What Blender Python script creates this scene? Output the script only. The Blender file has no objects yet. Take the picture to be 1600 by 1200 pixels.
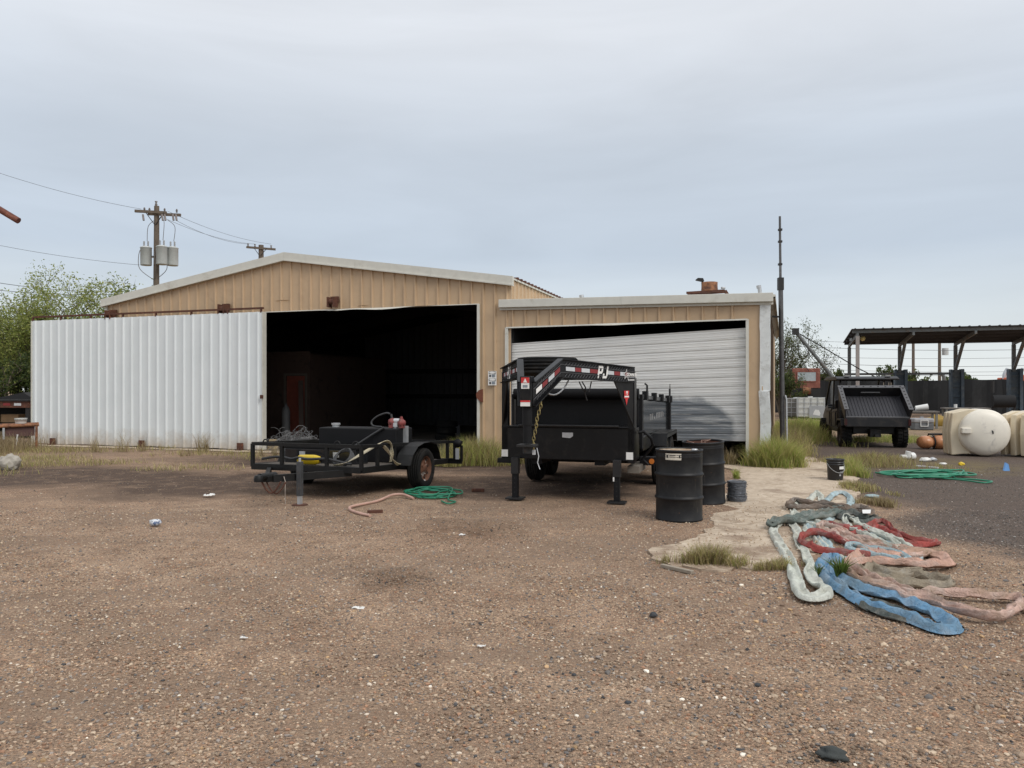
import bpy, bmesh, math, random
import numpy as np
from mathutils import Vector, Matrix, noise as mnoise
random.seed(7); RS = np.random.RandomState(11)
R = math.radians
SC = bpy.context.scene
COL = SC.collection

# ------------------------------------------------------------ camera, world, sun, exposure
CAMH, FPX, HZ = 1.62, 1200.0, 610.0
cam = bpy.data.cameras.new('camera'); cam.sensor_width = 36; cam.lens = 27.0
cam.shift_y = 0.00625; cam.clip_end = 2000
camo = bpy.data.objects.new('camera', cam); COL.objects.link(camo)
camo.location = (0, 0, CAMH); camo.rotation_euler = (R(90), 0, 0)
SC.camera = camo
SUN_EL, SUN_AZ = 45.0, 138.0          # azimuth clockwise from +Y: behind the camera, to its right
w = bpy.data.worlds.new('World'); SC.world = w; w.use_nodes = True
nt = w.node_tree; nt.nodes.clear()
wo = nt.nodes.new('ShaderNodeOutputWorld'); bg = nt.nodes.new('ShaderNodeBackground')
sky = nt.nodes.new('ShaderNodeTexSky'); sky.sky_type = 'NISHITA'; sky.sun_disc = False
sky.sun_elevation = R(SUN_EL); sky.sun_rotation = R(SUN_AZ)
tc = nt.nodes.new('ShaderNodeTexCoord'); sx = nt.nodes.new('ShaderNodeSeparateXYZ')
nt.links.new(tc.outputs['Generated'], sx.inputs[0])
rmp = nt.nodes.new('ShaderNodeValToRGB'); nt.links.new(sx.outputs['Z'], rmp.inputs[0])
e = rmp.color_ramp.elements
e[0].position = 0.0; e[0].color = (.74, .77, .765, 1)
e[1].position = 1.0; e[1].color = (.96, .98, 1.01, 1)
for p_, c_ in ((.07, (.64, .69, .715)), (.17, (.485, .55, .63)), (.29, (.53, .585, .655)), (.42, (.67, .70, .745))):
    q = e.new(p_); q.color = (*c_, 1)
mp = nt.nodes.new('ShaderNodeMapping'); mp.inputs['Scale'].default_value = (1.0, 1.0, 5.5)
mp.inputs['Rotation'].default_value = (0, R(-9), 0)
nt.links.new(tc.outputs['Generated'], mp.inputs[0])
nz = nt.nodes.new('ShaderNodeTexNoise'); nz.inputs['Scale'].default_value = 2.3; nz.inputs['Detail'].default_value = 7
nz.inputs['Roughness'].default_value = .52; nz.inputs['Distortion'].default_value = .5
nt.links.new(mp.outputs[0], nz.inputs[0])
nr = nt.nodes.new('ShaderNodeMapRange'); nr.inputs[1].default_value = .3; nr.inputs[2].default_value = .7
nr.inputs[3].default_value = .94; nr.inputs[4].default_value = 1.07
nt.links.new(nz.outputs[0], nr.inputs[0])
cm = nt.nodes.new('ShaderNodeVectorMath'); cm.operation = 'SCALE'
nt.links.new(rmp.outputs[0], cm.inputs[0]); nt.links.new(nr.outputs[0], cm.inputs['Scale'])
c10 = nt.nodes.new('ShaderNodeVectorMath'); c10.operation = 'SCALE'; c10.inputs['Scale'].default_value = 10.0
nt.links.new(cm.outputs[0], c10.inputs[0])
mx = nt.nodes.new('ShaderNodeMix'); mx.data_type = 'RGBA'; mx.inputs[0].default_value = .93
nt.links.new(sky.outputs[0], mx.inputs[6]); nt.links.new(c10.outputs[0], mx.inputs[7])
nt.links.new(mx.outputs[2], bg.inputs[0]); bg.inputs[1].default_value = .1
nt.links.new(bg.outputs[0], wo.inputs[0])
sl = bpy.data.lights.new('sun', 'SUN'); sl.energy = 1.5; sl.angle = R(30); sl.color = (1, .955, .89)
so = bpy.data.objects.new('sun', sl); COL.objects.link(so)
so.rotation_euler = (R(90 - SUN_EL), 0, R(180 - SUN_AZ)); so.location = (-5, -10, 20)
SC.view_settings.view_transform = 'Standard'; SC.view_settings.look = 'None'
SC.view_settings.exposure = 0.22; SC.view_settings.gamma = 1.0; SC.view_settings.use_curve_mapping = False
SC.render.engine = 'CYCLES'
SC.cycles.use_denoising = True
SC.cycles.max_bounces = 6; SC.cycles.diffuse_bounces = 4; SC.cycles.glossy_bounces = 3
SC.cycles.transparent_max_bounces = 6; SC.cycles.caustics_reflective = False; SC.cycles.caustics_refractive = False

# ------------------------------------------------------------ pixel of the photograph -> place
def at(px, py, Y): return Vector(((px-800)/FPX*Y, Y, CAMH+(HZ-py)/FPX*Y))
def gnd(px, py):
    Y = CAMH*FPX/(py-HZ); return Vector(((px-800)/FPX*Y, Y, 0))
TH = R(18.5); UC, US = math.cos(TH), math.sin(TH); X0, Y0 = -6.743, 20.8
def Wv(px, py, v=0.0):                       # along and height on a plane parallel to the workshop front
    a = (px-800)/FPX; x0 = X0+v*US; y0 = Y0+v*UC
    t = (a*y0-x0)/(UC+a*US); Y = y0-US*t
    return t, CAMH+(HZ-py)/FPX*Y

# ------------------------------------------------------------ objects
def obj(name, me, mat=None, parent=None):
    o = bpy.data.objects.new(name, me); COL.objects.link(o)
    if mat is not None and not me.materials: me.materials.append(mat)
    if parent is not None: o.parent = parent
    return o
def tag(o, label, cat, group=None):
    o['label'] = label; o['category'] = cat
    if group: o['group'] = group
    return o
def thing(name, label, cat, loc=(0, 0, 0), rz=0.0, group=None):
    o = bpy.data.objects.new(name, None); COL.objects.link(o); o.empty_display_size = .2
    o.location = loc; o.rotation_euler = (0, 0, rz)
    return tag(o, label, cat, group)
def kind(o, k): o['kind'] = k; return o
def copy_tree(o, parent=None):
    c = o.copy(); COL.objects.link(c); c.parent = parent
    for ch in list(o.children): copy_tree(ch, c)
    return c

class MB:
    def __init__(s): s.v = []; s.f = []; s.sm = []
    def add(s, vs, fs, smooth=False):
        b = len(s.v); s.v += [tuple(x) for x in vs]
        for f in fs: s.f.append(tuple(i+b for i in f)); s.sm.append(smooth)
        return s
    def box(s, c, d, rot=None):
        c = Vector(c); h = Vector(d)/2; m = rot or Matrix.Identity(3)
        vs = [c+m@Vector((sx*h.x, sy*h.y, sz*h.z)) for sx in (-1, 1) for sy in (-1, 1) for sz in (-1, 1)]
        return s.add(vs, [(0, 1, 3, 2), (4, 6, 7, 5), (0, 4, 5, 1), (2, 3, 7, 6), (0, 2, 6, 4), (1, 5, 7, 3)])
    def bb(s, x0, x1, y0, y1, z0, z1): return s.box(((x0+x1)/2, (y0+y1)/2, (z0+z1)/2), (abs(x1-x0), abs(y1-y0), abs(z1-z0)))
    def beam(s, p, q, w_, h_, up=(0, 0, 1)):
        p, q = Vector(p), Vector(q); d = (q-p).normalized(); u = Vector(up)
        if abs(d.dot(u)) > .98: u = Vector((0, 1, 0))
        x = d.cross(u).normalized(); z = x.cross(d)
        vs = [b+x*(a*w_/2)+z*(c*h_/2) for b in (p, q) for a, c in ((-1, -1), (1, -1), (1, 1), (-1, 1))]
        return s.add(vs, [(0, 3, 2, 1), (4, 5, 6, 7), (0, 1, 5, 4), (1, 2, 6, 5), (2, 3, 7, 6), (3, 0, 4, 7)])
    def tube(s, path, r, n=8, closed=False, cap=True, rad=None):
        P = [Vector(p) for p in path]; m = len(P); vs = []; pu = Vector((0, 0, 1))
        for i in range(m):
            if closed: d = P[(i+1) % m]-P[i-1]
            else: d = P[min(i+1, m-1)]-P[max(i-1, 0)]
            d.normalize()
            if abs(d.dot(pu)) > .97: pu = Vector((1, 0, 0)) if abs(d.x) < .9 else Vector((0, 1, 0))
            x = d.cross(pu).normalized(); z = x.cross(d); rr = rad[i] if rad else r
            vs += [P[i]+x*(rr*math.cos(2*math.pi*k/n))+z*(rr*math.sin(2*math.pi*k/n)) for k in range(n)]
            pu = z
        fs = []
        for i in range(m if closed else m-1):
            a = i*n; b = ((i+1) % m)*n
            fs += [(a+k, a+(k+1) % n, b+(k+1) % n, b+k) for k in range(n)]
        s.add(vs, fs, True)
        if cap and not closed:
            s.add(vs[:n], [tuple(range(n))[::-1]]); s.add(vs[-n:], [tuple(range(n))])
        return s
    def cyl(s, p, q, r, n=14, r2=None): return s.tube([p, q], r, n, rad=[r, r2 if r2 is not None else r])
    def lathe(s, prof, n=24, m=None, smooth=True):
        m = m or Matrix.Identity(4); vs = []
        for r, z in prof:
            vs += [m@Vector((r*math.cos(2*math.pi*k/n), r*math.sin(2*math.pi*k/n), z)) for k in range(n)]
        fs = []
        for i in range(len(prof)-1):
            a = i*n; b = a+n
            fs += [(a+k, a+(k+1) % n, b+(k+1) % n, b+k) for k in range(n)]
        return s.add(vs, fs, smooth)
    def prism(s, poly, off):
        n = len(poly); o = Vector(off); vs = [Vector(p) for p in poly]+[Vector(p)+o for p in poly]
        fs = [tuple(range(n))[::-1], tuple(range(n, 2*n))]+[(k, (k+1) % n, n+(k+1) % n, n+k) for k in range(n)]
        return s.add(vs, fs)
    def mesh(s, name, recalc=True):
        me = bpy.data.meshes.new(name); me.from_pydata(s.v, [], s.f)
        me.polygons.foreach_set('use_smooth', s.sm)
        if recalc:
            bm = bmesh.new(); bm.from_mesh(me); bmesh.ops.recalc_face_normals(bm, faces=bm.faces); bm.to_mesh(me); bm.free()
        me.update(); return me
    def build(s, name, mat, parent=None, bevel=0.0):
        o = obj(name, s.mesh(name), mat, parent)
        if bevel:
            b = o.modifiers.new('bevel', 'BEVEL'); b.width = bevel; b.segments = 2; b.limit_method = 'ANGLE'; b.angle_limit = R(40)
        return o

def np_mesh(name, V, F, k, col=None, smooth=False):
    """numpy vertices, faces with k corners each, optional per-vertex colour"""
    me = bpy.data.meshes.new(name); nv, nf = len(V), len(F)
    me.vertices.add(nv); me.vertices.foreach_set('co', np.ascontiguousarray(V, dtype=np.float32).ravel())
    me.loops.add(nf*k); me.loops.foreach_set('vertex_index', np.ascontiguousarray(F, dtype=np.int32).ravel())
    me.polygons.add(nf); me.polygons.foreach_set('loop_start', np.arange(0, nf*k, k, dtype=np.int32))
    me.polygons.foreach_set('loop_total', np.full(nf, k, dtype=np.int32))
    me.polygons.foreach_set('use_smooth', np.full(nf, smooth, dtype=bool))
    if col is not None:
        a = me.color_attributes.new('col', 'FLOAT_COLOR', 'POINT')
        a.data.foreach_set('color', np.concatenate([col, np.ones((nv, 1))], 1).astype(np.float32).ravel())
    me.update(calc_edges=True); me.validate(); return me

# ------------------------------------------------------------ materials
def nodes(name):
    m = bpy.data.materials.new(name); m.use_nodes = True; t = m.node_tree
    return m, t, t.nodes['Principled BSDF'], t.nodes.new, t.links.new
def noise_(t, vec, scale, detail=5, rough=.55, dist=0):
    n = t.nodes.new('ShaderNodeTexNoise'); n.inputs['Scale'].default_value = scale; n.inputs['Detail'].default_value = detail
    n.inputs['Roughness'].default_value = rough; n.inputs['Distortion'].default_value = dist
    if vec is not None: t.links.new(vec, n.inputs['Vector'])
    return n.outputs[0]
def ramp_(t, fac, a, b, c0=(0, 0, 0, 1), c1=(1, 1, 1, 1)):
    n = t.nodes.new('ShaderNodeValToRGB'); n.color_ramp.elements[0].position = a; n.color_ramp.elements[1].position = b
    n.color_ramp.elements[0].color = c0; n.color_ramp.elements[1].color = c1
    t.links.new(fac, n.inputs[0]); return n.outputs[0]
def mix_(t, fac, a, b, mode='MIX'):
    n = t.nodes.new('ShaderNodeMix'); n.data_type = 'RGBA'; n.blend_type = mode
    for s_, v in ((0, fac), (6, a), (7, b)):
        if hasattr(v, 'node'): t.links.new(v, n.inputs[s_])
        elif isinstance(v, (int, float)): n.inputs[s_].default_value = v
        else: n.inputs[s_].default_value = (*v[:3], 1)
    return n.outputs[2]
def bump_(t, p, h, strength, dist=.01):
    n = t.nodes.new('ShaderNodeBump'); n.inputs['Strength'].default_value = strength; n.inputs['Distance'].default_value = dist
    t.links.new(h, n.inputs['Height']); t.links.new(n.outputs[0], p.inputs['Normal'])
MATS = {}
def pm(name, col, rough=.6, metal=0., var=.18, scale=6., bump=.15, bscale=60., col2=None, sc2=3., th=(.55, .68), spec=.5, rvar=.12):
    """painted or bare surface: uneven tone, patches of a second colour (rust, dirt), fine relief"""
    if name in MATS: return MATS[name]
    m, t, p, N, L = nodes(name)
    co = N('ShaderNodeTexCoord').outputs['Object']
    n1 = noise_(t, co, scale, 6, .62)
    v = ramp_(t, n1, .25, .8, (1-var,)*3+(1,), (1+var,)*3+(1,))
    c = mix_(t, 1.0, col, v, 'MULTIPLY')
    if col2 is not None:
        n2 = noise_(t, co, sc2, 8, .68, .4); c = mix_(t, ramp_(t, n2, *th), c, mix_(t, 1.0, col2, v, 'MULTIPLY'))
    L(c, p.inputs['Base Color'])
    rr = N('ShaderNodeMapRange'); rr.inputs[3].default_value = max(0, rough-rvar); rr.inputs[4].default_value = min(1, rough+rvar)
    L(n1, rr.inputs[0]); L(rr.outputs[0], p.inputs['Roughness'])
    p.inputs['Metallic'].default_value = metal; p.inputs['Specular IOR Level'].default_value = spec
    if bump: bump_(t, p, noise_(t, co, bscale, 4), bump, .01)
    MATS[name] = m; return m
def attr_mat(name, rough=.7, trans=0., bump=0., spec=.3):
    m, t, p, N, L = nodes(name)
    a = N('ShaderNodeAttribute'); a.attribute_name = 'col'
    L(a.outputs[0], p.inputs['Base Color']); p.inputs['Roughness'].default_value = rough
    p.inputs['Specular IOR Level'].default_value = spec
    if trans:
        tr = N('ShaderNodeBsdfTranslucent'); L(a.outputs[0], tr.inputs[0])
        mxs = N('ShaderNodeMixShader'); mxs.inputs[0].default_value = trans
        L(p.outputs[0], mxs.inputs[1]); L(tr.outputs[0], mxs.inputs[2]); L(mxs.outputs[0], t.nodes['Material Output'].inputs[0])
    if bump: bump_(t, p, noise_(t, N('ShaderNodeTexCoord').outputs['Object'], 80, 3), bump, .004)
    return m
TAN = pm('tan_metal', (.52, .372, .232), .5, var=.09, scale=1.5, bump=.06, bscale=9, col2=(.40, .285, .18), sc2=1.1, th=(.5, .75))
TRIMW = pm('white_trim', (.60, .59, .53), .5, var=.08, col2=(.42, .39, .32), sc2=2.2, th=(.58, .8), bump=.08, bscale=14)
DOORW = pm('white_sheet', (.66, .70, .71), .35, var=.04, scale=1.2, bump=.04, bscale=6, col2=(.60, .625, .62), sc2=1.3, th=(.5, .8))
GALV = pm('galvanised', (.50, .51, .52), .42, .55, var=.14)
RUST = pm('rust', (.10, .04, .025), .85, var=.35, scale=12, bump=.5, col2=(.22, .085, .04), sc2=9)
ORUST = pm('orange_rust', (.30, .135, .065), .85, var=.4, scale=14, bump=.4, col2=(.10, .045, .03), sc2=7, th=(.45, .62))
DKSTEEL = pm('dark_steel', (.018, .017, .017), .6, .1, var=.3, bump=.2, col2=(.07, .045, .03), sc2=7, th=(.6, .75))
BLACKP = pm('black_paint', (.0045, .0045, .0055), .33, var=.25, scale=4, bump=.05, bscale=25, col2=(.026, .023, .020), sc2=5, th=(.52, .82), rvar=.14, spec=.28)
BLACKM = pm('black_matte', (.007, .007, .008), .6, var=.3, bump=.15, col2=(.022, .02, .018), sc2=5, th=(.6, .8), spec=.25)
RUBBER = pm('tyre_rubber', (.012, .012, .012), .85, var=.3, bump=.3, bscale=30, col2=(.040, .034, .028), sc2=5, th=(.5, .75), spec=.25)
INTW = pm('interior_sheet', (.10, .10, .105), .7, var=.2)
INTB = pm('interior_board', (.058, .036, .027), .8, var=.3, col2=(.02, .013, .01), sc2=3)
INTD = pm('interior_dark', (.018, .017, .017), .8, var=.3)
WOOD = pm('grey_wood', (.30, .255, .20), .85, var=.3, scale=14, bump=.4)
POLEW = pm('pole_wood', (.135, .105, .08), .9, var=.3, scale=7, bump=.4)
WHITEP = pm('white_plastic', (.72, .72, .70), .5, var=.06, bump=.04)
STICK = pm('white_sticker', (.80, .79, .76), .5, var=.05, bump=0)
REDT = pm('red_tape', (.22, .018, .02), .4, var=.15, bump=0)
REDS = pm('red_sticker', (.55, .03, .03), .45, var=.1, bump=0)
SILT = pm('silver_tape', (.56, .58, .60), .4, var=.1, bump=0)
CONC = None
# ------------------------------------------------------------ ground
def wpos(t):
    g = t.nodes.new('ShaderNodeNewGeometry'); return g.outputs['Position']
def ell(t, pos, c, rx, ry, rot=0, a=.55, b=1.1):
    """1 inside an ellipse on the ground, fading to 0 outside"""
    m = t.nodes.new('ShaderNodeMapping'); m.vector_type = 'TEXTURE'
    m.inputs['Location'].default_value = (c[0], c[1], 0); m.inputs['Rotation'].default_value = (0, 0, rot)
    m.inputs['Scale'].default_value = (rx, ry, 1000); t.links.new(pos, m.inputs[0])
    l = t.nodes.new('ShaderNodeVectorMath'); l.operation = 'LENGTH'; t.links.new(m.outputs[0], l.inputs[0])
    return ramp_(t, l.outputs['Value'], a, b, (1, 1, 1, 1), (0, 0, 0, 1))
def wob(t, pos, scale, amt):
    n = t.nodes.new('ShaderNodeTexNoise'); n.inputs['Scale'].default_value = scale; n.inputs['Detail'].default_value = 6
    t.links.new(pos, n.inputs['Vector'])
    s = t.nodes.new('ShaderNodeVectorMath'); s.operation = 'SUBTRACT'; s.inputs[1].default_value = (.5, .5, .5)
    t.links.new(n.outputs['Color'], s.inputs[0])
    k = t.nodes.new('ShaderNodeVectorMath'); k.operation = 'SCALE'; k.inputs['Scale'].default_value = amt; t.links.new(s.outputs[0], k.inputs[0])
    a = t.nodes.new('ShaderNodeVectorMath'); a.operation = 'ADD'; t.links.new(pos, a.inputs[0]); t.links.new(k.outputs[0], a.inputs[1])
    return a.outputs[0]
DARKZ = [((12.2, 12.4), 7.6, 6.2, 0), ((7.6, 9.0), 3.3, 2.3, .12), ((9.5, 7.6), 5.0, 1.3, 0), ((14.5, 17), 8.5, 6.6, .2), ((13, 22.5), 8, 5.5, 0)]     # asphalt millings on the right
SOILZ = [((-9.5, 14.6), 6.0, 2.2, -.12), ((-5.3, 13.5), 2.6, 2.4, 0), ((-12, 12.3), 3, 1.6, .2), ((0.5, 13.2), 3.2, 2.0, 0), ((-3, 17.0), 6, 2.0, -.3), ((9, 19.6), 3, 2, 0)]
STAINZ = [((-.99, 6.6), .40, .50, .1), ((-.5, 8.9), .8, .9, .3), ((1.45, 3.35), .30, .22, .2)]
def make_ground_mat():
    m, t, p, N, L = nodes('gravel_ground')
    pos = wpos(t); pw = wob(t, pos, .9, 1.8); pw2 = wob(t, pos, 1.8, .6)
    big = noise_(t, pos, .35, 6, .6); mid = noise_(t, pos, 2.6, 7, .65); fine = noise_(t, pos, 38, 5, .7)
    base = mix_(t, ramp_(t, big, .35, .68), (.33, .232, .165), (.40, .30, .22))
    base = mix_(t, ramp_(t, mid, .42, .72), base, (.235, .16, .113))
    vo = N('ShaderNodeTexVoronoi'); vo.inputs['Scale'].default_value = 105; L(pos, vo.inputs['Vector'])
    hs = N('ShaderNodeSeparateColor'); L(vo.outputs['Color'], hs.inputs[0])
    peb = N('ShaderNodeValToRGB'); L(hs.outputs[0], peb.inputs[0]); pe = peb.color_ramp.elements
    peb.color_ramp.interpolation = 'CONSTANT'
    pe[0].position = 0; pe[0].color = (.50, .50, .51, 1); pe[1].position = .22; pe[1].color = (.75, .72, .70, 1)
    for q, c in ((.42, (1.0, .97, .93)), (.62, (1.2, 1.12, 1.0)), (.78, (1.1, .9, .78)), (.88, (1.5, 1.42, 1.3)), (.955, (2.1, 2.0, 1.85))):
        x = pe.new(q); x.color = (*c, 1)
    mpx = N('ShaderNodeMapping'); mpx.inputs['Scale'].default_value = (.35, 1.1, 1); L(pos, mpx.inputs[0])
    fines = ramp_(t, noise_(t, mpx.outputs[0], .9, 6, .62, .5), .46, .62)         # packed dirt between the stones
    c = mix_(t, .9, base, peb.outputs[0], 'MULTIPLY')
    c = mix_(t, mix_(t, .8, (0, 0, 0), fines), c, mix_(t, ramp_(t, fine, .3, .7), (.20, .134, .093), (.285, .205, .145)))
    soil = None
    for z in SOILZ:
        q = ell(t, pw, *z); soil = q if soil is None else mix_(t, 1, soil, q, 'LIGHTEN')
    c = mix_(t, mix_(t, 1, soil, ramp_(t, mid, .12, .5), 'MULTIPLY'), c, mix_(t, .6, (.105, .074, .057), peb.outputs[0], 'MULTIPLY'))
    dk = None
    for z in DARKZ:
        q = ell(t, pw2, *z, .84, 1.04); dk = q if dk is None else mix_(t, 1, dk, q, 'LIGHTEN')
    c = mix_(t, dk, c, mix_(t, .75, (.125, .100, .086), peb.outputs[0], 'MULTIPLY'))
    st = None
    for z in STAINZ:
        q = ell(t, pw2, *z, .1, 1.25); st = q if st is None else mix_(t, 1, st, q, 'LIGHTEN')
    st = mix_(t, 1, st, ramp_(t, noise_(t, pos, 5.5, 8, .72, .6), .36, .58), 'MULTIPLY')
    c = mix_(t, st, c, mix_(t, 1, c, (.50, .44, .40), 'MULTIPLY'))
    grass = ell(t, pw, (-15.5, 17.6), 6.5, 3.0, -.15)
    g2 = ell(t, pw, (9.0, 16.8), 2.4, 2.6, .2); g3 = ell(t, pw, (13, 36), 12, 9, 0); g4 = ell(t, pw, (-30, 40), 22, 24, 0)
    gg = mix_(t, 1, mix_(t, 1, grass, g2, 'LIGHTEN'), mix_(t, 1, g3, g4, 'LIGHTEN'), 'LIGHTEN')
    c = mix_(t, mix_(t, 1, gg, ramp_(t, mid, .3, .62), 'MULTIPLY'), c, mix_(t, ramp_(t, fine, .3, .7), (.13, .10, .055), (.22, .175, .095)))
    L(c, p.inputs['Base Color']); p.inputs['Roughness'].default_value = .95; p.inputs['Specular IOR Level'].default_value = .2
    v2 = N('ShaderNodeTexVoronoi'); v2.inputs['Scale'].default_value = 105; v2.feature = 'F1'; L(pos, v2.inputs['Vector'])
    inv = N('ShaderNodeMath'); inv.operation = 'SUBTRACT'; inv.inputs[0].default_value = 1; L(v2.outputs['Distance'], inv.inputs[1])
    ad = N('ShaderNodeMath'); ad.operation = 'ADD'; L(inv.outputs[0], ad.inputs[0]); L(mid, ad.inputs[1])
    bump_(t, p, ad.outputs[0], .9, .009)
    return m
GROUNDM = make_ground_mat()
def gz(x, y):
    f = max(0, 1-max(0, abs(x)-16)/8)*max(0, 1-max(0, y-15)/5)
    return f*(.010*math.sin(1.3*x+.4*y)+.008*math.sin(2.1*y-.8*x+1)+.005*math.sin(4.3*x+2.2)*math.sin(3.7*y))-.004
def make_ground():
    xs = [-600, -300, -150, -80, -50, -35, -26]+[x*.4 for x in range(-55, 56)]+[26, 35, 50, 80, 150, 300, 600]
    ys = [-60, -20, -8, -3]+[y*.4 for y in range(0, 56)]+[24, 28, 34, 45, 60, 90, 150, 300, 600, 1200]
    V = [(x, y, gz(x, y)) for y in ys for x in xs]; n = len(xs)
    F = [(j*n+i, j*n+i+1, (j+1)*n+i+1, (j+1)*n+i) for j in range(len(ys)-1) for i in range(n-1)]
    me = bpy.data.meshes.new('ground'); me.from_pydata(V, [], F); me.update()
    for p in me.polygons: p.use_smooth = True
    return kind(obj('ground', me, GROUNDM), 'structure')
make_ground()

def in_poly(x, y, P):
    r = np.zeros(len(x), bool); n = len(P)
    for i in range(n):
        x1, y1 = P[i][0], P[i][1]; x2, y2 = P[(i+1) % n][0], P[(i+1) % n][1]
        c = ((y1 > y) != (y2 > y)) & (x < (x2-x1)*(y-y1)/(y2-y1+1e-12)+x1); r ^= c
    return r
def zmask(x, y, Z):
    r = np.zeros(len(x))
    for (cx, cy), rx, ry, ro in Z:
        dx, dy = x-cx, y-cy; a = dx*math.cos(ro)+dy*math.sin(ro); b = -dx*math.sin(ro)+dy*math.cos(ro)
        r = np.maximum(r, np.clip((1.05-np.hypot(a/rx, b/ry))/.3, 0, 1))
    return r
PAD_PX = [(1060, 709), (1172, 706), (1262, 712), (1318, 735), (1338, 752), (1346, 778), (1352, 800), (1340, 822), (1318, 842), (1290, 858), (1262, 868), (1240, 882), (1210, 884),
          (1190, 890), (1150, 887), (1120, 892), (1092, 892), (1066, 886), (1042, 886), (1022, 874), (1022, 862), (1046, 853), (1072, 846), (1092, 832), (1108, 822), (1120, 806), (1134, 792),
          (1132, 778), (1146, 764), (1160, 748), (1150, 735), (1120, 727), (1058, 722)]
PAD = [gnd(*p) for p in PAD_PX]
def make_pad():
    m, t, p, N, L = nodes('old_concrete')
    pos = wpos(t); n1 = noise_(t, pos, 1.4, 7, .62, .3); n2 = noise_(t, pos, 9, 6, .7); n3 = noise_(t, pos, 70, 4, .7)
    c = mix_(t, ramp_(t, n1, .35, .68), (.58, .47, .355), (.43, .335, .245))
    c = mix_(t, ramp_(t, n2, .46, .66), c, (.66, .56, .44))
    c = mix_(t, ramp_(t, n3, .56, .74), c, (.28, .21, .155))
    c = mix_(t, ramp_(t, noise_(t, pos, .9, 5, .6, .6), .55, .7), c, (.27, .20, .145))
    sy_ = N('ShaderNodeSeparateXYZ'); L(pos, sy_.inputs[0]); my = N('ShaderNodeMapRange'); my.inputs[1].default_value = 12.5; my.inputs[2].default_value = 7.0; my.inputs[3].default_value = 0; my.inputs[4].default_value = .16; L(sy_.outputs['Y'], my.inputs[0])
    an = N('ShaderNodeMath'); an.operation = 'ADD'; L(noise_(t, pos, 2.4, 7, .68, .6), an.inputs[0]); L(my.outputs[0], an.inputs[1])
    c = mix_(t, ramp_(t, an.outputs[0], .60, .72), c, mix_(t, ramp_(t, n3, .35, .65), (.25, .175, .122), (.37, .28, .205)))          # gravel drifted over the slab
    vo = N('ShaderNodeTexVoronoi'); vo.feature = 'DISTANCE_TO_EDGE'; vo.inputs['Scale'].default_value = .75; L(wob(t, pos, 1.5, .5), vo.inputs['Vector'])
    c = mix_(t, mix_(t, 1, ramp_(t, vo.outputs[0], .0, .010, (1, 1, 1, 1), (0, 0, 0, 1)), ramp_(t, n1, .5, .62), 'MULTIPLY'), c, (.25, .19, .14))
    L(c, p.inputs['Base Color']); p.inputs['Roughness'].default_value = .9; p.inputs['Specular IOR Level'].default_value = .25
    ad = N('ShaderNodeMath'); ad.operation = 'ADD'; L(n2, ad.inputs[0]); L(n3, ad.inputs[1]); bump_(t, p, ad.outputs[0], .7, .02)
    global CONC; CONC = m
    # edge points every few cm, broken and crumbling
    E = []
    n = len(PAD)
    for i in range(n):
        a, b = PAD[i], PAD[(i+1) % n]; k = max(1, int((b-a).length/.09))
        for j in range(k):
            q = a.lerp(b, j/k); nn = Vector((b.y-a.y, a.x-b.x, 0)).normalized()
            dsp = .13*mnoise.noise((q.x*2.1, q.y*1.1, .7))+.06*mnoise.noise((q.x*6, q.y*3.3, 4))+random.gauss(0, .014)
            E.append(q+nn*dsp)
    bm = bmesh.new(); vt = [bm.verts.new((q.x, q.y, .022 if q.x > 4 or q.y > 12.5 else .012)) for q in E]; vb = [bm.verts.new((q.x+random.gauss(0, .012), q.y-.012, -.05)) for q in E]
    f = bm.faces.new(vt); k = len(E)
    for i in range(k): bm.faces.new((vt[i], vb[i], vb[(i+1) % k], vt[(i+1) % k]))
    bmesh.ops.triangulate(bm, faces=[f]); bmesh.ops.recalc_face_normals(bm, faces=bm.faces)
    me = bpy.data.meshes.new('concrete_pad'); bm.to_mesh(me); bm.free()
    kind(obj('concrete_pad', me, m), 'structure')
make_pad()

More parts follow.
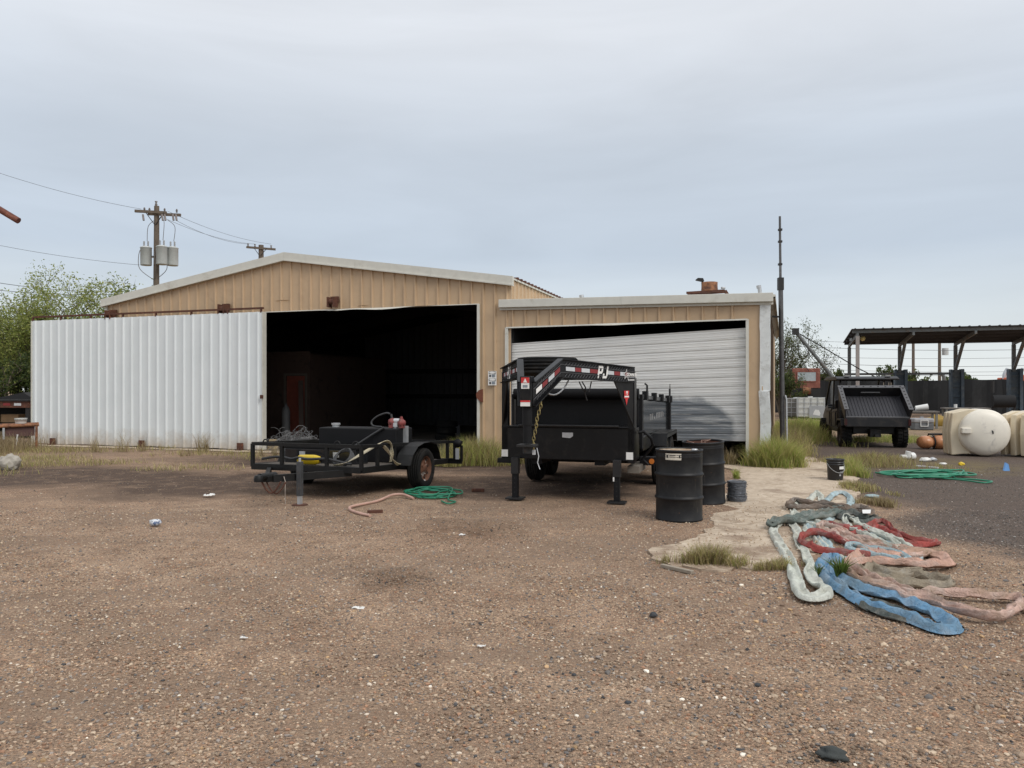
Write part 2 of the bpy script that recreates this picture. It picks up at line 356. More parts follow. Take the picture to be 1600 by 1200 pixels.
# loose stones of the gravel
def ico():
    bm = bmesh.new(); bmesh.ops.create_icosphere(bm, subdivisions=1, radius=1)
    V = np.array([v.co[:] for v in bm.verts]); F = np.array([[v.index for v in f.verts] for f in bm.faces]); bm.free(); return V, F
ICV, ICF = ico()
OCV = np.array([(1, 0, 0), (-1, 0, 0), (0, 1, 0), (0, -1, 0), (0, 0, 1), (0, 0, -1)], float)
OCF = np.array([(0, 2, 4), (2, 1, 4), (1, 3, 4), (3, 0, 4), (2, 0, 5), (1, 2, 5), (3, 1, 5), (0, 3, 5)])
def pebbles():
    pal = np.array([(.30, .215, .15), (.38, .285, .205), (.22, .15, .105), (.46, .36, .26), (.17, .155, .145), (.33, .19, .12), (.28, .24, .21), (.54, .46, .37), (.72, .66, .56), (.075, .072, .072), (.44, .29, .16)])
    prob = [.22, .18, .17, .12, .09, .08, .07, .02, .006, .024, .02]; tot = 0; VV, FF, CC = [], [], []; base = 0
    for y0, y1, num, r0, r1, fine_ in ((2.5, 4.7, 52000, .0030, .0125, True), (4.7, 7.2, 66000, .0038, .0130, False), (7.2, 10.5, 46000, .005, .014, False), (10.5, 16.0, 20000, .006, .015, False), (2.6, 9.0, 220, .012, .020, True), (2.5, 6.6, 5200, .008, .021, True)):
        hw = .70*y1+1.0; x = RS.uniform(-hw, hw, num*2); y = RS.uniform(y0, y1, num*2); k = np.abs(x) < .70*y+1.0
        if num == 5200: k &= x > .1+.5*RS.rand(len(x))**2*y
        x, y = x[k], y[k]; k = np.ones(len(x), bool); x, y = x[k][:num], y[k][:num]
        r = r0+(r1-r0)*RS.rand(len(x))**3.2
        pd = in_poly(x, y, PAD); keep = ~pd | (RS.rand(len(x)) < np.where(y < 11.3, .62, .10)*np.array([.35+.9*abs(mnoise.noise((a*1.7, b*1.7, 8.1))) for a, b in zip(x, y)]))
        cl = np.array([.5+.5*mnoise.noise((a*.5, b*1.3, 3.3))+.35*mnoise.noise((a*2.1, b*3.1, 1.3)) for a, b in zip(x, y)]); keep &= RS.rand(len(x)) < .45+.75*cl
        keep &= RS.rand(len(x)) > .55*zmask(x, y, SOILZ)
        x, y, r, pd = x[keep], y[keep], r[keep], pd[keep]; n = len(x)
        c = pal[RS.choice(len(pal), n, p=prob)]*RS.uniform(.68, 1.32, (n, 1)); dz = zmask(x, y, DARKZ)[:, None]
        c = c*(1-.5*zmask(x, y, STAINZ)*RS.uniform(.0, 1.2, n))[:, None]; g = c.mean(1, keepdims=True); c = c*(1-dz)+dz*(.30*g+.25*c)*RS.uniform(.5, 1.7, (n, 1)); c = c*(1-.35*zmask(x, y, SOILZ))[:, None]
        c = np.where(pd[:, None], c*.45+np.array([.30, .235, .17]), c)
        BV, BF = (ICV, ICF) if fine_ else (OCV, OCF); m = len(BV)
        V = np.repeat(BV[None], n, 0)*(1+RS.uniform(-.30, .30, (n, m, 1))); s = np.stack([r*RS.uniform(.8, 1.3, n), r*RS.uniform(.75, 1.15, n), r*RS.uniform(.5, .9, n)], 1)[:, None, :]
        V = V*s; a = RS.uniform(0, 6.283, n); ca, sa = np.cos(a)[:, None], np.sin(a)[:, None]
        X = V[:, :, 0]*ca-V[:, :, 1]*sa+x[:, None]; Yv = V[:, :, 0]*sa+V[:, :, 1]*ca+y[:, None]
        zz = np.array([gz(a_, b_) for a_, b_ in zip(x, y)])+np.where(pd, .03, 0); Z = V[:, :, 2]+zz[:, None]+r[:, None]*.2
        VV.append(np.stack([X, Yv, Z], 2).reshape(-1, 3)); FF.append((BF[None]+(np.arange(n)*m)[:, None, None]).reshape(-1, 3)+base); CC.append(np.repeat(c, m, 0)); base += n*m; tot += n
    me = np_mesh('gravel', np.concatenate(VV), np.concatenate(FF), 3, np.concatenate(CC), False)
    o = kind(obj('gravel', me, attr_mat('pebble', .85, spec=.3)), 'stuff'); tag(o, 'loose brown and grey pebbles strewn over the yard', 'gravel')
    print('pebbles', tot)
pebbles()

# ------------------------------------------------------------ main workshop (local: x along the front, y into the building)
RZ = -TH
def ribbed(t0, t1, zb, zt, y=0.0, rib=.305, first=None, rw=.07, rt=.028, rd=.04, thick=.0):
    """sheet with trapezoid ribs standing proud towards the front; bottom and top heights are functions of t"""
    ts = [(t0, 0)]; k = math.ceil((t0-(first or 0)-.05)/rib)
    while True:
        c = (first or 0)+k*rib; k += 1
        if c+rw/2 > t1-.005: break
        if c-rw/2 < t0+.005: continue
        ts += [(c-rw/2, 0), (c-rt/2, 1), (c+rt/2, 1), (c+rw/2, 0)]
    ts.append((t1, 0)); m = MB()
    vs = [(t, y-d*rd, f(t)) for t, d in ts for f in (zb, zt)]
    m.add(vs, [(2*i, 2*i+2, 2*i+3, 2*i+1) for i in range(len(ts)-1)])
    return m
ws = thing('metal_workshop', 'large tan ribbed metal workshop with low gable roof and wide dark opening', 'building', (X0, Y0, 0), RZ)
tL, tR, tP = Wv(164, 468)[0], Wv(800, 432)[0], Wv(447, 395)[0]
zE_L, zE_R, zP = Wv(162, 468)[1], Wv(803, 432)[1], Wv(447, 395)[1]
FH = .20
def roofz(t): return zP+(zE_L-zP)*(tP-t)/(tP-tL) if t < tP else zP+(zE_R-zP)*(t-tP)/(tR-tP)
oR = Wv(749, 500)[0]; oZ = Wv(749, 475)[1]; oL = -1.6; DEP = 15.0; oL = tL+.12+.915*4
tW0, tW1 = tL+.12, Wv(790, 500)[0]+.14
wtop = lambda t: roofz(t)-.10
t = tW0
while t < tW1-.05:                                   # sheets three ribs wide
    t2 = min(t+.915, tW1)
    segs = []
    a = t
    for cut in (oL, oR, 99):
        b = min(t2, cut)
        if b-a > .02: segs.append((a, b, oL-.001 <= a < oR-.001))
        a = max(a, min(cut, t2))
    for a, b, over in segs:
        ribbed(a, b, (lambda q: oZ) if over else (lambda q: 0.0), wtop, first=tW0+.1525).build('wall_panel', TAN, ws)
    t = t2
# rake trim in lengths, each with a shallow lip
def rake(ta, tb):
    m = MB(); za, zb = roofz(ta), roofz(tb)
    m.prism([(ta, -.11, za), (tb, -.11, zb), (tb, -.11, zb-FH), (ta, -.11, za-FH)], (0, .09, 0))
    m.prism([(ta, -.135, za-FH+.004), (tb, -.135, zb-FH+.004), (tb, -.135, zb-FH-.028), (ta, -.135, za-FH-.028)], (0, .134, 0))
    m.build('rake_trim', TRIMW, ws)
nl = 3
for i in range(nl): rake(tL-.06+(tP-tL+.06)*i/nl+.003, tL-.06+(tP-tL+.06)*(i+1)/nl)
for i in range(nl): rake(tP+.004+(tR+.05-tP)*i/nl, tP+(tR+.05-tP)*(i+1)/nl)
# ridge cap, roof sheets, far walls, floor
for ta, tb, nm in ((tL-.05, tP, 0), (tP, tR+.04, 1)):
    m = MB(); m.prism([(ta, -.02, roofz(ta)-.03), (tb, -.02, roofz(tb)-.03), (tb, -.02, roofz(tb)-.07), (ta, -.02, roofz(ta)-.07)], (0, DEP+.1, 0)); m.build('roof_sheet', TRIMW, ws)
for k in range(48): MB().bb(tR-.05, tR+.07, .25+k*.305, .25+k*.305+.10, roofz(tR)-.03, roofz(tR)+.015).build('roof_rib', RUST, ws)
def side_sheet(parent, tpos, y0, y1, z0, z1, sgn, mat=TAN, name='side_panel', step=.915):
    y = y0
    while y < y1-.05:
        y2 = min(y+step, y1); m = MB(); ts = [(y, 0)]; k = math.ceil((y-y0)/.305)
        c = y0+k*.305+.15
        while c+.031 < y2:
            ts += [(c-.031, 0), (c-.014, 1), (c+.014, 1), (c+.031, 0)]; c += .305
        ts.append((y2, 0))
        vs = [(tpos+sgn*d*.034, yy, z) for yy, d in ts for z in (z0, z1)]
        m.add(vs, [(2*i, 2*i+2, 2*i+3, 2*i+1) for i in range(len(ts)-1)]); m.build(name, mat, parent); y = y2
side_sheet(ws, tR-.02, 0, DEP, 3.4, roofz(tR)-.08, 1)
side_sheet(ws, tL+.1, 0, DEP, 0, roofz(tL)-.08, -1)
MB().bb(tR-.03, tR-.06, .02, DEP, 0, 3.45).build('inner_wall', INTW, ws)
# dark backing sheets, added only so that no light leaks in
MB().bb(tL+.13, tL+.16, .03, DEP, 0, roofz(tL)-.1).build('wall_backing', INTD, ws)
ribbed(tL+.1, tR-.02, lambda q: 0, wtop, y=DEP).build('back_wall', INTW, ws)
MB().prism([(tL+.2, .06, roofz(tL)-.12), (tP, .06, zP-.12), (tR-.1, .06, roofz(tR)-.12), (tR-.1, .06, roofz(tR)-.16), (tP, .06, zP-.16), (tL+.2, .06, roofz(tL)-.16)], (0, DEP-.1, 0)).build('roof_backing', INTD, ws)
MB().prism([(tL+.2, .05, wtop(tL+.2)-.1), (tP, .05, zP-.2), (tR-.1, .05, wtop(tR)-.1), (tR-.1, .05, oZ), (tL+.2, .05, oZ)], (0, .02, 0)).build('gable_backing', INTD, ws)
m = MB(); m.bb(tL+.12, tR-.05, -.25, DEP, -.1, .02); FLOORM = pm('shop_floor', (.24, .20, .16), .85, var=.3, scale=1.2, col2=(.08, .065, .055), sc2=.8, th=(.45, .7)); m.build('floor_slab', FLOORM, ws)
for yy in (4.9, 9.9):
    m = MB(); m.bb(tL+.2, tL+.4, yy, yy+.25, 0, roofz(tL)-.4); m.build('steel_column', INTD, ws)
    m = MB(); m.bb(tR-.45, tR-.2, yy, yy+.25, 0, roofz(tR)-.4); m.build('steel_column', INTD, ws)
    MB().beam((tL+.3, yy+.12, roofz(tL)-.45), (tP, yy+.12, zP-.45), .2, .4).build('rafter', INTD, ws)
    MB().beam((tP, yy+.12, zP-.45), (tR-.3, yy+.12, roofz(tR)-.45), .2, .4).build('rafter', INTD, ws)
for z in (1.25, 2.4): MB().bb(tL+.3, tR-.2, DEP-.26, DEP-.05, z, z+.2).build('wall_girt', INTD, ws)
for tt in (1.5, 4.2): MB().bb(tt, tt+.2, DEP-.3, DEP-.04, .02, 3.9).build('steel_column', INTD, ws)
# opening trim: jamb and the bent header edge
MB().bb(oR-.045, oR+.02, -.05, .1, 0, oZ).build('jamb_trim', TRIMW, ws)
m = MB(); vs = []; n = 40
for i in range(n+1):
    q = oL+(oR-oL)*i/n; dent = .05*math.exp(-((q-3.6)/.55)**2)+.035*math.exp(-((q-2.3)/.3)**2)-.02*math.exp(-((q-4.7)/.4)**2)
    vs += [(q, -.045-.4*dent, oZ+.006-.2*dent), (q, -.05-1.2*dent, oZ-.012-dent*.9), (q, .1, oZ-.004)]
for i in range(n): m.add(vs[3*i:3*i+6], [(0, 3, 4, 1), (1, 4, 5, 2)])
m.build('header_trim', TRIMW, ws)
# left corner trim (white strip)
MB().bb(tL+.05, tL+.12, -.05, .1, 0, roofz(tL)-.2).build('corner_trim', TRIMW, ws)
# roller brackets on the wall and the latch plate
for px, py in ((176, 491), (352, 482), (522, 471)):
    a, z = Wv(px, py, -.1); m = MB()
    m.bb(a-.11, a+.11, -.10, -.035, z-.02, z+.13); m.bb(a-.10, a-.075, -.30, -.08, z-.16, z+.10); m.bb(a+.075, a+.10, -.30, -.08, z-.16, z+.10)
    m.cyl((a-.09, -.2, z-.02), (a+.09, -.2, z-.02), .07, 12); m.build('roller_bracket', RUST, ws)
a, z = Wv(752, 618); m = MB(); m.prism([(a+.06, -.07, z+.16), (a-.04, -.07, z+.13), (a-.11, -.07, z+.05), (a-.10, -.07, z-.05), (a-.02, -.07, z-.14), (a+.06, -.07, z-.16)], (0, .03, 0)); m.build('latch_plate', pm('red_rust', (.17, .055, .03), .85, var=.3, bump=.4), ws)
# dents in the gable: short horizontal crease strips
for px, py, ln in ((432, 470, .42), (560, 478, .3)):
    a, z = Wv(px, py); m = MB(); m.add([(a, -.04, z), (a+ln*.5, -.052, z+.012), (a+ln, -.04, z+.005), (a, -.03, z-.02), (a+ln*.5, -.034, z-.014), (a+ln, -.03, z-.02)], [(0, 1, 4, 3), (1, 2, 5, 4)]); m.build('dent_crease', TAN, ws)
# office partition inside with a door
po0 = oL-2.6; po1 = Wv(484, 600, 3.0)[0]; d0, d1 = Wv(447, 600, 3.0)[0], Wv(477, 600, 3.0)[0]; dz = Wv(460, 587, 3.0)[1]; pz = Wv(450, 552, 3.0)[1]
m = MB(); m.bb(po0, d0, 3.0, 3.1, .02, pz); m.bb(d1, po1, 3.0, 3.1, .02, pz); m.bb(d0, d1, 3.0, 3.1, dz, pz); m.bb(po1-.1, po1, 3.1, 8, .02, pz); m.bb(po0, po1, 3.1, 8, pz-.06, pz); pw_ = m.build('office_partition', INTB, ws)
MB().bb(d0+.01, d1-.01, 3.03, 3.08, .02, dz-.01).build('office_door', pm('door_redbrown', (.20, .055, .035), .55, var=.2), pw_)
m = MB(); m.bb(d0-.07, d0, 2.97, 3.0, .02, dz+.07); m.bb(d1, d1+.07, 2.97, 3.0, .02, dz+.07); m.bb(d0, d1, 2.97, 3.0, dz, dz+.07); m.build('door_frame', pm('int_trim', (.09, .075, .06), .8), pw_)
m = MB(); m.bb(po0, po1+.02, 2.95, 3.0, pz-.05, pz+.05); m.build('top_plate', INTB, pw_)

# ------------------------------------------------------------ lean-to on the right
lw = thing('lean_to_workshop', 'lower tan metal lean-to with crooked roll-up door joined to the workshop', 'building', (X0, Y0, 0), RZ)
sL, sR = Wv(784, 480)[0], Wv(1199, 480)[0]
fzL, fzR = Wv(783, 468, -.15)[1], Wv(1207, 457, -.15)[1]
def lz(t): return fzL+(fzR-fzL)*(t-sL)/(sR-sL)
rL, rR = Wv(792, 530)[0], Wv(1168, 530)[0]
rzt = lambda t: Wv(792, 512)[1]+(Wv(1168, 499)[1]-Wv(792, 512)[1])*(t-rL)/(rR-rL)
t = sL+.13; wtp = lambda q: lz(q)-.1
MB().bb(sL-.02, rL, -.012, .0, 0, 3.6).build('jamb_board', TAN, lw)
while t < sR-.05:
    t2 = min(t+.954, sR); a = t
    for cut in (rL, rR, 99):
        b = min(t2, cut)
        if b-a > .02:
            over = rL-.001 <= a < rR-.001
            ribbed(a, b, rzt if over else (lambda q: 0.0), wtp, y=-.014, first=sL+.13+.159, rib=.318).build('wall_panel', TAN, lw)
        a = max(a, min(cut, t2))
    t = t2
cuts = [sL-.03, sL+2.95, sL+2.96, sR+.12]
for ta, tb, dy in ((cuts[0], cuts[1], 0), (cuts[2]-.02, cuts[3], -.006)):
    m = MB(); m.prism([(ta, -.16+dy, lz(ta)), (tb, -.16+dy, lz(tb)), (tb, -.16+dy, lz(tb)-.19), (ta, -.16+dy, lz(ta)-.19)], (0, .13, 0))
    m.prism([(ta, -.075+dy, lz(ta)-.191), (tb, -.075+dy, lz(tb)-.191), (tb, -.075+dy, lz(tb)-.25), (ta, -.075+dy, lz(ta)-.25)], (0, .03, 0)); m.build('fascia_trim', TRIMW, lw, .006)
FL = R(1.1); DEP2 = 13.0
def fl(y): return y*math.tan(FL)
m = MB(); m.add([(sL, -.05, lz(sL)-.03), (sR+.16, -.05, lz(sR)-.03), (sR+.16+fl(DEP2), DEP2, lz(sR)-.03), (sL, DEP2, lz(sL)-.03), (sL, -.05, lz(sL)-.08), (sR+.16, -.05, lz(sR)-.08), (sR+.16+fl(DEP2), DEP2, lz(sR)-.08), (sL, DEP2, lz(sL)-.08)],
                 [(0, 1, 2, 3), (7, 6, 5, 4), (0, 4, 5, 1), (1, 5, 6, 2), (2, 6, 7, 3), (3, 7, 4, 0)]); m.build('roof_sheet', TRIMW, lw)
SOF = pm('soffit_tan', (.36, .33, .27), .6)
m = MB(); m.add([(sR+.02, 0, lz(sR)-.19), (sR+.13, -.02, lz(sR)-.10), (sR+.13+fl(DEP2), DEP2, lz(sR)-.10), (sR+.02+fl(DEP2), DEP2, lz(sR)-.19), (sR+.165, -.03, lz(sR)-.12), (sR+.165+fl(DEP2), DEP2, lz(sR)-.12), (sR+.165, -.03, lz(sR)), (sR+.165+fl(DEP2), DEP2, lz(sR))], [(0, 1, 2, 3), (1, 4, 5, 2), (4, 6, 7, 5)]); m.build('eave_gutter', SOF, lw)
# right side wall: tan sheets, with dark sheets painting the shade of open bays
y = .12
for i, (ln, mt) in enumerate(((.7, TAN), (1.3, INTD), (.9, TAN), (1.6, INTD), (.8, TAN), (2.4, TAN), (1.6, INTD), (3.4, TAN))):
    MB().prism([(sR+fl(y)-.02*(mt is INTD), y, 0), (sR+fl(y+ln)-.02*(mt is INTD), y+ln, 0), (sR+fl(y+ln)-.02*(mt is INTD), y+ln, lz(sR)-.15), (sR+fl(y)-.02*(mt is INTD), y, lz(sR)-.15)], (-.03, 0, 0)).build('side_panel' if mt is TAN else 'dark_bay', mt, lw)
    y += ln
for yy in (1.0, 2.4, 3.3, 5.0, 5.8): MB().bb(sR+fl(yy)-.02, sR+fl(yy)+.045, yy-.05, yy+.05, 0, lz(sR)-.3).build('side_post', pm('post_brown', (.10, .07, .05), .8), lw)
# bent white corner trim
m = MB(); cx0, cx1 = Wv(1187, 600)[0], Wv(1200, 600)[0]+.02; P = []
for i, z in enumerate((0.05, .5, .9, 1.25, 1.6, 1.62, 1.9, 2.3, 2.9, 3.0, 3.55)):
    j = (.035 if i in (2, 4) else 0)*(1 if i == 2 else -1)+random.uniform(-.012, .012); dd = .03 if i in (3, 4) else 0
    P += [(cx0+j*.6, -.052-random.uniform(0, .012), z), (cx1+.02+j, -.058-dd, z), (cx1+.03+j*.5, .12, z)]
for i in range(10): m.add(P[3*i:3*i+6], [(0, 3, 4, 1), (1, 4, 5, 2)])
m.build('corner_trim', pm('dented_trim', (.66, .68, .67), .4, var=.12, col2=(.38, .37, .34), sc2=4, th=(.55, .75)), lw)
# roll-up door frame
MB().bb(rL-.03, rL+.045, -.06, .06, 0, rzt(rL)).build('jamb_trim', TRIMW, lw)
MB().bb(rL+.046, rL+.09, .02, .16, 0, rzt(rL)-.01).build('door_track', pm('maroon_track', (.10, .03, .035), .6), lw)
MB().bb(rR-.035, rR+.03, -.06, .06, 0, rzt(rR)).build('jamb_trim', TRIMW, lw)
m = MB(); vs = []; n = 44
for i in range(n+1):
    q = rL+(rR-rL)*i/n; dn = .05*math.exp(-((q-rL-2.6)/.35)**2)+.02*math.exp(-((q-rL-3.6)/.5)**2); z = rzt(q)
    vs += [(q, -.062-.5*dn, z+.012), (q, -.066-1.4*dn, z-.02-dn*.4), (q, .06, z-.004)]
for i in range(n): m.add(vs[3*i:3*i+6], [(0, 3, 4, 1), (1, 4, 5, 2)])
m.build('header_trim', TRIMW, lw)
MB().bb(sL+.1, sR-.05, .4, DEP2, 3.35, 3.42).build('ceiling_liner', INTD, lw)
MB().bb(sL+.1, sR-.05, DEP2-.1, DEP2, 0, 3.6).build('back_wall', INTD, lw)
MB().bb(sR-.09, sR-.06, .1, DEP2, 0, 3.5).build('wall_backing', INTD, lw)
MB().bb(tR-.02, tR+.01, .1, DEP2, 0, 3.4).build('wall_backing', INTD, lw)
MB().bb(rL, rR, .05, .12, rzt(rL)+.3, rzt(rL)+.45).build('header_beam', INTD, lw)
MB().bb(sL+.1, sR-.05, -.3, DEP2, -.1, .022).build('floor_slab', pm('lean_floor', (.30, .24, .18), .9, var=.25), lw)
def curtain_mat():
    m, t, p, N, L = nodes('door_curtain')
    pos = wpos(t); n1 = noise_(t, pos, 1.3, 6, .6)
    c = mix_(t, ramp_(t, n1, .3, .7), (.74, .73, .695), (.66, .655, .63))
    mpn = N('ShaderNodeMapping'); mpn.inputs['Scale'].default_value = (.6, .6, 9); L(pos, mpn.inputs[0])
    st = noise_(t, mpn.outputs[0], 2.2, 7, .7)
    c = mix_(t, ramp_(t, st, .5, .75), c, (.78, .78, .77))
    # grey overpaint: two rounded humps that cover the lower right of the door
    pw = wob(t, pos, 3.5, .35)
    sep = N('ShaderNodeSeparateXYZ'); L(pw, sep.inputs[0])
    P1 = Vector((X0, Y0, 0))+Matrix.Rotation(RZ, 3, 'Z')@Vector((rL+4.25, .12, 0)); P2 = Vector((X0, Y0, 0))+Matrix.Rotation(RZ, 3, 'Z')@Vector((rL+2.4, .12, 0))
    def hump(P, rx, rz, z):
        m2 = N('ShaderNodeMapping'); m2.vector_type = 'TEXTURE'; m2.inputs['Location'].default_value = (P.x, P.y, z); m2.inputs['Scale'].default_value = (rx, 2.5, rz); L(pw, m2.inputs[0])
        l = N('ShaderNodeVectorMath'); l.operation = 'LENGTH'; L(m2.outputs[0], l.inputs[0]); return ramp_(t, l.outputs['Value'], .86, 1.04, (1, 1, 1, 1), (0, 0, 0, 1))
    hm = mix_(t, 1, hump(P1, 1.1, .88, .62), hump(P2, 1.1, .75, .62), 'LIGHTEN')
    hm = mix_(t, 1, hm, ramp_(t, st, .25, .5), 'MULTIPLY')
    low = N('ShaderNodeMapRange'); low.inputs[1].default_value = 1.75; low.inputs[2].default_value = 1.3; L(sep.outputs['Z'], low.inputs[0])
    c = mix_(t, mix_(t, .4, (0, 0, 0), low.outputs[0]), c, mix_(t, ramp_(t, st, .35, .65), (.33, .36, .385), (.50, .52, .53)))
    c = mix_(t, hm, c, mix_(t, ramp_(t, st, .3, .7), (.13, .145, .16), (.20, .22, .24)))
    L(c, p.inputs['Base Color']); p.inputs['Roughness'].default_value = .38; p.inputs['Metallic'].default_value = .15
    bump_(t, p, noise_(t, pos, 5, 3), .12, .02); return m
CURT = curtain_mat()
ztl, ztr = Wv(793, 537, .1)[1], Wv(1168, 512, .1)[1]; cb = Wv(1170, 690, .1)[1]; NS = 12; sh = (ztr-cb)/NS; cl = math.hypot(rR-rL, ztr-ztl)-.06
rud = MB(); rud.cyl((0, .3, 0), (cl, .3, 0), .16, 14); slope = math.atan2(ztr-ztl, rR-rL)
rd = rud.build('roll_up_door', INTD, lw); rd.location = (rL+.03, .1, rzt(rL)+.28)
m = MB(); prof = [(.008, 0), (-.006, .010), (-.006, sh*.26), (-.010, sh*.29), (-.010, sh*.34), (-.006, sh*.38), (-.006, sh*.6), (-.010, sh*.63), (-.010, sh*.68), (-.006, sh*.72), (-.006, sh-.03), (-.020, sh-.020), (-.020, sh-.006), (.008, sh)]
nx = 12; vs = [(cl*i/nx, d, z) for i in range(nx+1) for d, z in prof]; np_ = len(prof)
m.add(vs, [(i*np_+k, (i+1)*np_+k, (i+1)*np_+k+1, i*np_+k+1) for i in range(nx) for k in range(np_-1)]); sme = m.mesh('slat'); sme.materials.append(CURT)
for k in range(NS):
    o = obj('slat', sme, None, rd); fk = .2+.8*k/(NS-1); o.rotation_euler = (random.uniform(-.005, .005), -slope*fk, 0)
    o.location = (.0, .012-.0022*k+random.uniform(0, .0015), cb+k*sh-(ztr-ztl)*fk-(rzt(rL)+.28))

# ------------------------------------------------------------ sliding door in front of the workshop
def door_mat():
    m, t, p, N, L = nodes('white_door_sheet'); pos = wpos(t); n1 = noise_(t, pos, 1.1, 6, .6)
    c = mix_(t, ramp_(t, n1, .3, .75), (.73, .765, .775), (.675, .715, .725))
    mp_ = N('ShaderNodeMapping'); mp_.inputs['Scale'].default_value = (3, 3, .12); L(pos, mp_.inputs[0]); st = noise_(t, mp_.outputs[0], 1.6, 6, .6)
    c = mix_(t, mix_(t, .5, (0, 0, 0), ramp_(t, st, .55, .75)), c, (.60, .63, .635))                      # rain streaks
    sp = N('ShaderNodeSeparateXYZ'); L(pos, sp.inputs[0]); ad = N('ShaderNodeMath'); ad.operation = 'MULTIPLY_ADD'; ad.inputs[1].default_value = .9; L(noise_(t, pos, 2.5, 6, .7), ad.inputs[0]); L(sp.outputs['Z'], ad.inputs[2])
    c = mix_(t, ramp_(t, ad.outputs[0], .48, .95, (.75,)*3+(1,), (0, 0, 0, 1)), c, (.40, .33, .25))      # splashed mud along the foot
    c = mix_(t, ramp_(t, noise_(t, pos, 16, 4, .6), .735, .76), c, (.22, .12, .07))
    L(c, p.inputs['Base Color']); p.inputs['Roughness'].default_value = .36; bump_(t, p, noise_(t, pos, 3.5, 3), .12, .03); return m
DOORP = door_mat()
sd = thing('sliding_door', 'tall white ribbed sheet sliding door pushed left of the dark opening', 'door', (X0, Y0, 0), RZ)
dA, dB = Wv(50, 600, -.28)[0], Wv(411, 600, -.28)[0]; dzt = Wv(411, 487, -.28)[1]; dzb = .04
def dleft(z): return -.0
k = 0; t = dA; npan = 9; wpan = (dB-dA)/npan
for i in range(npan):
    a, b = dA+i*wpan, dA+(i+1)*wpan
    m = ribbed(a, b+.002, lambda q: dzb+.01*math.sin(q*3), lambda q: dzt-.012*(dB-q)/8, y=-.28, first=dA+wpan/6, rib=wpan/3, rw=.07, rt=.032, rd=.045)
    o = m.build('door_panel', DOORP, sd)
m = MB()
for z in (.12, 1.2, 2.4, dzt-.08): m.bb(dA+.03, dB-.03, -.262, -.21, z-.05, z+.05)
for q in (dA+.06, (dA+dB)/2, dB-.06): m.bb(q-.04, q+.04, -.205, -.15, .06, dzt-.06)
m.build('door_frame', RUST, sd)
MB().bb(dB-.015, dB+.012, -.31, -.15, dzb, dzt).build('edge_trim', TRIMW, sd)
MB().bb(dA-.012, dA+.012, -.31, -.15, dzb, dzt-.012).build('edge_trim', TRIMW, sd)
m = MB(); rz_ = dzt+.10; m.beam((dA+.02, -.26, rz_), (dB, -.26, rz_), .045, .05); m.build('top_rail', RUST, sd)
for f in (0.0, .135, .275, .42, .565, .715, .865, .995): MB().bb(dA+.02+(dB-dA-.05)*f-.022, dA+.02+(dB-dA-.05)*f+.022, -.285, -.24, dzt-.02, rz_+.0).build('rail_post', RUST, sd)
for px in (82, 221, 375):
    a = Wv(px, 700, -.36)[0]; m = MB(); m.bb(a-.09, a+.09, -.38, -.335, .0, .21); m.bb(a-.09, a+.09, -.46, -.38, .0, .03); m.bb(a-.06, a+.06, -.388, -.38, .05, .16); m.build('floor_guide', RUST, sd)
a, z = Wv(409, 620, -.32); MB().bb(a-.03, a+.05, -.36, -.32, z-.05, z+.05).build('door_latch', RUST, sd)
# strip of old concrete in front of the door
Rm = Matrix.Rotation(RZ, 3, 'Z'); OO = Vector((X0, Y0, 0))
def bl(t, y, z=0.): return OO+Rm@Vector((t, y, z))
bm = bmesh.new(); top = []
for i in range(61):
    q = -8.0+14.6*i/60; top.append(bl(q, -.2)); 
bot = [bl(-8.0+14.6*(60-i)/60, -.75-.2*mnoise.noise((i*.23, 1, 0))-.15*mnoise.noise((i*.9, 2, 0))) for i in range(61)]
f = bm.faces.new([bm.verts.new((p.x, p.y, .012)) for p in top+bot]); bmesh.ops.triangulate(bm, faces=[f]); me = bpy.data.meshes.new('concrete_apron'); bm.to_mesh(me); bm.free()
kind(obj('concrete_apron', me, CONC), 'structure')
# notice board by the opening
a0, zA = Wv(764, 580); a1, zB = Wv(777, 602); ng = thing('notice_sign', 'white notice board with black ovals on the tan wall beside the opening', 'sign', bl(a0, -.062, zB), RZ)
W_, H_ = a1-a0, zA-zB; MB().bb(0, W_, 0, .008, 0, H_).build('sign_plate', STICK, ng)
INK = pm('black_ink', (.012, .012, .014), .5, bump=0)
GREYI = pm('grey_ink', (.22, .25, .28), .5, bump=0)
for zz in (.5, 0.0):
    MB().bb(.02, W_-.02, -.003, 0, (zz+.30)*H_, (zz+.47)*H_).build('header_block', INK, ng)
    m = MB(); m.prism([(W_/2+.40*W_*math.cos(q*.3142), -.005, (zz+.385)*H_+.07*H_*math.sin(q*.3142)) for q in range(20)], (0, .002, 0)); m.build('oval', STICK, ng)
    m = MB(); m.prism([(.25*W_+.12*W_*math.cos(q*.524), -.004, (zz+.16)*H_+.09*H_*math.sin(q*.524)) for q in range(12)], (0, .003, 0)); m.build('hat_symbol', INK, ng)
    m = MB()
    for j in range(4): m.bb(.45*W_, (.8+.08*(j % 2))*W_, -.004, 0, (zz+.07+.05*j)*H_, (zz+.07+.05*j)*H_+.016)
    m.build('text_lines', GREYI, ng)
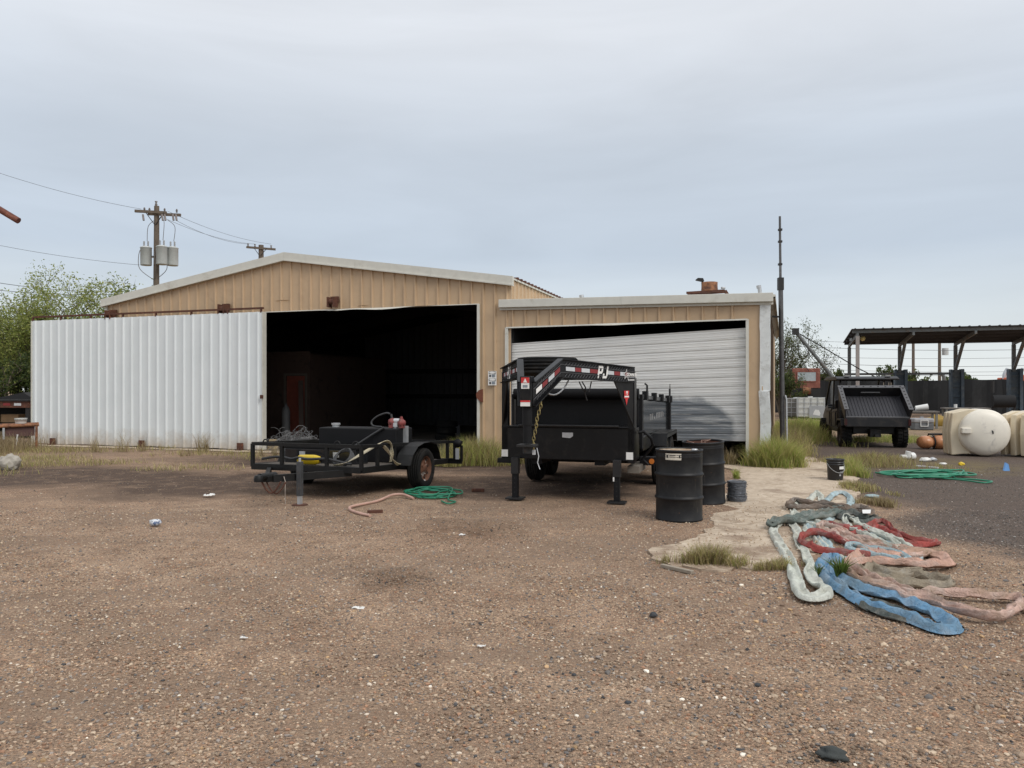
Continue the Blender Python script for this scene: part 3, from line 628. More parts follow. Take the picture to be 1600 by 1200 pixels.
# ------------------------------------------------------------ helpers for things
def spline(pts, n=6, closed=False):
    P = [Vector(p) for p in pts]; out = []; m = len(P)
    for i in range(m if closed else m-1):
        if closed: a, b, c, d = P[i-1], P[i], P[(i+1) % m], P[(i+2) % m]
        else: a, b, c, d = P[max(i-1, 0)], P[i], P[i+1], P[min(i+2, m-1)]
        for j in range(n):
            t = j/n; out.append(.5*((2*b)+(c-a)*t+(2*a-5*b+4*c-d)*t*t+(3*b-a-3*c+d)*t*t*t))
    if not closed: out.append(P[-1])
    return out
def text_mb(s, size, mat, parent, name, M, bold=.0, depth=.002, shear=0.):
    cu = bpy.data.curves.new('t', 'FONT'); cu.body = s; cu.size = size; cu.extrude = depth; cu.offset = bold; cu.shear = shear
    cu.align_x = 'CENTER'; cu.align_y = 'CENTER'; cu.resolution_u = 3
    o = bpy.data.objects.new('t', cu); COL.objects.link(o); dg = bpy.context.evaluated_depsgraph_get()
    me = bpy.data.meshes.new_from_object(o.evaluated_get(dg)); bpy.data.objects.remove(o); bpy.data.curves.remove(cu)
    me.materials.clear(); me.name = name; me.transform(M)
    return obj(name, me, mat, parent)
AX = Matrix.Rotation(R(90), 4, 'Y')
def wheel(parent, c, r, wd, rimm, r_rim=None, lugs=False, axis=None, side=1, name='wheel', rx=0):
    rr = r_rim or r*.57; M = Matrix.Translation(Vector(c))@(axis if axis is not None else AX); h = wd/2
    m = MB(); pr = [(rr, -h*.80), (rr+.02, -h*.92), (r*.80, -h), (r*.93, -h*.95), (r*.985, -h*.72)]
    for k in range(4):
        z0 = -h*.66+k*h*.36
        pr += [(r, z0), (r, z0+h*.24), (r-.012, z0+h*.26), (r-.012, z0+h*.34)]
    pr += [(r*.985, h*.74), (r*.93, h*.95), (r*.80, h), (rr+.02, h*.92), (rr, h*.80), (rr, -h*.80)]
    m.lathe(pr, 36, M)
    if lugs:
        for k in range(22):
            a = 2*math.pi*k/22
            for sg in (-1, 1):
                q = M@Vector((r*1.01*math.cos(a+.07*sg), r*1.01*math.sin(a+.07*sg), sg*h*.5)); rm = M.to_3x3()@Matrix.Rotation(a+.07*sg, 3, 'Z'); m.box(q, (.045, .055, h*.8), rm)
    w_ = m.build(name, RUBBER, parent)
    m = MB()
    for sg in (1, -1):
        m.lathe([(rr+.004, sg*h*.86), (rr-.012, sg*h*.80), (rr-.02, sg*h*.5), (rr-.035, sg*h*.42), (rr*.72, sg*h*.40), (rr*.6, sg*h*.50), (rr*.34, sg*h*.52), (rr*.30, sg*h*.66), (0.001, sg*h*.68)], 24, M)
        for k in range(6):
            a = k*math.pi/3; q = M@Vector((rr*.45*math.cos(a), rr*.45*math.sin(a), sg*h*.56)); m.box(q, (.02, .02, .03), M.to_3x3())
    m.build('rim', rimm, w_)
    m = MB()                                               # dark hand holes pressed in the rim
    for sg in (1, -1):
        for k in range(8):
            a = k*math.pi/4+.2; q = M@Vector((rr*.80*math.cos(a), rr*.80*math.sin(a), sg*h*.42)); m.box(q, (rr*.13, rr*.2, .012), M.to_3x3()@Matrix.Rotation(a, 3, 'Z'))
    m.build('rim_hole', INTD, w_)
    return w_

# ------------------------------------------------------------ gooseneck dump trailer
dt = thing('dump_trailer', 'black gooseneck dump trailer standing on two jacks before the roll-up door', 'trailer', (.80, 11.3, 0), R(-17))
m = MB(); m.bb(-1.0, 1.0, .0, .5, .60, 1.07); m.build('front_box', BLACKP, dt, .008)
m = MB(); m.bb(-.93, .93, -.03, .46, 1.072, 1.092); lid = m.build('box_lid', BLACKP, dt, .006)
m = MB(); m.tube([(-.72, -.05, 1.10), (.78, -.05, 1.10)], .014, 8); m.build('lid_edge', DKSTEEL, lid)
m = MB(); m.prism([(-.06, -.012, 1.0), (.10, -.012, 1.0), (.10, -.012, .95), (.06, -.012, .92), (-.06, -.012, .93)], (0, .012, 0)); m.build('box_latch', GALV, dt)
ARM = {}
for sg in (1, -1):
    A, K, Q = Vector((sg*1.0, 0.03, 0)), Vector((sg*.27, -1.5, 0)), Vector((sg*.075, -2.12, 0))
    d1 = (K-A).normalized(); nrm = Vector((-d1.y, d1.x, 0)); nrm = nrm if nrm.x*sg > 0 else -nrm
    d2 = (Q-K).normalized(); n2 = Vector((-d2.y, d2.x, 0)); n2 = n2 if n2.x*sg > 0 else -n2
    ARM[sg] = (A, K, Q, nrm, n2)
    zA, zK, zQ = (1.945, 1.735), (2.02, 1.785), (1.72, 1.425)
    # upright
    m = MB(); m.bb(sg*1.0, sg*.90, 0.0, .10, .57, 1.90); m.bb(sg*1.0, sg*.985, .10, .22, .57, 1.80); m.build('upright', BLACKP, dt, .006)
    # web of the arm with its diagonal
    m = MB(); th = nrm*.012
    m.prism([A+Vector((0, 0, zA[1])), A+Vector((0, 0, zA[0])), K+Vector((0, 0, zK[0])), K+Vector((0, 0, zK[1]))], -th)
    m.prism([K+Vector((0, 0, zK[1])), K+Vector((0, 0, zK[0])), Q+Vector((0, 0, zQ[0])), Q+Vector((0, 0, zQ[1]))], -n2*.012)
    web = m.build('neck_arm', BLACKP, dt)
    m = MB()
    for i, (p, q, za, zb, nn, L_) in enumerate(((A, K, zA, zK, nrm, 1), (K, Q, zK, zQ, n2, 1))):
        for j in (0, 1):
            m.beam(p.lerp(q, .035 if i == 0 else 0)+Vector((0, 0, za[j]+(zb[j]-za[j])*(.035 if i == 0 else 0))), q+Vector((0, 0, zb[j])), .085, .014)
    m.build('flange', BLACKP, web)
    # pressed lattice along both edges of the web
    m = MB()
    for p, q, za, zb, nn in ((A, K, zA, zK, nrm), (K, Q, zK, zQ, n2)):
        L_ = (q-p).length; kk = int(L_/.062)
        for i in range(2, kk-1):
            f0, f1 = i/kk, (i+.8)/kk
            for lo, hi in ((.05, .25), (.75, .95)):
                a = p.lerp(q, f0); b = p.lerp(q, f1); h0 = za[1]+(zb[1]-za[1])*f0; H0 = (za[0]-za[1])
                sw = (lo, hi) if sg > 0 else (hi, lo)
                m.beam(a+nn*.006+Vector((0, 0, h0+H0*sw[1])), b+nn*.006+Vector((0, 0, h0+H0*sw[0])), .006, .006)
        for fr in (.28, .72):
            m.beam(p+nn*.008+Vector((0, 0, za[1]+(za[0]-za[1])*fr)), q+nn*.008+Vector((0, 0, zb[1]+(zb[0]-zb[1])*fr)), .007, .005)
    m.build('lattice_edge', pm('scuffed_black', (.10, .10, .105), .4, var=.3), web)
    # gusset
    g = d1*.52
    m = MB(); m.prism([A+Vector((0, 0, 1.06)), A+Vector((0, 0, zA[1])), A+g+Vector((0, 0, zA[1]+.02))], -th); m.build('gusset', BLACKP, dt)
    m = MB(); m.beam(A+nrm*.0+Vector((0, 0, 1.06)), A+g+Vector((0, 0, zA[1]+.02)), .02, .008); m.build('gusset_edge', DKSTEEL, dt)
    # tape
    Hm = lambda f: (zA[1]+zA[0])/2+((zK[1]+zK[0])/2-(zA[1]+zA[0])/2)*f
    for i, (f0, f1, mt) in enumerate(((.94, .83, SILT), (.825, .75, REDT), (.745, .64, SILT), (.635, .53, REDT), (.40, .31, SILT), (.305, .225, REDT), (.22, .15, SILT), (.145, .10, REDT))):
        p, q = A.lerp(K, f0), A.lerp(K, f1); o_ = nrm*.004
        MB().prism([p+o_+Vector((0, 0, Hm(f0)-.026)), q+o_+Vector((0, 0, Hm(f1)-.026)), q+o_+Vector((0, 0, Hm(f1)+.026)), p+o_+Vector((0, 0, Hm(f0)+.026))], nrm*.002).build('reflector', mt, web)
    H2 = lambda f: (zK[1]+zK[0])/2+((zQ[1]+zQ[0])/2-(zK[1]+zK[0])/2)*f
    for f0, f1, mt in ((.04, .24, REDT), (.25, .46, SILT), (.5, .68, REDT), (.70, .90, STICK)):
        p, q = K.lerp(Q, f0), K.lerp(Q, f1); o_ = n2*.004
        MB().prism([p+o_+Vector((0, 0, H2(f0)-.03)), q+o_+Vector((0, 0, H2(f1)-.03)), q+o_+Vector((0, 0, H2(f1)+.03)), p+o_+Vector((0, 0, H2(f0)+.03))], n2*.002).build('reflector', mt, web)
    # letters on the outer face
    ex = (A-K).normalized()*sg; ez = Vector((0, 0, 1)); ey = nrm
    def face(f, z, off=.006):
        o_ = A.lerp(K, f)+nrm*off; M = Matrix((( ex.x, 0, ey.x, o_.x), (ex.y, 0, ey.y, o_.y), (0, 1, 0, z), (0, 0, 0, 1))); return M
    # slanted block letters P and J
    Mx = face(.465, Hm(.465))
    def glyph(polys, s, x0):
        m = MB()
        for P in polys: m.prism([Mx@Vector(((x+x0+.22*y)*s, y*s, .002)) for x, y in P], nrm*.002)
        return m
    S_ = .17
    glyph([[(-.32, -.5), (-.12, -.5), (-.12, .5), (-.32, .5)], [(-.12, .5), (-.12, .28), (.12, .28), (.22, .5)], [(.22, .5), (.12, .28), (.12, .06), (.32, .0), (.32, .38)], [(-.12, .06), (-.12, -.14), (.2, -.14), (.32, .0), (.12, .06)]], S_, -.36).build('letter_p', STICK, web)
    glyph([[(.12, .5), (.32, .5), (.32, -.3), (.12, -.3)], [(-.32, -.5), (.18, -.5), (.32, -.3), (-.32, -.3)], [(-.32, -.3), (-.12, -.3), (-.12, -.12), (-.32, -.12)]], S_, .34).build('letter_j', STICK, web)
    if sg == 1:
        Ms = face(.075, 1.845); m = MB(); st = []
        for k in range(10):
            rr = .075 if k % 2 == 0 else .028; a = math.pi/2+k*math.pi/5; st.append((rr*math.cos(a), rr*math.sin(a)))
        for k in range(10):
            p, q = st[k], st[(k+1) % 10]; m.beam(Ms@Vector((p[0]-.10, p[1], .002)), Ms@Vector((q[0]-.10, q[1], .002)), .010, .004)
        m.build('star_logo', STICK, web)
        text_mb('CONNER', .062, STICK, web, 'logo_lettering', Ms@Matrix.Translation((.03, -.005, .002)), .002)
        m = MB()
        for j in range(8): m.prism([Ms@Vector((x_, y_, .002)) for x_, y_ in ((-.07+j*.024, -.045), (-.054+j*.024, -.045), (-.054+j*.024, -.03), (-.07+j*.024, -.03))], nrm*.001)
        m.build('logo_small_print', pm('grey_print', (.35, .35, .36), .5, bump=0), web)
        m = MB()
        for j in range(10): m.prism([Ms@Vector((x_, y_, .002)) for x_, y_ in ((-.06+j*.0165, -.085), (-.048+j*.0165, -.085), (-.048+j*.0165, -.066), (-.06+j*.0165, -.066))], nrm*.001)
        m.build('phone_line', STICK, web)
        # red shield
        Mg = face(.13, 1.53); m = MB(); m.prism([Mg@Vector((x_, y_, .0)) for x_, y_ in ((-.065, .085), (.065, .085), (.055, .03), (.065, -.02), (.035, -.025), (.0, -.12), (-.035, -.025), (-.065, -.02), (-.055, .03))], nrm*.002); sh_ = m.build('shield_logo', REDS, dt)
        text_mb('PJ', .062, STICK, sh_, 'shield_letters', Mg@Matrix.Translation((0, .055, .004)), .001, shear=.2)
        m = MB(); m.prism([Mg@Vector((x_, y_, .003)) for x_, y_ in ((-.055, .012), (.055, .012), (.055, -.008), (-.055, -.008))], nrm*.002); m.build('shield_band', STICK, sh_)
# coupler column
m = MB(); m.bb(-.07, .07, -2.19, -2.04, 1.42, 1.79); m.build('coupler_head', BLACKP, dt, .008)
m = MB(); m.cyl((0, -2.105, .98), (0, -2.105, 1.43), .052, 18); m.cyl((0, -2.105, 1.2), (0, -2.105, 1.42), .06, 18); m.build('coupler_tube', BLACKM, dt)
m = MB(); m.bb(-.11, .11, -2.2, -2.0, .94, .97); m.cyl((0, -2.105, .86), (0, -2.105, .94), .055, 14); m.build('coupler_plate', DKSTEEL, dt, .004)
m = MB(); m.bb(-.05, .05, -2.196, -2.192, 1.64, 1.775); a_ = m.build('danger_label', STICK, dt); m = MB(); m.bb(-.05, .05, -2.199, -2.196, 1.71, 1.775); m.build('label_band', REDS, a_); m = MB(); m.prism([(-.025, -2.201, 1.715), (.025, -2.201, 1.715), (0, -2.201, 1.765)], (0, .002, 0)); m.build('label_triangle', STICK, a_)
m = MB(); m.bb(-.03, .03, -2.199, -2.196, 1.655, 1.685); m.build('label_text', GREYI, a_)
m = MB(); m.bb(-.06, .06, -2.196, -2.192, 1.43, 1.50); a_ = m.build('warning_label', STICK, dt); m = MB(); m.bb(-.06, .06, -2.199, -2.196, 1.48, 1.50); m.build('label_band', REDS, a_)
# chain hanging from the neck
m = MB(); prev = None; CH = pm('yellow_chain', (.30, .24, .10), .5, .5, var=.3)
for k in range(15):
    f = k/14; p = Vector((.14-.10*math.sin(f*1.4)+.0, -1.98+.02*math.sin(k), 1.47-.56*f)); ring = []
    for j in range(10):
        a = j*math.pi/5; l = Vector((.017*math.cos(a), 0, .030*math.sin(a))) if k % 2 else Vector((0, .017*math.cos(a), .030*math.sin(a))); ring.append(p+l)
    m.tube(ring, .006, 5, closed=True)
m.build('safety_chain', CH, dt)
m = MB(); m.tube([(.09, -2.0, .92), (.12, -2.02, .82), (.10, -2.0, .74), (.13, -2.0, .66)], .006, 5); m.bb(.05, .09, -2.06, -2.05, .84, .90); m.build('breakaway_cable', SILT, dt)
# cross members and flat spare tyre between the arms
m = MB(); m.beam((-.62, -.75, 1.80), (.62, -.75, 1.80), .1, .06); m.beam((-.9, -.15, 1.80), (.9, -.15, 1.80), .1, .06); m.build('cross_member', BLACKP, dt)
wheel(dt, (-.14, -.60, 1.945), .44, .27, DKSTEEL, .22, axis=Matrix.Identity(4), name='spare_wheel')
# grey electric loops below the neck
m = MB(); m.tube([(.02+.26*f-.10, -1.35+.7*f, 1.76-.20*math.sin(math.pi*f)**.8) for f in [i/12 for i in range(13)]], .011, 6); m.build('cable_loop', SILT, dt)
m = MB(); m.tube([(.40, -.8, 1.74), (.44, -.75, 1.66), (.42, -.7, 1.58), (.45, -.7, 1.48)], .009, 6); m.tube([(.36, -.8, 1.74), (.42, -.8, 1.62), (.50, -.8, 1.60), (.52, -.75, 1.74)], .009, 6); m.build('cable_loop', DKSTEEL, dt)
# jacks
for sg, zt in ((-1, .95), (1, .95)):
    x = sg*.76; m = MB(); m.bb(x-.055, x+.055, -.13, -.02, .38, .62); jk = m.build('landing_jack', DKSTEEL, dt, .005)
    m = MB(); m.bb(x-.042, x+.042, -.117, -.033, .03, .40); m.build('jack_leg', BLACKM, jk)
    m = MB(); m.bb(x-.13, x+.13, -.18, .03, .008, .03); m.build('jack_foot', DKSTEEL, jk)
    m = MB()
    for k in range(4): m.bb(x-.008, x+.008, -.1195, -.117, .10+.07*k, .115+.07*k)
    m.build('pin_hole', INTD, jk)
    if sg > 0: MB().bb(x-.05, x-.03, -.135, -.125, .32, .38).build('jack_tag', STICK, jk)
for x, z in ((-.95, .63), (.93, .63)): MB().bb(x-.05, x+.05, -.006, -.001, z-.005, z+.10).build('capacity_label', STICK, dt)
MB().bb(-1.06, -.78, -.03, .2, .53, .60).build('frame_bracket', BLACKM, dt)
# frame rails, bed
for sg in (1, -1): MB().bb(sg*.55, sg*.40, .1, 5.1, .52, .72).build('frame_rail', BLACKM, dt)
m = MB()
def bz(y): return 1.5-.025*(y-.6)
xb = .99; y0_, y1_ = .62, 5.2
m.prism([(xb, y0_, .80), (xb, y1_, .74), (xb, y1_, bz(y1_)), (xb, y0_, bz(y0_))], (-.03, 0, 0)); GLOSS = pm('glossy_black', (.016, .017, .019), .12, var=.15, bump=.10, bscale=2.5, rvar=.05); m.build('bed_side', GLOSS, dt)
m = MB(); m.prism([(-xb, y0_, .80), (-xb, y1_, .74), (-xb, y1_, bz(y1_)), (-xb, y0_, bz(y0_))], (.03, 0, 0)); m.build('bed_side', GLOSS, dt)
MB().bb(-.96, .96, y0_+.01, y0_+.06, .80, 1.56).build('bed_front', BLACKM, dt)
MB().bb(-.96, .96, y1_-.06, y1_, .74, 1.36).build('tailgate', BLACKM, dt)
MB().prism([(-.96, y0_+.06, .80), (.96, y0_+.06, .80), (.96, y1_-.06, .74), (-.96, y1_-.06, .74)], (0, 0, .03)).build('bed_floor', BLACKM, dt)
m = MB(); m.cyl((-.98, .60, 1.565), (.98, .60, 1.565), .085, 16); m.build('tarp_roll', pm('tarp', (.008, .008, .009), .75, bump=.6, bscale=18, spec=.15), dt)
for sg in (1, -1):
    m = MB(); m.prism([(sg*1.015, y0_, bz(y0_)), (sg*1.015, y1_, bz(y1_)), (sg*1.015, y1_, bz(y1_)+.06), (sg*1.015, y0_, bz(y0_)+.06)], (-sg*.08, 0, 0)); m.build('top_rail', pm('rail_grey', (.09, .095, .10), .3, var=.2), dt)
    for yy in (1.05, 2.25, 3.4, 4.6, 5.12): MB().bb(sg*1.06, sg*.985, yy-.10, yy+.10, bz(yy)-.02, bz(yy)+.12).build('stake_pocket', BLACKM, dt)
    MB().bb(sg*1.035, sg*.992, 4.98, 5.2, .74, bz(5.1)).build('corner_post', BLACKM, dt)
    MB().bb(sg*1.03, sg*.992, y0_, y0_+.14, .74, 1.56).build('corner_post', BLACKM, dt)
    MB().prism([(sg*1.03, .7, .70), (sg*1.03, 3.9, .68), (sg*1.03, 3.9, .86), (sg*1.03, .7, .90)], (-sg*.04, 0, 0)).build('skirt_rail', BLACKP, dt)
    # fender
    m = MB(); pr = [(1.86, .70), (1.98, .90), (3.80, .88), (3.92, .68)]
    for (ya, za), (yb, zb) in zip(pr, pr[1:]): m.prism([(sg*1.0, ya, za), (sg*1.0, yb, zb), (sg*1.0, yb, zb-.012), (sg*1.0, ya, za-.012)], (sg*.27, 0, 0))
    m.prism([(sg*1.27, 1.86, .66), (sg*1.27, 1.98, .90), (sg*1.27, 3.80, .88), (sg*1.27, 3.92, .64), (sg*1.27, 3.84, .64), (sg*1.27, 3.76, .82), (sg*1.27, 2.03, .83), (sg*1.27, 1.93, .66)], (-sg*.012, 0, 0)); m.build('fender', BLACKP, dt)
    for yy in (2.40, 3.36): wheel(dt, (sg*1.11, yy, .40), .40, .235, DKSTEEL)
m = MB()
for yy in (2.40, 3.36): m.cyl((-1.1, yy, .40), (1.1, yy, .40), .06, 10)
m.build('axle', DKSTEEL, dt)
# pale worn strokes of lettering on the bed side
m = MB(); yy = 1.9
for k, (wd_, tall) in enumerate(((.1, 1), (.07, 1), (.1, 1), (0, 0), (.16, .4), (0, 0), (.13, 1), (.06, 1), (.12, 1), (.12, 1), (.06, 1), (.12, 1), (.06, 1), (.12, .8))):
    if wd_:
        m.bb(.992, .994, yy, yy+wd_*.45, 1.12, 1.12+.10*tall)
        if k % 2 == 0 and tall == 1: m.bb(.992, .994, yy, yy+wd_, 1.20, 1.22)
    yy += .16
m.build('worn_lettering', pm('pale_lettering', (.38, .38, .38), .6), dt)
m = MB(); m.tube([(1.0, 1.45, bz(1.4)), (1.0, 1.45, bz(1.4)+.22), (.97, 1.42, bz(1.4)+.25)], .016, 8); m.build('tarp_crank', DKSTEEL, dt)
m = MB(); m.tube([(1.02, 5.05, bz(5)), (1.02, 5.05, bz(5)+.26)], .02, 8); m.tube([(1.02, 5.02, bz(5)+.1), (1.02, 5.1, bz(5)+.36)], .008, 6); m.build('tarp_arm', DKSTEEL, dt)
# bent handle and lamp at the right front
m = MB(); m.tube([(1.02, .25, 1.00), (1.10, .25, 1.02), (1.20, .3, .92), (1.22, .35, .82), (1.12, .4, .68), (1.06, .4, .60), (1.14, .42, .52)], .022, 8); m.build('hydraulic_line', BLACKM, dt)
m = MB(); m.bb(1.0, 1.26, .55, .75, .50, .62); m.build('light_bracket', BLACKM, dt)
m = MB(); m.cyl((1.18, .56, .56), (1.18, .535, .56), .04, 14); AMB = pm('amber_lens', (.60, .17, .02), .25, bump=0, var=.1); m.build('marker_lamp', AMB, dt)
m = MB(); m.bb(.88, 1.05, .12, .9, .42, .52); m.build('frame_bracket', pm('mud_steel', (.16, .14, .115), .8), dt)

# ------------------------------------------------------------ utility trailer
ut = thing('utility_trailer', 'small black railed utility trailer with single axle and rusty rims', 'trailer', (-2.558, 13.056, 0), R(-19.5))
FY, BY, HW = -1.62, 1.42, .955
def uz(y, z): return z-.040*y
def urail(p, q, w_=.045, h_=.05):
    return MB().beam((p[0], p[1], uz(p[1], p[2])), (q[0], q[1], uz(q[1], q[2])), w_, h_)
ZB, ZT = .385, .735
OLDBLK = pm('worn_black', (.009, .009, .009), .5, var=.35, scale=8, bump=.25, col2=(.03, .024, .02), sc2=6, th=(.58, .78), spec=.3)
for nm, p, q, ww in (('front_rail', (-HW, FY, ZT), (HW, FY, ZT), .05), ('side_rail', (-HW, FY, ZT), (-HW, BY, ZT), .05), ('side_rail', (HW, FY, ZT), (HW, BY, ZT), .05), ('rear_rail', (-HW-.3, BY, ZT), (HW+.3, BY, ZT), .03)):
    urail(p, q, ww, .05).build(nm, OLDBLK, ut)
for nm, p, q in (('front_sill', (-HW, FY, ZB), (HW, FY, ZB)), ('side_sill', (-HW, FY, ZB), (-HW, BY, ZB)), ('side_sill', (HW, FY, ZB), (HW, BY, ZB)), ('rear_sill', (-HW-.25, BY, ZB), (HW+.28, BY, ZB))):
    urail(p, q, .06, .09).build(nm, OLDBLK, ut)
for x, y in [(-HW, FY), (-.42, FY), (.37, FY), (HW, FY), (-HW, -.9), (-HW, -.1), (-HW, .8), (HW, -1.15), (HW, -.62), (HW, .75), (-HW, BY), (HW, BY)]:
    MB().beam((x, y, uz(y, ZB)), (x, y, uz(y, ZT)), .048, .048).build('rail_post', OLDBLK, ut)
m = MB(); m.add([(-HW, FY, uz(FY, .425)), (HW, FY, uz(FY, .425)), (HW, BY, uz(BY, .425)), (-HW, BY, uz(BY, .425)), (-HW, FY, uz(FY, .40)), (HW, FY, uz(FY, .40)), (HW, BY, uz(BY, .40)), (-HW, BY, uz(BY, .40))], [(0, 1, 2, 3), (7, 6, 5, 4), (0, 4, 5, 1), (1, 5, 6, 2), (2, 6, 7, 3), (3, 7, 4, 0)])
m.build('deck', pm('deck_wood', (.10, .085, .07), .9, var=.3), ut)
CP = Vector((.05, FY-.92, .40))
for sg in (1, -1): MB().beam((CP.x+sg*.05, CP.y, .40), (sg*.72, FY+.1, .40), .06, .10).build('tongue_bar', OLDBLK, ut)
m = MB(); m.cyl(CP+Vector((0, .12, .03)), CP+Vector((0, -.22, .04)), .05, 12); m.bb(CP.x-.06, CP.x+.06, CP.y-.12, CP.y+.15, .36, .44); m.lathe([(.001, .1), (.05, .085), (.065, .04), (.06, 0)], 14, Matrix.Translation((CP.x, CP.y-.24, .38))); m.build('coupler', OLDBLK, ut, .004)
m = MB(); ch = [CP+Vector((-.06+.28*f, -.1+.05*f, -.03-.16*math.sin(math.pi*f))) for f in [i/14 for i in range(15)]]; m.tube(ch, .012, 6); m.tube([c+Vector((.05, .04, -.01)) for c in ch], .010, 6); m.build('safety_chain', RUST, ut)
m = MB(); m.tube([CP+Vector((.16, .1, .02)), CP+Vector((.2, .08, -.05)), CP+Vector((.18, .1, -.2)), CP+Vector((.17, .12, -.36))], .006, 5); m.build('hanging_cord', pm('cord_grey', (.35, .3, .26), .8), ut)
jx, jy = .36, FY-.66
m = MB(); m.bb(jx-.035, jx+.035, jy-.035, jy+.035, .14, .62); jk = m.build('tongue_jack', pm('jack_grey', (.055, .058, .062), .5, var=.3, col2=(.11, .09, .07), sc2=9), ut, .004)
m = MB(); m.bb(jx-.026, jx+.026, jy-.026, jy+.026, .02, .15); m.build('jack_inner', GALV, jk)
m = MB(); m.lathe([(.001, .012), (.10, .010), (.115, .004), (.11, .0)], 16, Matrix.Translation((jx, jy, .012))); m.build('jack_foot', RUST, jk)
m = MB(); m.cyl((jx, jy, .62), (jx, jy, .67), .018, 8); m.build('jack_crank', GALV, jk)
RIMR = pm('rusty_rim', (.14, .062, .035), .8, var=.4, scale=14, bump=.4, col2=(.50, .48, .45), sc2=7, th=(.58, .66))
for sg in (1, -1):
    wheel(ut, (sg*1.12, 0, .335), .335, .215, RIMR, .20)
    m = MB(); seg = [(-.62, .44), (-.52, .60), (-.34, .72), (-.12, .765), (.12, .765), (.34, .72), (.46, .60), (.52, .45)]
    for (ya, za), (yb, zb) in zip(seg, seg[1:]): m.prism([(sg*.97, ya, za), (sg*.97, yb, zb), (sg*.97, yb, zb-.008), (sg*.97, ya, za-.008)], (sg*.27, 0, 0))
    m.prism([(sg*.975, y, z) for y, z in seg], (sg*.008, 0, 0)); m.build('fender', OLDBLK, ut)
    m = MB(); m.bb(sg*(HW+.02), sg*(HW+.28), BY-.03, BY+.05, uz(BY, ZB-.02), uz(BY, ZB+.05)); m.bb(sg*(HW+.12), sg*(HW+.17), BY-.02, BY+.02, uz(BY, ZB), uz(BY, ZT+.02)); m.bb(sg*(HW+.26), sg*(HW+.30), BY-.02, BY+.02, uz(BY, ZB), uz(BY, ZT-.06)); m.build('lamp_bracket', OLDBLK, ut)
    m = MB(); m.lathe([(.001, -.02), (.075, -.02), (.08, .02), (.001, .03)], 16, Matrix.Translation((sg*(HW+.22), BY-.03, uz(BY, ZT-.02)))@Matrix.Rotation(R(90), 4, 'X')); m.build('lamp_housing', BLACKM, ut)
    m = MB(); m.bb(sg*(HW+.18), sg*(HW+.25), BY-.045, BY-.035, uz(BY, ZB+.04), uz(BY, ZB+.24)); m.build('licence_plate', pm('plate_grey', (.35, .36, .37), .5), ut)
m = MB(); m.cyl((-1.1, 0, .335), (1.1, 0, .335), .035, 10); m.build('axle', OLDBLK, ut)
for x, y in ((-.72, FY), (.55, FY), (.86, FY)):
    m = MB(); m.tube([(x+.045*math.cos(a), y, uz(y, ZT+.02)+.05*math.sin(a)) for a in [math.pi*i/8 for i in range(9)]], .010, 6); m.build('tie_ring', OLDBLK, ut)
def on(tr, x, y, z):                                  # a point in a trailer's frame -> world
    return Vector(tr.location)+Matrix.Rotation(tr.rotation_euler.z, 3, 'Z')@Vector((x, y, z))
# things carried on it
ft = thing('fuel_tank', 'black rectangular steel fuel tank with red pump on the utility trailer', 'fuel tank', on(ut, .09, -.02, .43), ut.rotation_euler.z)
MB().bb(-.74, .74, -.28, .28, 0, .565).build('tank_body', BLACKM, ft, .02)
m = MB(); m.cyl((-.58, 0, .56), (-.58, 0, .60), .06, 14); m.cyl((-.58, 0, .60), (-.58, 0, .63), .075, 14); m.build('filler_cap', GALV, ft)
PR = pm('pump_red', (.26, .06, .055), .6, var=.35, scale=18, bump=.4, col2=(.10, .05, .04), sc2=12, th=(.52, .66))
m = MB(); m.lathe([(.001, -.05), (.05, -.05), (.052, -.02), (.07, -.015), (.07, .015), (.052, .02), (.05, .05), (.001, .05)], 12, Matrix.Translation((.56, -.1, .665))@AX); m.bb(.52, .60, -.15, -.05, .57, .65); m.lathe([(.001, -.05), (.048, -.05), (.055, -.02), (.072, -.01), (.072, .02), (.05, .025), (.045, .06), (.001, .06)], 12, Matrix.Translation((.73, -.1, .655))@AX); m.bb(.70, .77, -.14, -.06, .57, .64); m.cyl((.73, -.1, .72), (.73, -.1, .76), .025, 8); pp = m.build('pump_body', PR, ft)
m = MB(); m.cyl((.60, -.1, .685), (.70, -.1, .685), .042, 12); m.bb(.61, .68, -.16, -.12, .59, .655); m.build('pump_motor', pm('pump_silver', (.55, .55, .56), .4, .3), pp)
m = MB(); m.cyl((.62, -.1, .56), (.62, -.1, .62), .04, 10); m.bb(.72, .80, -.06, .02, .2, .60); m.build('pump_base', GALV, pp)
HOSE = pm('black_hose', (.03, .03, .031), .5, var=.2)
m = MB(); m.tube(spline([(.52, -.1, .80), (.44, -.1, .81), (.30, -.12, .76), (.20, -.14, .67), (.24, -.16, .60), (.42, -.18, .585)], 6), .016, 8); m.tube([Vector((.52, -.30, .585)), Vector((.30, -.34, .45)), Vector((.0, -.42, .25)), Vector((-.2, -.6, .12))], .02, 8); m.cyl((.54, -.1, .80), (.56, -.1, .70), .02, 8); m.build('pump_hose', HOSE, ft)
tb = thing('tool_chest', 'low black tool chest in front of the fuel tank on the trailer', 'tool box', on(ut, -.12, -.83, .45), ut.rotation_euler.z)
MB().bb(-.68, .62, -.19, .19, 0, .24).build('chest_body', GLOSS, tb, .01); MB().bb(-.70, .64, -.20, .20, .242, .285).build('chest_lid', BLACKM, tb, .01)
m = MB(); m.bb(-.40, -.30, -.205, -.19, .12, .2); m.bb(.22, .32, -.205, -.19, .12, .2); m.build('chest_latch', GALV, tb)
ca = thing('yellow_canister', 'yellow plastic canister lying at the front of the utility trailer', 'canister', on(ut, -.05, FY+.17, .49), ut.rotation_euler.z)
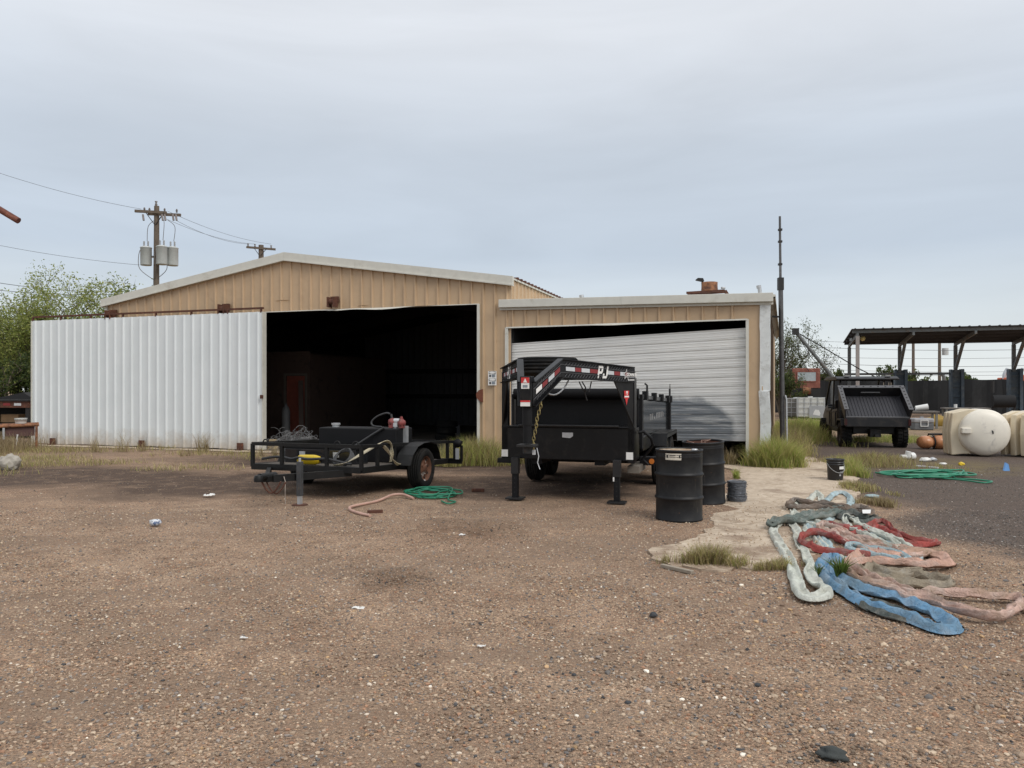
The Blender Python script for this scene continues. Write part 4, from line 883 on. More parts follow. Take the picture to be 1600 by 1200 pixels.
YEL = pm('yellow_plastic', (.72, .50, .015), .45, var=.12)
m = MB(); m.lathe([(.001, -.2), (.05, -.195), (.072, -.16), (.075, 0), (.075, .1), (.06, .17), (.03, .19), (.001, .2)], 16, Matrix.Translation((0, 0, .075))@AX); m.build('canister_body', YEL, ca); m = MB(); m.cyl((.19, 0, .075), (.24, 0, .075), .028, 10); m.build('canister_cap', BLACKM, ca)
hs = MB(); P = []
for i in range(60):
    f = i/59; P.append(on(ut, -.85+1.55*f+.05*math.sin(9*f), FY+.06+.05*math.sin(7*f)+.03, .56+.035*math.sin(11*f)+.07*math.exp(-((f-.45)/.12)**2)))
hs.tube(P, .02, 8); P = []
for i in range(60):
    a = i*.35; P.append(on(ut, .48+(.17-.001*i)*math.cos(a), FY+.28+.1*math.sin(a), .58+.11*math.sin(a)+.0008*i))
hs.tube(P, .018, 8); o = hs.build('black_hose', HOSE); tag(o, 'black fuel hose coiled behind the front rail of the utility trailer', 'hose')
def strap(name, pts, wd, th, mat, label, cat, twist=0.5):
    m = MB(); P = [Vector(p) for p in pts]; n = len(P); vs = []
    for i in range(n):
        d = (P[min(i+1, n-1)]-P[max(i-1, 0)]).normalized(); x = d.cross(Vector((0, 0, 1)))
        x = x.normalized() if x.length > .05 else Vector((1, 0, 0)); z = x.cross(d); a = twist*math.sin(i*.5); u = x*math.cos(a)+z*math.sin(a); v = d.cross(u)
        vs += [P[i]-u*wd/2, P[i]+u*wd/2, P[i]+u*wd/2+v*th, P[i]-u*wd/2+v*th]
    m.add(vs, [(4*i+k, 4*i+(k+1) % 4, 4*i+4+(k+1) % 4, 4*i+4+k) for i in range(n-1) for k in range(4)], False)
    o = m.build(name, mat); return tag(o, label, cat)
TANST = pm('tan_strap', (.50, .44, .31), .8, var=.2)
strap('tie_down_strap', spline([on(ut, x, y, z) for x, y, z in ((.42, FY+.12, .50), (.62, FY+.10, .54), (.85, -1.25, .72), (.985, -1.0, .84), (.99, -.8, .78), (.985, -.75, .62), (.93, -.7, .50))], 5), .06, .006, TANST, 'tan webbing strap over the right side rail of the utility trailer', 'strap')
strap('tie_down_strap', spline([on(ut, x, y, z) for x, y, z in ((.98, -1.02, .78), (1.0, -.9, .68), (1.03, -.8, .55), (1.04, -.66, .46), (1.05, -.5, .44))], 5), .055, .006, TANST, 'short tan strap hanging before the fender of the utility trailer', 'strap')

# ------------------------------------------------------------ drums, spool, buckets
def drum_mat():
    m, t, p, N, L = nodes('drum_paint'); co = N('ShaderNodeTexCoord').outputs['Object']
    n1 = noise_(t, co, 5, 7, .65); c = mix_(t, ramp_(t, n1, .45, .75), (.009, .009, .010), (.022, .021, .020))
    mp_ = N('ShaderNodeMapping'); mp_.inputs['Scale'].default_value = (4, 4, .7); L(co, mp_.inputs[0]); n2 = noise_(t, mp_.outputs[0], 5, 6, .6)
    c = mix_(t, ramp_(t, n2, .62, .74), c, (.04, .036, .032)); c = mix_(t, ramp_(t, noise_(t, co, 22, 5), .70, .76), c, (.09, .045, .025)); p.inputs['Specular IOR Level'].default_value = .3
    L(c, p.inputs['Base Color']); p.inputs['Roughness'].default_value = .48; bump_(t, p, n1, .12, .02); return m
DRUM = drum_mat()
LIDR = pm('rusty_lid', (.30, .20, .12), .75, var=.3, scale=9, bump=.2, col2=(.62, .56, .44), sc2=5, th=(.5, .62))
def drum(loc, rz, label, tilt=(0, 0)):
    d = thing('steel_drum', label, 'drum', loc, rz, 'black steel drums beside the concrete pad'); d.rotation_euler = (tilt[0], tilt[1], rz)
    r = .287; pr = [(.001, .012), (r-.02, .012), (r-.004, .0), (r+.006, .006), (r+.006, .022), (r, .03)]
    for z in (.285, .575): pr += [(r, z-.03), (r+.004, z-.02), (r+.016, z-.006), (r+.016, z+.006), (r+.004, z+.02), (r, z+.03)]
    for z in (.80, .825): pr += [(r, z-.008), (r+.003, z), (r, z+.008)]
    pr += [(r, .858), (r+.008, .862), (r+.008, .884), (r-.006, .886), (r-.012, .872)]
    MB().lathe(pr, 44).build('drum_shell', DRUM, d); return d
d1_ = drum(tuple(gnd(1061, 811)+Vector((0, 0, 0))), .3, 'black steel drum with rusty lid and paper label, nearest of the two')
m = MB(); m.lathe([(.276, .868), (.1, .870), (.001, .866)], 32); lid_ = m.build('drum_lid', LIDR, d1_); m = MB(); m.lathe([(.04, .868), (.04, .885), (.03, .889), (.001, .889)], 12, Matrix.Translation((.16, -.1, 0))); m.build('bung', GALV, lid_)
def curved_label(parent, a0, a1, z0, z1, r, mat, name):
    m = MB(); n = 10; vs = []
    for i in range(n+1):
        a = a0+(a1-a0)*i/n; vs += [(r*math.sin(a), -r*math.cos(a), z0), (r*math.sin(a), -r*math.cos(a), z1)]
    m.add(vs, [(2*i, 2*i+2, 2*i+3, 2*i+1) for i in range(n)], True); return m.build(name, mat, parent)
lb = curved_label(d1_, -1.12, -.42, .765, .845, .2885, pm('paper_label', (.62, .57, .48), .8), 'paper_label')
for k, (a, b, z0, z1) in enumerate(((-1.06, -.99, .79, .825), (-.93, -.66, .818, .826), (-.93, -.72, .80, .806), (-.52, -.46, .79, .83))): curved_label(lb, a, b, z0, z1, .2895, INK, 'label_print')
d2_ = drum(tuple(gnd(1101, 786)+Vector((0, 0, .012))), 1.3, 'dented open black steel drum full of scrap, behind the labelled drum', (R(-1.5), R(-2.4)))
m = MB(); m.lathe([(.27, .86), (.26, .70), (.001, .70)], 28); m.build('drum_liner', RUST, d2_)
m = MB()
for k in range(26):
    a = random.uniform(0, 6.28); q = random.uniform(0, .2); p = Vector((q*math.cos(a), q*math.sin(a), .78)); e_ = Vector((random.gauss(0, .08), random.gauss(0, .08), random.uniform(.02, .12))); m.tube([p, p+e_*.5+Vector((random.gauss(0, .02),)*3), p+e_], random.uniform(.006, .016), 5)
m.build('scrap_fill', pm('scrap', (.20, .12, .09), .8, var=.4), d2_)
wsx = thing('wire_roll', 'small roll of grey barbed wire standing beside the black drums', 'wire roll', tuple(gnd(1155, 786)+Vector((0, .12, .02))), .4)
m = MB(); BW = pm('wire_grey', (.16, .17, .19), .55, .4, var=.35, scale=30)
for k in range(34):
    z = .010+k*.0082; rr = .128+random.uniform(-.007, .007)+.006*math.sin(k*.19+.6); ph_ = random.uniform(0, 6)
    m.tube([Vector((rr*math.cos(a)+.004*math.sin(5*a+k), rr*math.sin(a), z+.006*math.sin(2*a+ph_)+.002*math.sin(9*a))) for a in [i*.2617 for i in range(24)]], .0052, 5, closed=True)
for k in range(170):
    a = random.uniform(0, 6.28); z = random.uniform(.01, .29); p = Vector((.136*math.cos(a), .136*math.sin(a), z)); d = Vector((math.cos(a), math.sin(a), random.uniform(-.8, .8)))*.016; m.tube([p, p+d], .0028, 4)
m.build('wire_coils', BW, wsx); m = MB(); m.lathe([(.118, .0), (.118, .28), (.105, .28), (.105, 0)], 18); m.build('inner_coils', BW, wsx)
def bucket(loc, rz, label, mat, r=.145, h=.37, handle=True):
    b = thing('plastic_bucket', label, 'bucket', loc, rz)
    pr = [(.001, .008), (r*.88, .008), (r*.89, 0), (r*.9, .01), (r*.965, h*.72), (r*1.05, h*.73), (r*1.05, h*.745), (r*.97, h*.75), (r*.98, h*.82), (r*1.06, h*.83), (r*1.06, h*.845), (r*.985, h*.85), (r*.99, h*.93), (r*1.07, h*.94), (r*1.07, h), (r*1.0, h), (r*.96, h*.98), (r*.86, .02), (.001, .02)]
    MB().lathe(pr, 32).build('bucket_body', mat, b)
    if handle:
        m = MB(); m.tube([(r*1.06*math.cos(a), -r*1.09*math.sin(a), h*.80-.18*math.sin(a)*.9) for a in [math.pi*i/14 for i in range(15)]], .004, 5); m.build('bail_handle', GALV, b)
    return b
bk = bucket(tuple(gnd(1307, 752)+Vector((0, .05, .026))), .1, 'black plastic bucket with white label on the concrete pad', pm('black_bucket', (.014, .014, .015), .4, var=.2, col2=(.05, .045, .04), sc2=4))
curved_label(bk, .0, .95, .195, .245, .1425, STICK, 'bucket_label'); 
for z in (.15, .125): curved_label(bk, .1, .8, z, z+.006, .140, pm('grey_print', (.35, .35, .36)), 'bucket_print')
curved_label(bk, .0, .25, .075, .105, .1375, pm('grey_print', (.35, .35, .36)), 'bucket_mark')
# ------------------------------------------------------------ utility vehicle seen from behind, dump bed raised
uv = thing('utility_vehicle', 'black four wheel utility vehicle with its dump bed tipped up', 'utility vehicle', (10.36, 22.1, 0), R(-13))
UB = pm('utv_black', (.008, .008, .010), .5, var=.25, bump=.1, col2=(.045, .038, .032), sc2=3, th=(.5, .75))
UG = pm('utv_liner', (.030, .030, .036), .7, var=.2, bump=.2)
for x, y, r in ((-.74, 0, .345), (.74, 0, .345), (-.74, 3.15, .345), (.74, 3.15, .345)): wheel(uv, (x, y, r), r, .30, DKSTEEL, .18, lugs=True)
m = MB(); m.bb(-.55, .55, -.2, 3.6, .38, .62); m.bb(-.72, .72, .55, 2.75, .36, .50); m.build('chassis', UB, uv, .02)
m = MB(); m.bb(-.74, .74, .62, .80, .5, 1.05); m.bb(-.74, .74, 2.7, 2.9, .5, 1.1); m.build('body_tub', UB, uv, .03)
m = MB(); m.prism([(-.72, 2.75, .55), (-.72, 3.75, .55), (-.72, 3.8, .8), (-.72, 3.4, 1.05), (-.72, 2.85, 1.18)], (1.44, 0, 0)); m.build('hood', UB, uv, .03)
for y in (.95, 1.85):
    m = MB(); m.bb(-.68, .68, y, y+.5, .72, .86); m.bb(-.68, -.05, y-.10, y+.06, .86, 1.32); m.bb(.05, .68, y-.10, y+.06, .86, 1.32); m.build('seat', BLACKM, uv, .04)
m = MB()
for x in (-.76, .76):
    m.tube(spline([(x, .62, .6), (x, .66, 1.2), (x*.94, .78, 1.93), (x*.94, 1.6, 1.99), (x*.94, 2.35, 1.95), (x, 2.95, 1.15)], 5), .032, 8)
    m.tube([(x, 1.72, .55), (x*.95, 1.72, 1.97)], .03, 8)
for y, z in ((.78, 1.93), (1.72, 1.98), (2.35, 1.95)): m.tube([(-.72, y, z), (.72, y, z)], .03, 8)
m.build('roll_cage', UB, uv)
m = MB(); m.prism([(-.86, .55, 1.98), (-.86, .8, 2.04), (-.86, 2.3, 2.05), (-.86, 2.75, 1.98), (-.86, 2.75, 1.94), (-.86, .55, 1.93)], (1.72, 0, 0)); m.build('cab_roof', UB, uv, .02)
for x in (-.55, .57): MB().bb(x-.07, x+.07, .6, .75, 2.04, 2.075).build('roof_lamp', pm('lamp_grey', (.3, .3, .29), .5), uv)
for sg in (-1, 1):
    for y0q, y1q in ((.80, 1.66), (1.78, 2.65)):
        m = MB(); m.prism([(sg*.80, y0q, .52), (sg*.80, y1q, .52), (sg*.80, y1q, 1.02), (sg*.80, y0q, 1.08)], (-sg*.03, 0, 0)); dr = m.build('half_door', UB, uv, .01)
        m = MB(); m.tube([(sg*.815, y0q+.1, .98), (sg*.815, y1q-.1, .96)], .016, 6); m.tube([(sg*.815, y0q+.2, .55), (sg*.815, y0q+.2, .95)], .016, 6); m.build('door_bar', UG, dr)
    m = MB(); m.prism([(sg*.60, -.42, .62), (sg*.60, -.3, .80), (sg*.60, .3, .80), (sg*.60, .45, .60), (sg*.60, .40, .60), (sg*.60, .25, .75), (sg*.60, -.28, .75), (sg*.60, -.37, .62)], (sg*.30, 0, 0)); m.build('rear_fender', UB, uv)
# tipped bed: floor line from the hinge upwards
TB = R(33); hy, hz = -.60, .86; fd = Vector((0, math.cos(TB), math.sin(TB))); up = Vector((0, -math.sin(TB), math.cos(TB))); Hq = Vector((0, hy, hz))
def bp(x, a, b): return Vector((x, 0, 0))+Hq+fd*a+up*b
BWd, BL, BH = .80, 1.08, .30
m = MB(); m.prism([bp(-BWd, 0, 0), bp(BWd, 0, 0), bp(BWd, BL, 0), bp(-BWd, BL, 0)], -up*.05); bed = m.build('dump_bed', UG, uv)
for k in range(17):
    x = -BWd+.09+k*(2*BWd-.18)/16; MB().prism([bp(x-.022, .03, .001), bp(x+.022, .03, .001), bp(x+.022, BL-.06, .001), bp(x-.022, BL-.06, .001)], up*.014).build('bed_rib', UG, bed)
for sg in (-1, 1):
    MB().prism([bp(sg*BWd, -.04, -.1), bp(sg*BWd, BL, -.1), bp(sg*(BWd+.05), BL, BH), bp(sg*(BWd+.05), -.04, BH)], Vector((sg*.03, 0, 0))).build('bed_wall', UB, bed)
    m = MB(); m.prism([bp(sg*(BWd-.03), -.06, BH), bp(sg*(BWd-.03), BL, BH), bp(sg*(BWd+.09), BL, BH), bp(sg*(BWd+.09), -.06, BH)], up*.02); RIMG = pm('bed_rim', (.085, .085, .09), .5, var=.15); m.build('bed_rim', RIMG, bed)
    m = MB()
    for k in range(7):
        a = .05+k*.16; m.prism([bp(sg*(BWd+.03)-.022, a-.022, BH+.02), bp(sg*(BWd+.03)+.022, a-.022, BH+.02), bp(sg*(BWd+.03)+.022, a+.022, BH+.02), bp(sg*(BWd+.03)-.022, a+.022, BH+.02)], up*.003)
    m.build('rim_hole', INTD, bed)
MB().prism([bp(-BWd, BL, -.05), bp(BWd, BL, -.05), bp(BWd+.05, BL, BH), bp(-BWd-.05, BL, BH)], fd*.03).build('bed_wall', UB, bed)
m = MB(); m.prism([bp(-BWd-.09, BL-.03, BH), bp(BWd+.09, BL-.03, BH), bp(BWd+.09, BL+.09, BH), bp(-BWd-.09, BL+.09, BH)], up*.02); m.build('bed_rim', RIMG, bed)
m = MB()
for k in range(9):
    x = -.78+k*.195; m.prism([bp(x-.022, BL+.01, BH+.02), bp(x+.022, BL+.01, BH+.02), bp(x+.022, BL+.05, BH+.02), bp(x-.022, BL+.05, BH+.02)], up*.003)
m.build('rim_hole', INTD, bed)
m = MB(); m.bb(-.26, .26, hy+BL*math.cos(TB)-.10, hy+BL*math.cos(TB)-.09, hz+BL*math.sin(TB)+.10, hz+BL*math.sin(TB)+.13); m.build('bed_label', pm('bed_print', (.12, .12, .125), .6), bed)
m = MB(); m.tube([bp(-BWd-.02, -.03, .03), bp(BWd+.02, -.03, .03)], .022, 8); m.build('tailgate_edge', RIMG, bed)
m = MB(); m.bb(-.84, .84, -.66, -.60, .60, .86); m.build('rear_panel', UB, uv, .01)
for sg in (-1, 1): MB().bb(sg*.79, sg*.86, -.69, -.655, .64, .82).build('tail_lamp', pm('tail_red', (.035, .004, .004), .3, bump=0), uv)
m = MB(); m.bb(-.14, .14, -.45, -.1, .30, .52); m.bb(-.05, .05, -.62, -.4, .32, .38); m.tube([(-.62, -.1, .36), (-.14, -.2, .45)], .025, 6); m.tube([(.62, -.1, .36), (.14, -.2, .45)], .025, 6); m.build('rear_axle', DKSTEEL, uv)
for x in (.42, .56, .62): MB().tube([(x, .5, 1.3), (x, .5, 1.85)], .012, 6).build('tool_handle', WOOD, uv)

# ------------------------------------------------------------ lifting slings on the pad
def fabric(name, col, dirt=(.22, .17, .125), d=.55):
    m, t, p, N, L = nodes(name); co = N('ShaderNodeTexCoord').outputs['Object']
    n1 = noise_(t, co, 9, 7, .68, .6); n2 = noise_(t, co, 2.6, 6, .62, .4); n3 = noise_(t, co, 4.3, 6, .6, .8); g = .5*(sum(col)/3)+.30
    c = mix_(t, 1, col, ramp_(t, n1, .2, .8, (.62,)*3+(1,), (1.35,)*3+(1,)), 'MULTIPLY')
    c = mix_(t, mix_(t, .75, (0, 0, 0), ramp_(t, n3, .47, .66)), c, tuple(.45*q+.55*(g*w_) for q, w_ in zip(col, (1, .97, .90))))   # sun-bleached lengths
    c = mix_(t, mix_(t, d, (0, 0, 0), ramp_(t, n2, .46, .66)), c, dirt)
    L(c, p.inputs['Base Color']); p.inputs['Roughness'].default_value = .95; p.inputs['Specular IOR Level'].default_value = .1
    wv = N('ShaderNodeTexWave'); wv.inputs['Scale'].default_value = 60; wv.inputs['Distortion'].default_value = 5; L(co, wv.inputs[0])
    b1 = N('ShaderNodeBump'); b1.inputs['Strength'].default_value = .35; b1.inputs['Distance'].default_value = .005; L(wv.outputs[0], b1.inputs['Height'])
    bn = N('ShaderNodeBump'); bn.inputs['Strength'].default_value = .9; bn.inputs['Distance'].default_value = .025; L(noise_(t, co, 22, 4, .55, 1.6), bn.inputs['Height']); L(b1.outputs[0], bn.inputs['Normal']); L(bn.outputs[0], p.inputs['Normal']); return m
def sling(px, label, mat, hw=.055, hh=.022, base=.03, closed=True, seed=0, lift=None, z0=0.):
    """an endless cloth sling: a flat, creased, twisting band laid along a loop"""
    P = spline([gnd(*q) for q in px], 16, closed); n = len(P); rr = random.Random(seed)
    ph = rr.uniform(0, 6); m = MB(); vs = []; K = 20; pd = in_poly(np.array([p.x for p in P]), np.array([p.y for p in P]), PAD); hw *= .90
    run = 0.
    for i in range(n):
        nx = P[(i+1) % n] if closed else P[min(i+1, n-1)]; pv = P[i-1] if closed else P[max(i-1, 0)]
        d = (nx-pv); run += d.length*.5; d.normalize(); x = d.cross(Vector((0, 0, 1))).normalized(); s_ = run
        e_ = math.sin(math.pi*i/n) if closed else 1.                       # noise fades where the loop closes
        tw = mnoise.noise((s_*2.4, seed*1.7, 1))*e_; a = 1.25*mnoise.noise((s_*1.7, seed*2.3, 5))*e_; a = a*abs(a)*1.2
        a = max(-1.15, min(1.15, a)); w_ = hw*(.92+.38*tw); h_ = hh*(.55-.18*tw)+.006
        wob_ = .35*hw*mnoise.noise((s_*3.1, seed, 2))*e_
        X = x*math.cos(a)+Vector((0, 0, math.sin(a))); Z = d.cross(X); Z = Z if Z.z > 0 else -Z
        z = base*.8+h_+.8*w_*abs(math.sin(a))+.018*(.5+.5*mnoise.noise((s_*1.1, seed, 3)))+(z0-.022)*(0 if pd[i] else 1)
        c = P[i]+x*wob_+Vector((0, 0, z))
        for k in range(K):
            th = 2*math.pi*k/K; cx_, sz = math.cos(th), math.sin(th); u = cx_*abs(cx_)**-.25 if abs(cx_) > 1e-3 else 0.
            fold = .95*h_*math.sin(u*4.2+ph+2.2*mnoise.noise((s_*2.0, seed, 8)))+1.5*h_*mnoise.noise((s_*8+u*.6, seed+u*1.6, 4))
            q = c+X*(w_*u)+Z*(h_*sz+(fold if sz > -.2 else fold*.3)); q.z = max(q.z, .007); vs.append(q)
    fs = [(i*K+k, i*K+(k+1) % K, ((i+1) % n)*K+(k+1) % K, ((i+1) % n)*K+k) for i in range(n if closed else n-1) for k in range(K)]
    m.add(vs, fs, True); o = m.build('lifting_sling', mat); tag(o, label, 'sling', 'worn lifting slings on the pad'); return o
F_PALE = fabric('sling_pale', (.58, .60, .53), d=.4); F_GREEN = fabric('sling_greygreen', (.15, .18, .165)); F_BLUEP = fabric('sling_pale_blue', (.40, .52, .55), d=.4); F_BLUE = fabric('sling_blue', (.15, .29, .44), (.19, .25, .28), .7)
F_RED = fabric('sling_red', (.36, .085, .075), (.20, .10, .08), .5); F_PINK = fabric('sling_pink', (.58, .36, .28), (.34, .24, .17)); F_TAN = fabric('sling_tan', (.33, .28, .21)); F_BROWN = fabric('sling_brown', (.20, .155, .125)); F_DARK = fabric('sling_dark', (.085, .10, .095))
F_PINK2 = fabric('sling_faded_pink', (.58, .40, .33), (.26, .18, .11), .7)
sling([(1270, 822), (1285, 842), (1300, 858), (1322, 867), (1345, 863), (1350, 868), (1320, 874), (1296, 864), (1278, 846), (1262, 824)], 'pale blue sling running under the red loop', F_BLUEP, .05, .016, .0, seed=1)
sling([(1208, 834), (1216, 851), (1234, 881), (1244, 911), (1250, 931), (1264, 939), (1283, 938), (1291, 929), (1280, 920), (1267, 903), (1264, 885), (1258, 868), (1248, 851), (1244, 829), (1230, 820), (1214, 824)], 'long pale green sling forming a narrow loop at the left', F_PALE, .062, .02, .0, seed=2, z0=.022)
sling([(1262, 786), (1276, 773), (1284, 782), (1290, 800), (1298, 812), (1280, 812), (1266, 820), (1255, 822), (1248, 812), (1240, 800), (1246, 790)], 'pale grey sling at the far end of the pile', F_PALE, .06, .022, .01, seed=3)
sling([(1290, 790), (1303, 776), (1320, 774), (1330, 786), (1322, 797), (1306, 806), (1296, 816), (1284, 812)], 'faded denim blue sling loop near the black bucket', F_BLUEP, .06, .022, .02, seed=4)
sling([(1232, 797), (1242, 789), (1254, 792), (1266, 794), (1285, 797), (1308, 800), (1324, 801), (1322, 808), (1306, 806), (1284, 802), (1262, 801), (1244, 801)], 'twisted brown sling across the far end of the pile', F_BROWN, .055, .03, .045, seed=5)
sling([(1328, 800), (1345, 797), (1358, 803), (1366, 809), (1352, 811), (1338, 807)], 'short brown sling bundle at the gravel edge of the pile', F_BROWN, .05, .028, .02, seed=15)
sling([(1204, 829), (1224, 823), (1246, 824), (1268, 819), (1292, 815), (1316, 808), (1312, 803), (1290, 808), (1262, 814), (1234, 819), (1212, 823)], 'dark grey green sling lying crosswise over the pale one', F_GREEN, .06, .03, .045, seed=6)
sling([(1312, 813), (1332, 809), (1348, 813), (1360, 812), (1372, 817), (1352, 820), (1330, 820)], 'nearly black sling with white label above the red ones', F_DARK, .055, .03, .03, seed=7)
sling([(1296, 826), (1322, 833), (1349, 830), (1364, 822), (1382, 820), (1398, 836), (1416, 845), (1442, 850), (1465, 853), (1440, 857), (1412, 851), (1390, 836), (1372, 828), (1349, 836), (1322, 838), (1300, 832)], 'dark red sling trailing onto the dark gravel', F_RED, .042, .026, .035, seed=8)
sling([(1349, 845), (1350, 832), (1367, 832), (1390, 843), (1414, 856), (1425, 866), (1398, 865), (1371, 852)], 'olive white sling loop between the pink ones', F_PALE, .045, .024, .02, seed=9)
sling([(1284, 828), (1282, 836), (1302, 844), (1326, 851), (1352, 859), (1376, 866), (1400, 874), (1412, 871), (1390, 862), (1362, 852), (1330, 843), (1304, 834)], 'pink and tan sling above the red loop', F_PINK2, .05, .028, .045, seed=10)
sling([(1251, 853), (1261, 845), (1277, 843), (1300, 848), (1326, 856), (1352, 862), (1371, 868), (1360, 876), (1334, 873), (1300, 869), (1277, 866), (1259, 861)], 'bright red sling forming a round loop', F_RED, .042, .028, .05, seed=11)
sling([(1322, 889), (1337, 877), (1360, 873), (1397, 879), (1435, 872), (1465, 877), (1484, 885), (1476, 892), (1442, 892), (1405, 888), (1375, 886), (1345, 885)], 'wide salmon pink sling with folded end', F_PINK, .062, .036, .045, seed=12)
sling([(1349, 900), (1364, 892), (1382, 899), (1398, 905), (1424, 902), (1461, 911), (1484, 916), (1479, 921), (1442, 919), (1405, 917), (1375, 910)], 'knotted olive tan sling in front of the salmon one', F_TAN, .052, .036, .02, seed=13)
sling([(1300, 873), (1284, 882), (1286, 900), (1307, 919), (1328, 932), (1350, 944), (1380, 955), (1412, 966), (1442, 979), (1474, 988), (1487, 980), (1468, 964), (1438, 953), (1400, 938), (1358, 927), (1326, 912), (1309, 897), (1312, 882)], 'broad faded blue sling, nearest the camera', F_BLUE, .085, .034, .005, seed=14)
sling([(1345, 947), (1367, 957), (1397, 967), (1420, 971), (1416, 964), (1390, 953), (1360, 944)], 'dark grey sling tucked under the blue one', F_DARK, .05, .024, .0, seed=16)
sling([(1318, 893), (1330, 907), (1352, 919), (1379, 925), (1401, 933), (1416, 943), (1442, 946), (1465, 953), (1484, 962), (1521, 971), (1555, 975), (1583, 968), (1599, 957), (1594, 944), (1555, 942), (1506, 938), (1469, 935), (1440, 938), (1420, 936), (1392, 924), (1362, 912), (1336, 897)], 'long thin pink and tan sling looping out over the gravel', F_PINK2, .038, .03, .05, seed=17)
sling([(1268, 826), (1281, 846), (1298, 862), (1326, 879), (1338, 884), (1330, 888), (1306, 876), (1286, 860), (1270, 842), (1258, 828)], 'grey white sling showing inside the red loop', F_PALE, .045, .016, .0, seed=21)
sling([(1360, 840), (1385, 851), (1420, 866), (1436, 877), (1412, 880), (1382, 867), (1358, 852)], 'pale blue grey sling between the pink ones', F_BLUEP, .042, .022, .015, seed=22)
sling([(1306, 838), (1340, 849), (1380, 861), (1440, 868), (1452, 873), (1422, 878), (1372, 871), (1332, 858), (1308, 846)], 'faded pink sling overlapping the salmon one', F_PINK2, .036, .022, .05, seed=23)
sling([(1330, 872), (1352, 880), (1372, 893), (1402, 897), (1436, 896), (1424, 902), (1392, 904), (1362, 900), (1340, 888)], 'grey sling between salmon and olive slings', F_TAN, .036, .022, .02, seed=24)
sling([(1240, 806), (1254, 812), (1270, 818), (1288, 824), (1300, 828), (1292, 832), (1272, 826), (1252, 820), (1238, 813)], 'short grey white sling beneath the dark crosswise one', F_PALE, .045, .02, .015, seed=25)
sling([(1322, 816), (1342, 826), (1366, 838), (1390, 850), (1404, 862), (1392, 864), (1372, 852), (1346, 840), (1322, 828)], 'bleached white sling running diagonally through the pile', F_PALE, .04, .022, .055, seed=26)
sling([(1330, 860), (1360, 866), (1392, 872), (1420, 882), (1412, 888), (1380, 880), (1350, 874), (1326, 868)], 'bleached pale blue sling beside the salmon one', F_BLUEP, .036, .022, .065, seed=27)
MB().prism([gnd(1348, 817)+Vector((0, 0, .115)), gnd(1360, 817)+Vector((0, 0, .115)), gnd(1361, 809)+Vector((0, 0, .10)), gnd(1347, 809)+Vector((0, 0, .10))], (0, 0, .004)).build('sling_label', STICK, [o for o in COL.objects if o.get('label', '').startswith('nearly black')][0])
# weed growing between the slings comes with the weeds below

# ------------------------------------------------------------ garden hoses
def hose(name, pts, r, mat, label, n=5, cat='hose'):
    m = MB(); m.tube(spline(pts, n), r, 8); o = m.build(name, mat); return tag(o, label, cat)
GH = pm('green_hose', (.018, .21, .115), .4, var=.2, scale=3, col2=(.05, .30, .19), sc2=2)
def tangle(cx, cy, wx, wy, loops, seed):
    rr = random.Random(seed); P = []
    for i in range(loops*10):
        a = i*.628+rr.uniform(-.1, .1); k = i/(loops*10); f = rr.uniform(.55, 1.0)
        ox = .25*wx*math.sin(k*9+seed); q = gnd(cx+ox+wx*f*math.cos(a), cy+wy*f*math.sin(a)); P.append(q+Vector((0, 0, .018+.05*k+rr.uniform(0, .015))))
    return P
hose('garden_hose', tangle(678, 774, 44, 7, 7, 3)+[gnd(700, 783)+Vector((0, 0, .03)), gnd(712, 786)+Vector((0, 0, .02)), gnd(700, 789)+Vector((0, 0, .02)), gnd(690, 785)+Vector((0, 0, .02))], .012, GH, 'green garden hose coiled behind the pink hose by the utility trailer', 4)
hose('garden_hose', tangle(1448, 744, 68, 5, 8, 5)+[gnd(1490, 748)+Vector((0, 0, .02)), gnd(1525, 751)+Vector((0, 0, .02)), gnd(1550, 754)+Vector((0, 0, .02)), gnd(1535, 756)+Vector((0, 0, .02)), gnd(1505, 752)+Vector((0, 0, .02)), gnd(1440, 746)+Vector((0, 0, .02)), gnd(1385, 742)+Vector((0, 0, .02)), gnd(1368, 740)+Vector((0, 0, .02))], .015, GH, 'green garden hose spread on the dark gravel near the plastic tanks', 4)
PH = pm('pink_hose', (.50, .31, .245), .55, var=.2, col2=(.33, .22, .17), sc2=5)
hose('pink_hose', [gnd(*q)+Vector((0, 0, z)) for q, z in (((578, 807), .02), (560, 804), ) ] if False else [gnd(578, 808)+Vector((0, 0, .02)), gnd(564, 805)+Vector((0, 0, .02)), gnd(549, 800)+Vector((0, 0, .02)), gnd(547, 796)+Vector((0, 0, .03)), gnd(562, 792)+Vector((0, 0, .03)), gnd(590, 786)+Vector((0, 0, .03)), gnd(612, 780)+Vector((0, 0, .06)), gnd(630, 779)+Vector((0, 0, .06)), gnd(646, 782)+Vector((0, 0, .03))], .02, PH, 'thick faded pink hose bent into a V on the gravel', 6)
def bar(name, a, b, wd, h, mat, label, cat): o = MB().beam(Vector(a)+Vector((0, 0, h/2)), Vector(b)+Vector((0, 0, h/2)), wd, h).build(name, mat, None, .004); return tag(o, label, cat)
bar('rusty_bar', gnd(574, 802), gnd(598, 801), .05, .04, RUST, 'short rusty steel bar beside the pink hose', 'steel bar')
bar('rusty_bar', gnd(737, 768), gnd(757, 768), .07, .05, RUST, 'short rusty block right of the coiled green hose', 'steel bar')
bar('wood_stick', gnd(1034, 886), gnd(1082, 897), .045, .03, WOOD, 'grey weathered stick lying at the edge of the concrete pad', 'stick')

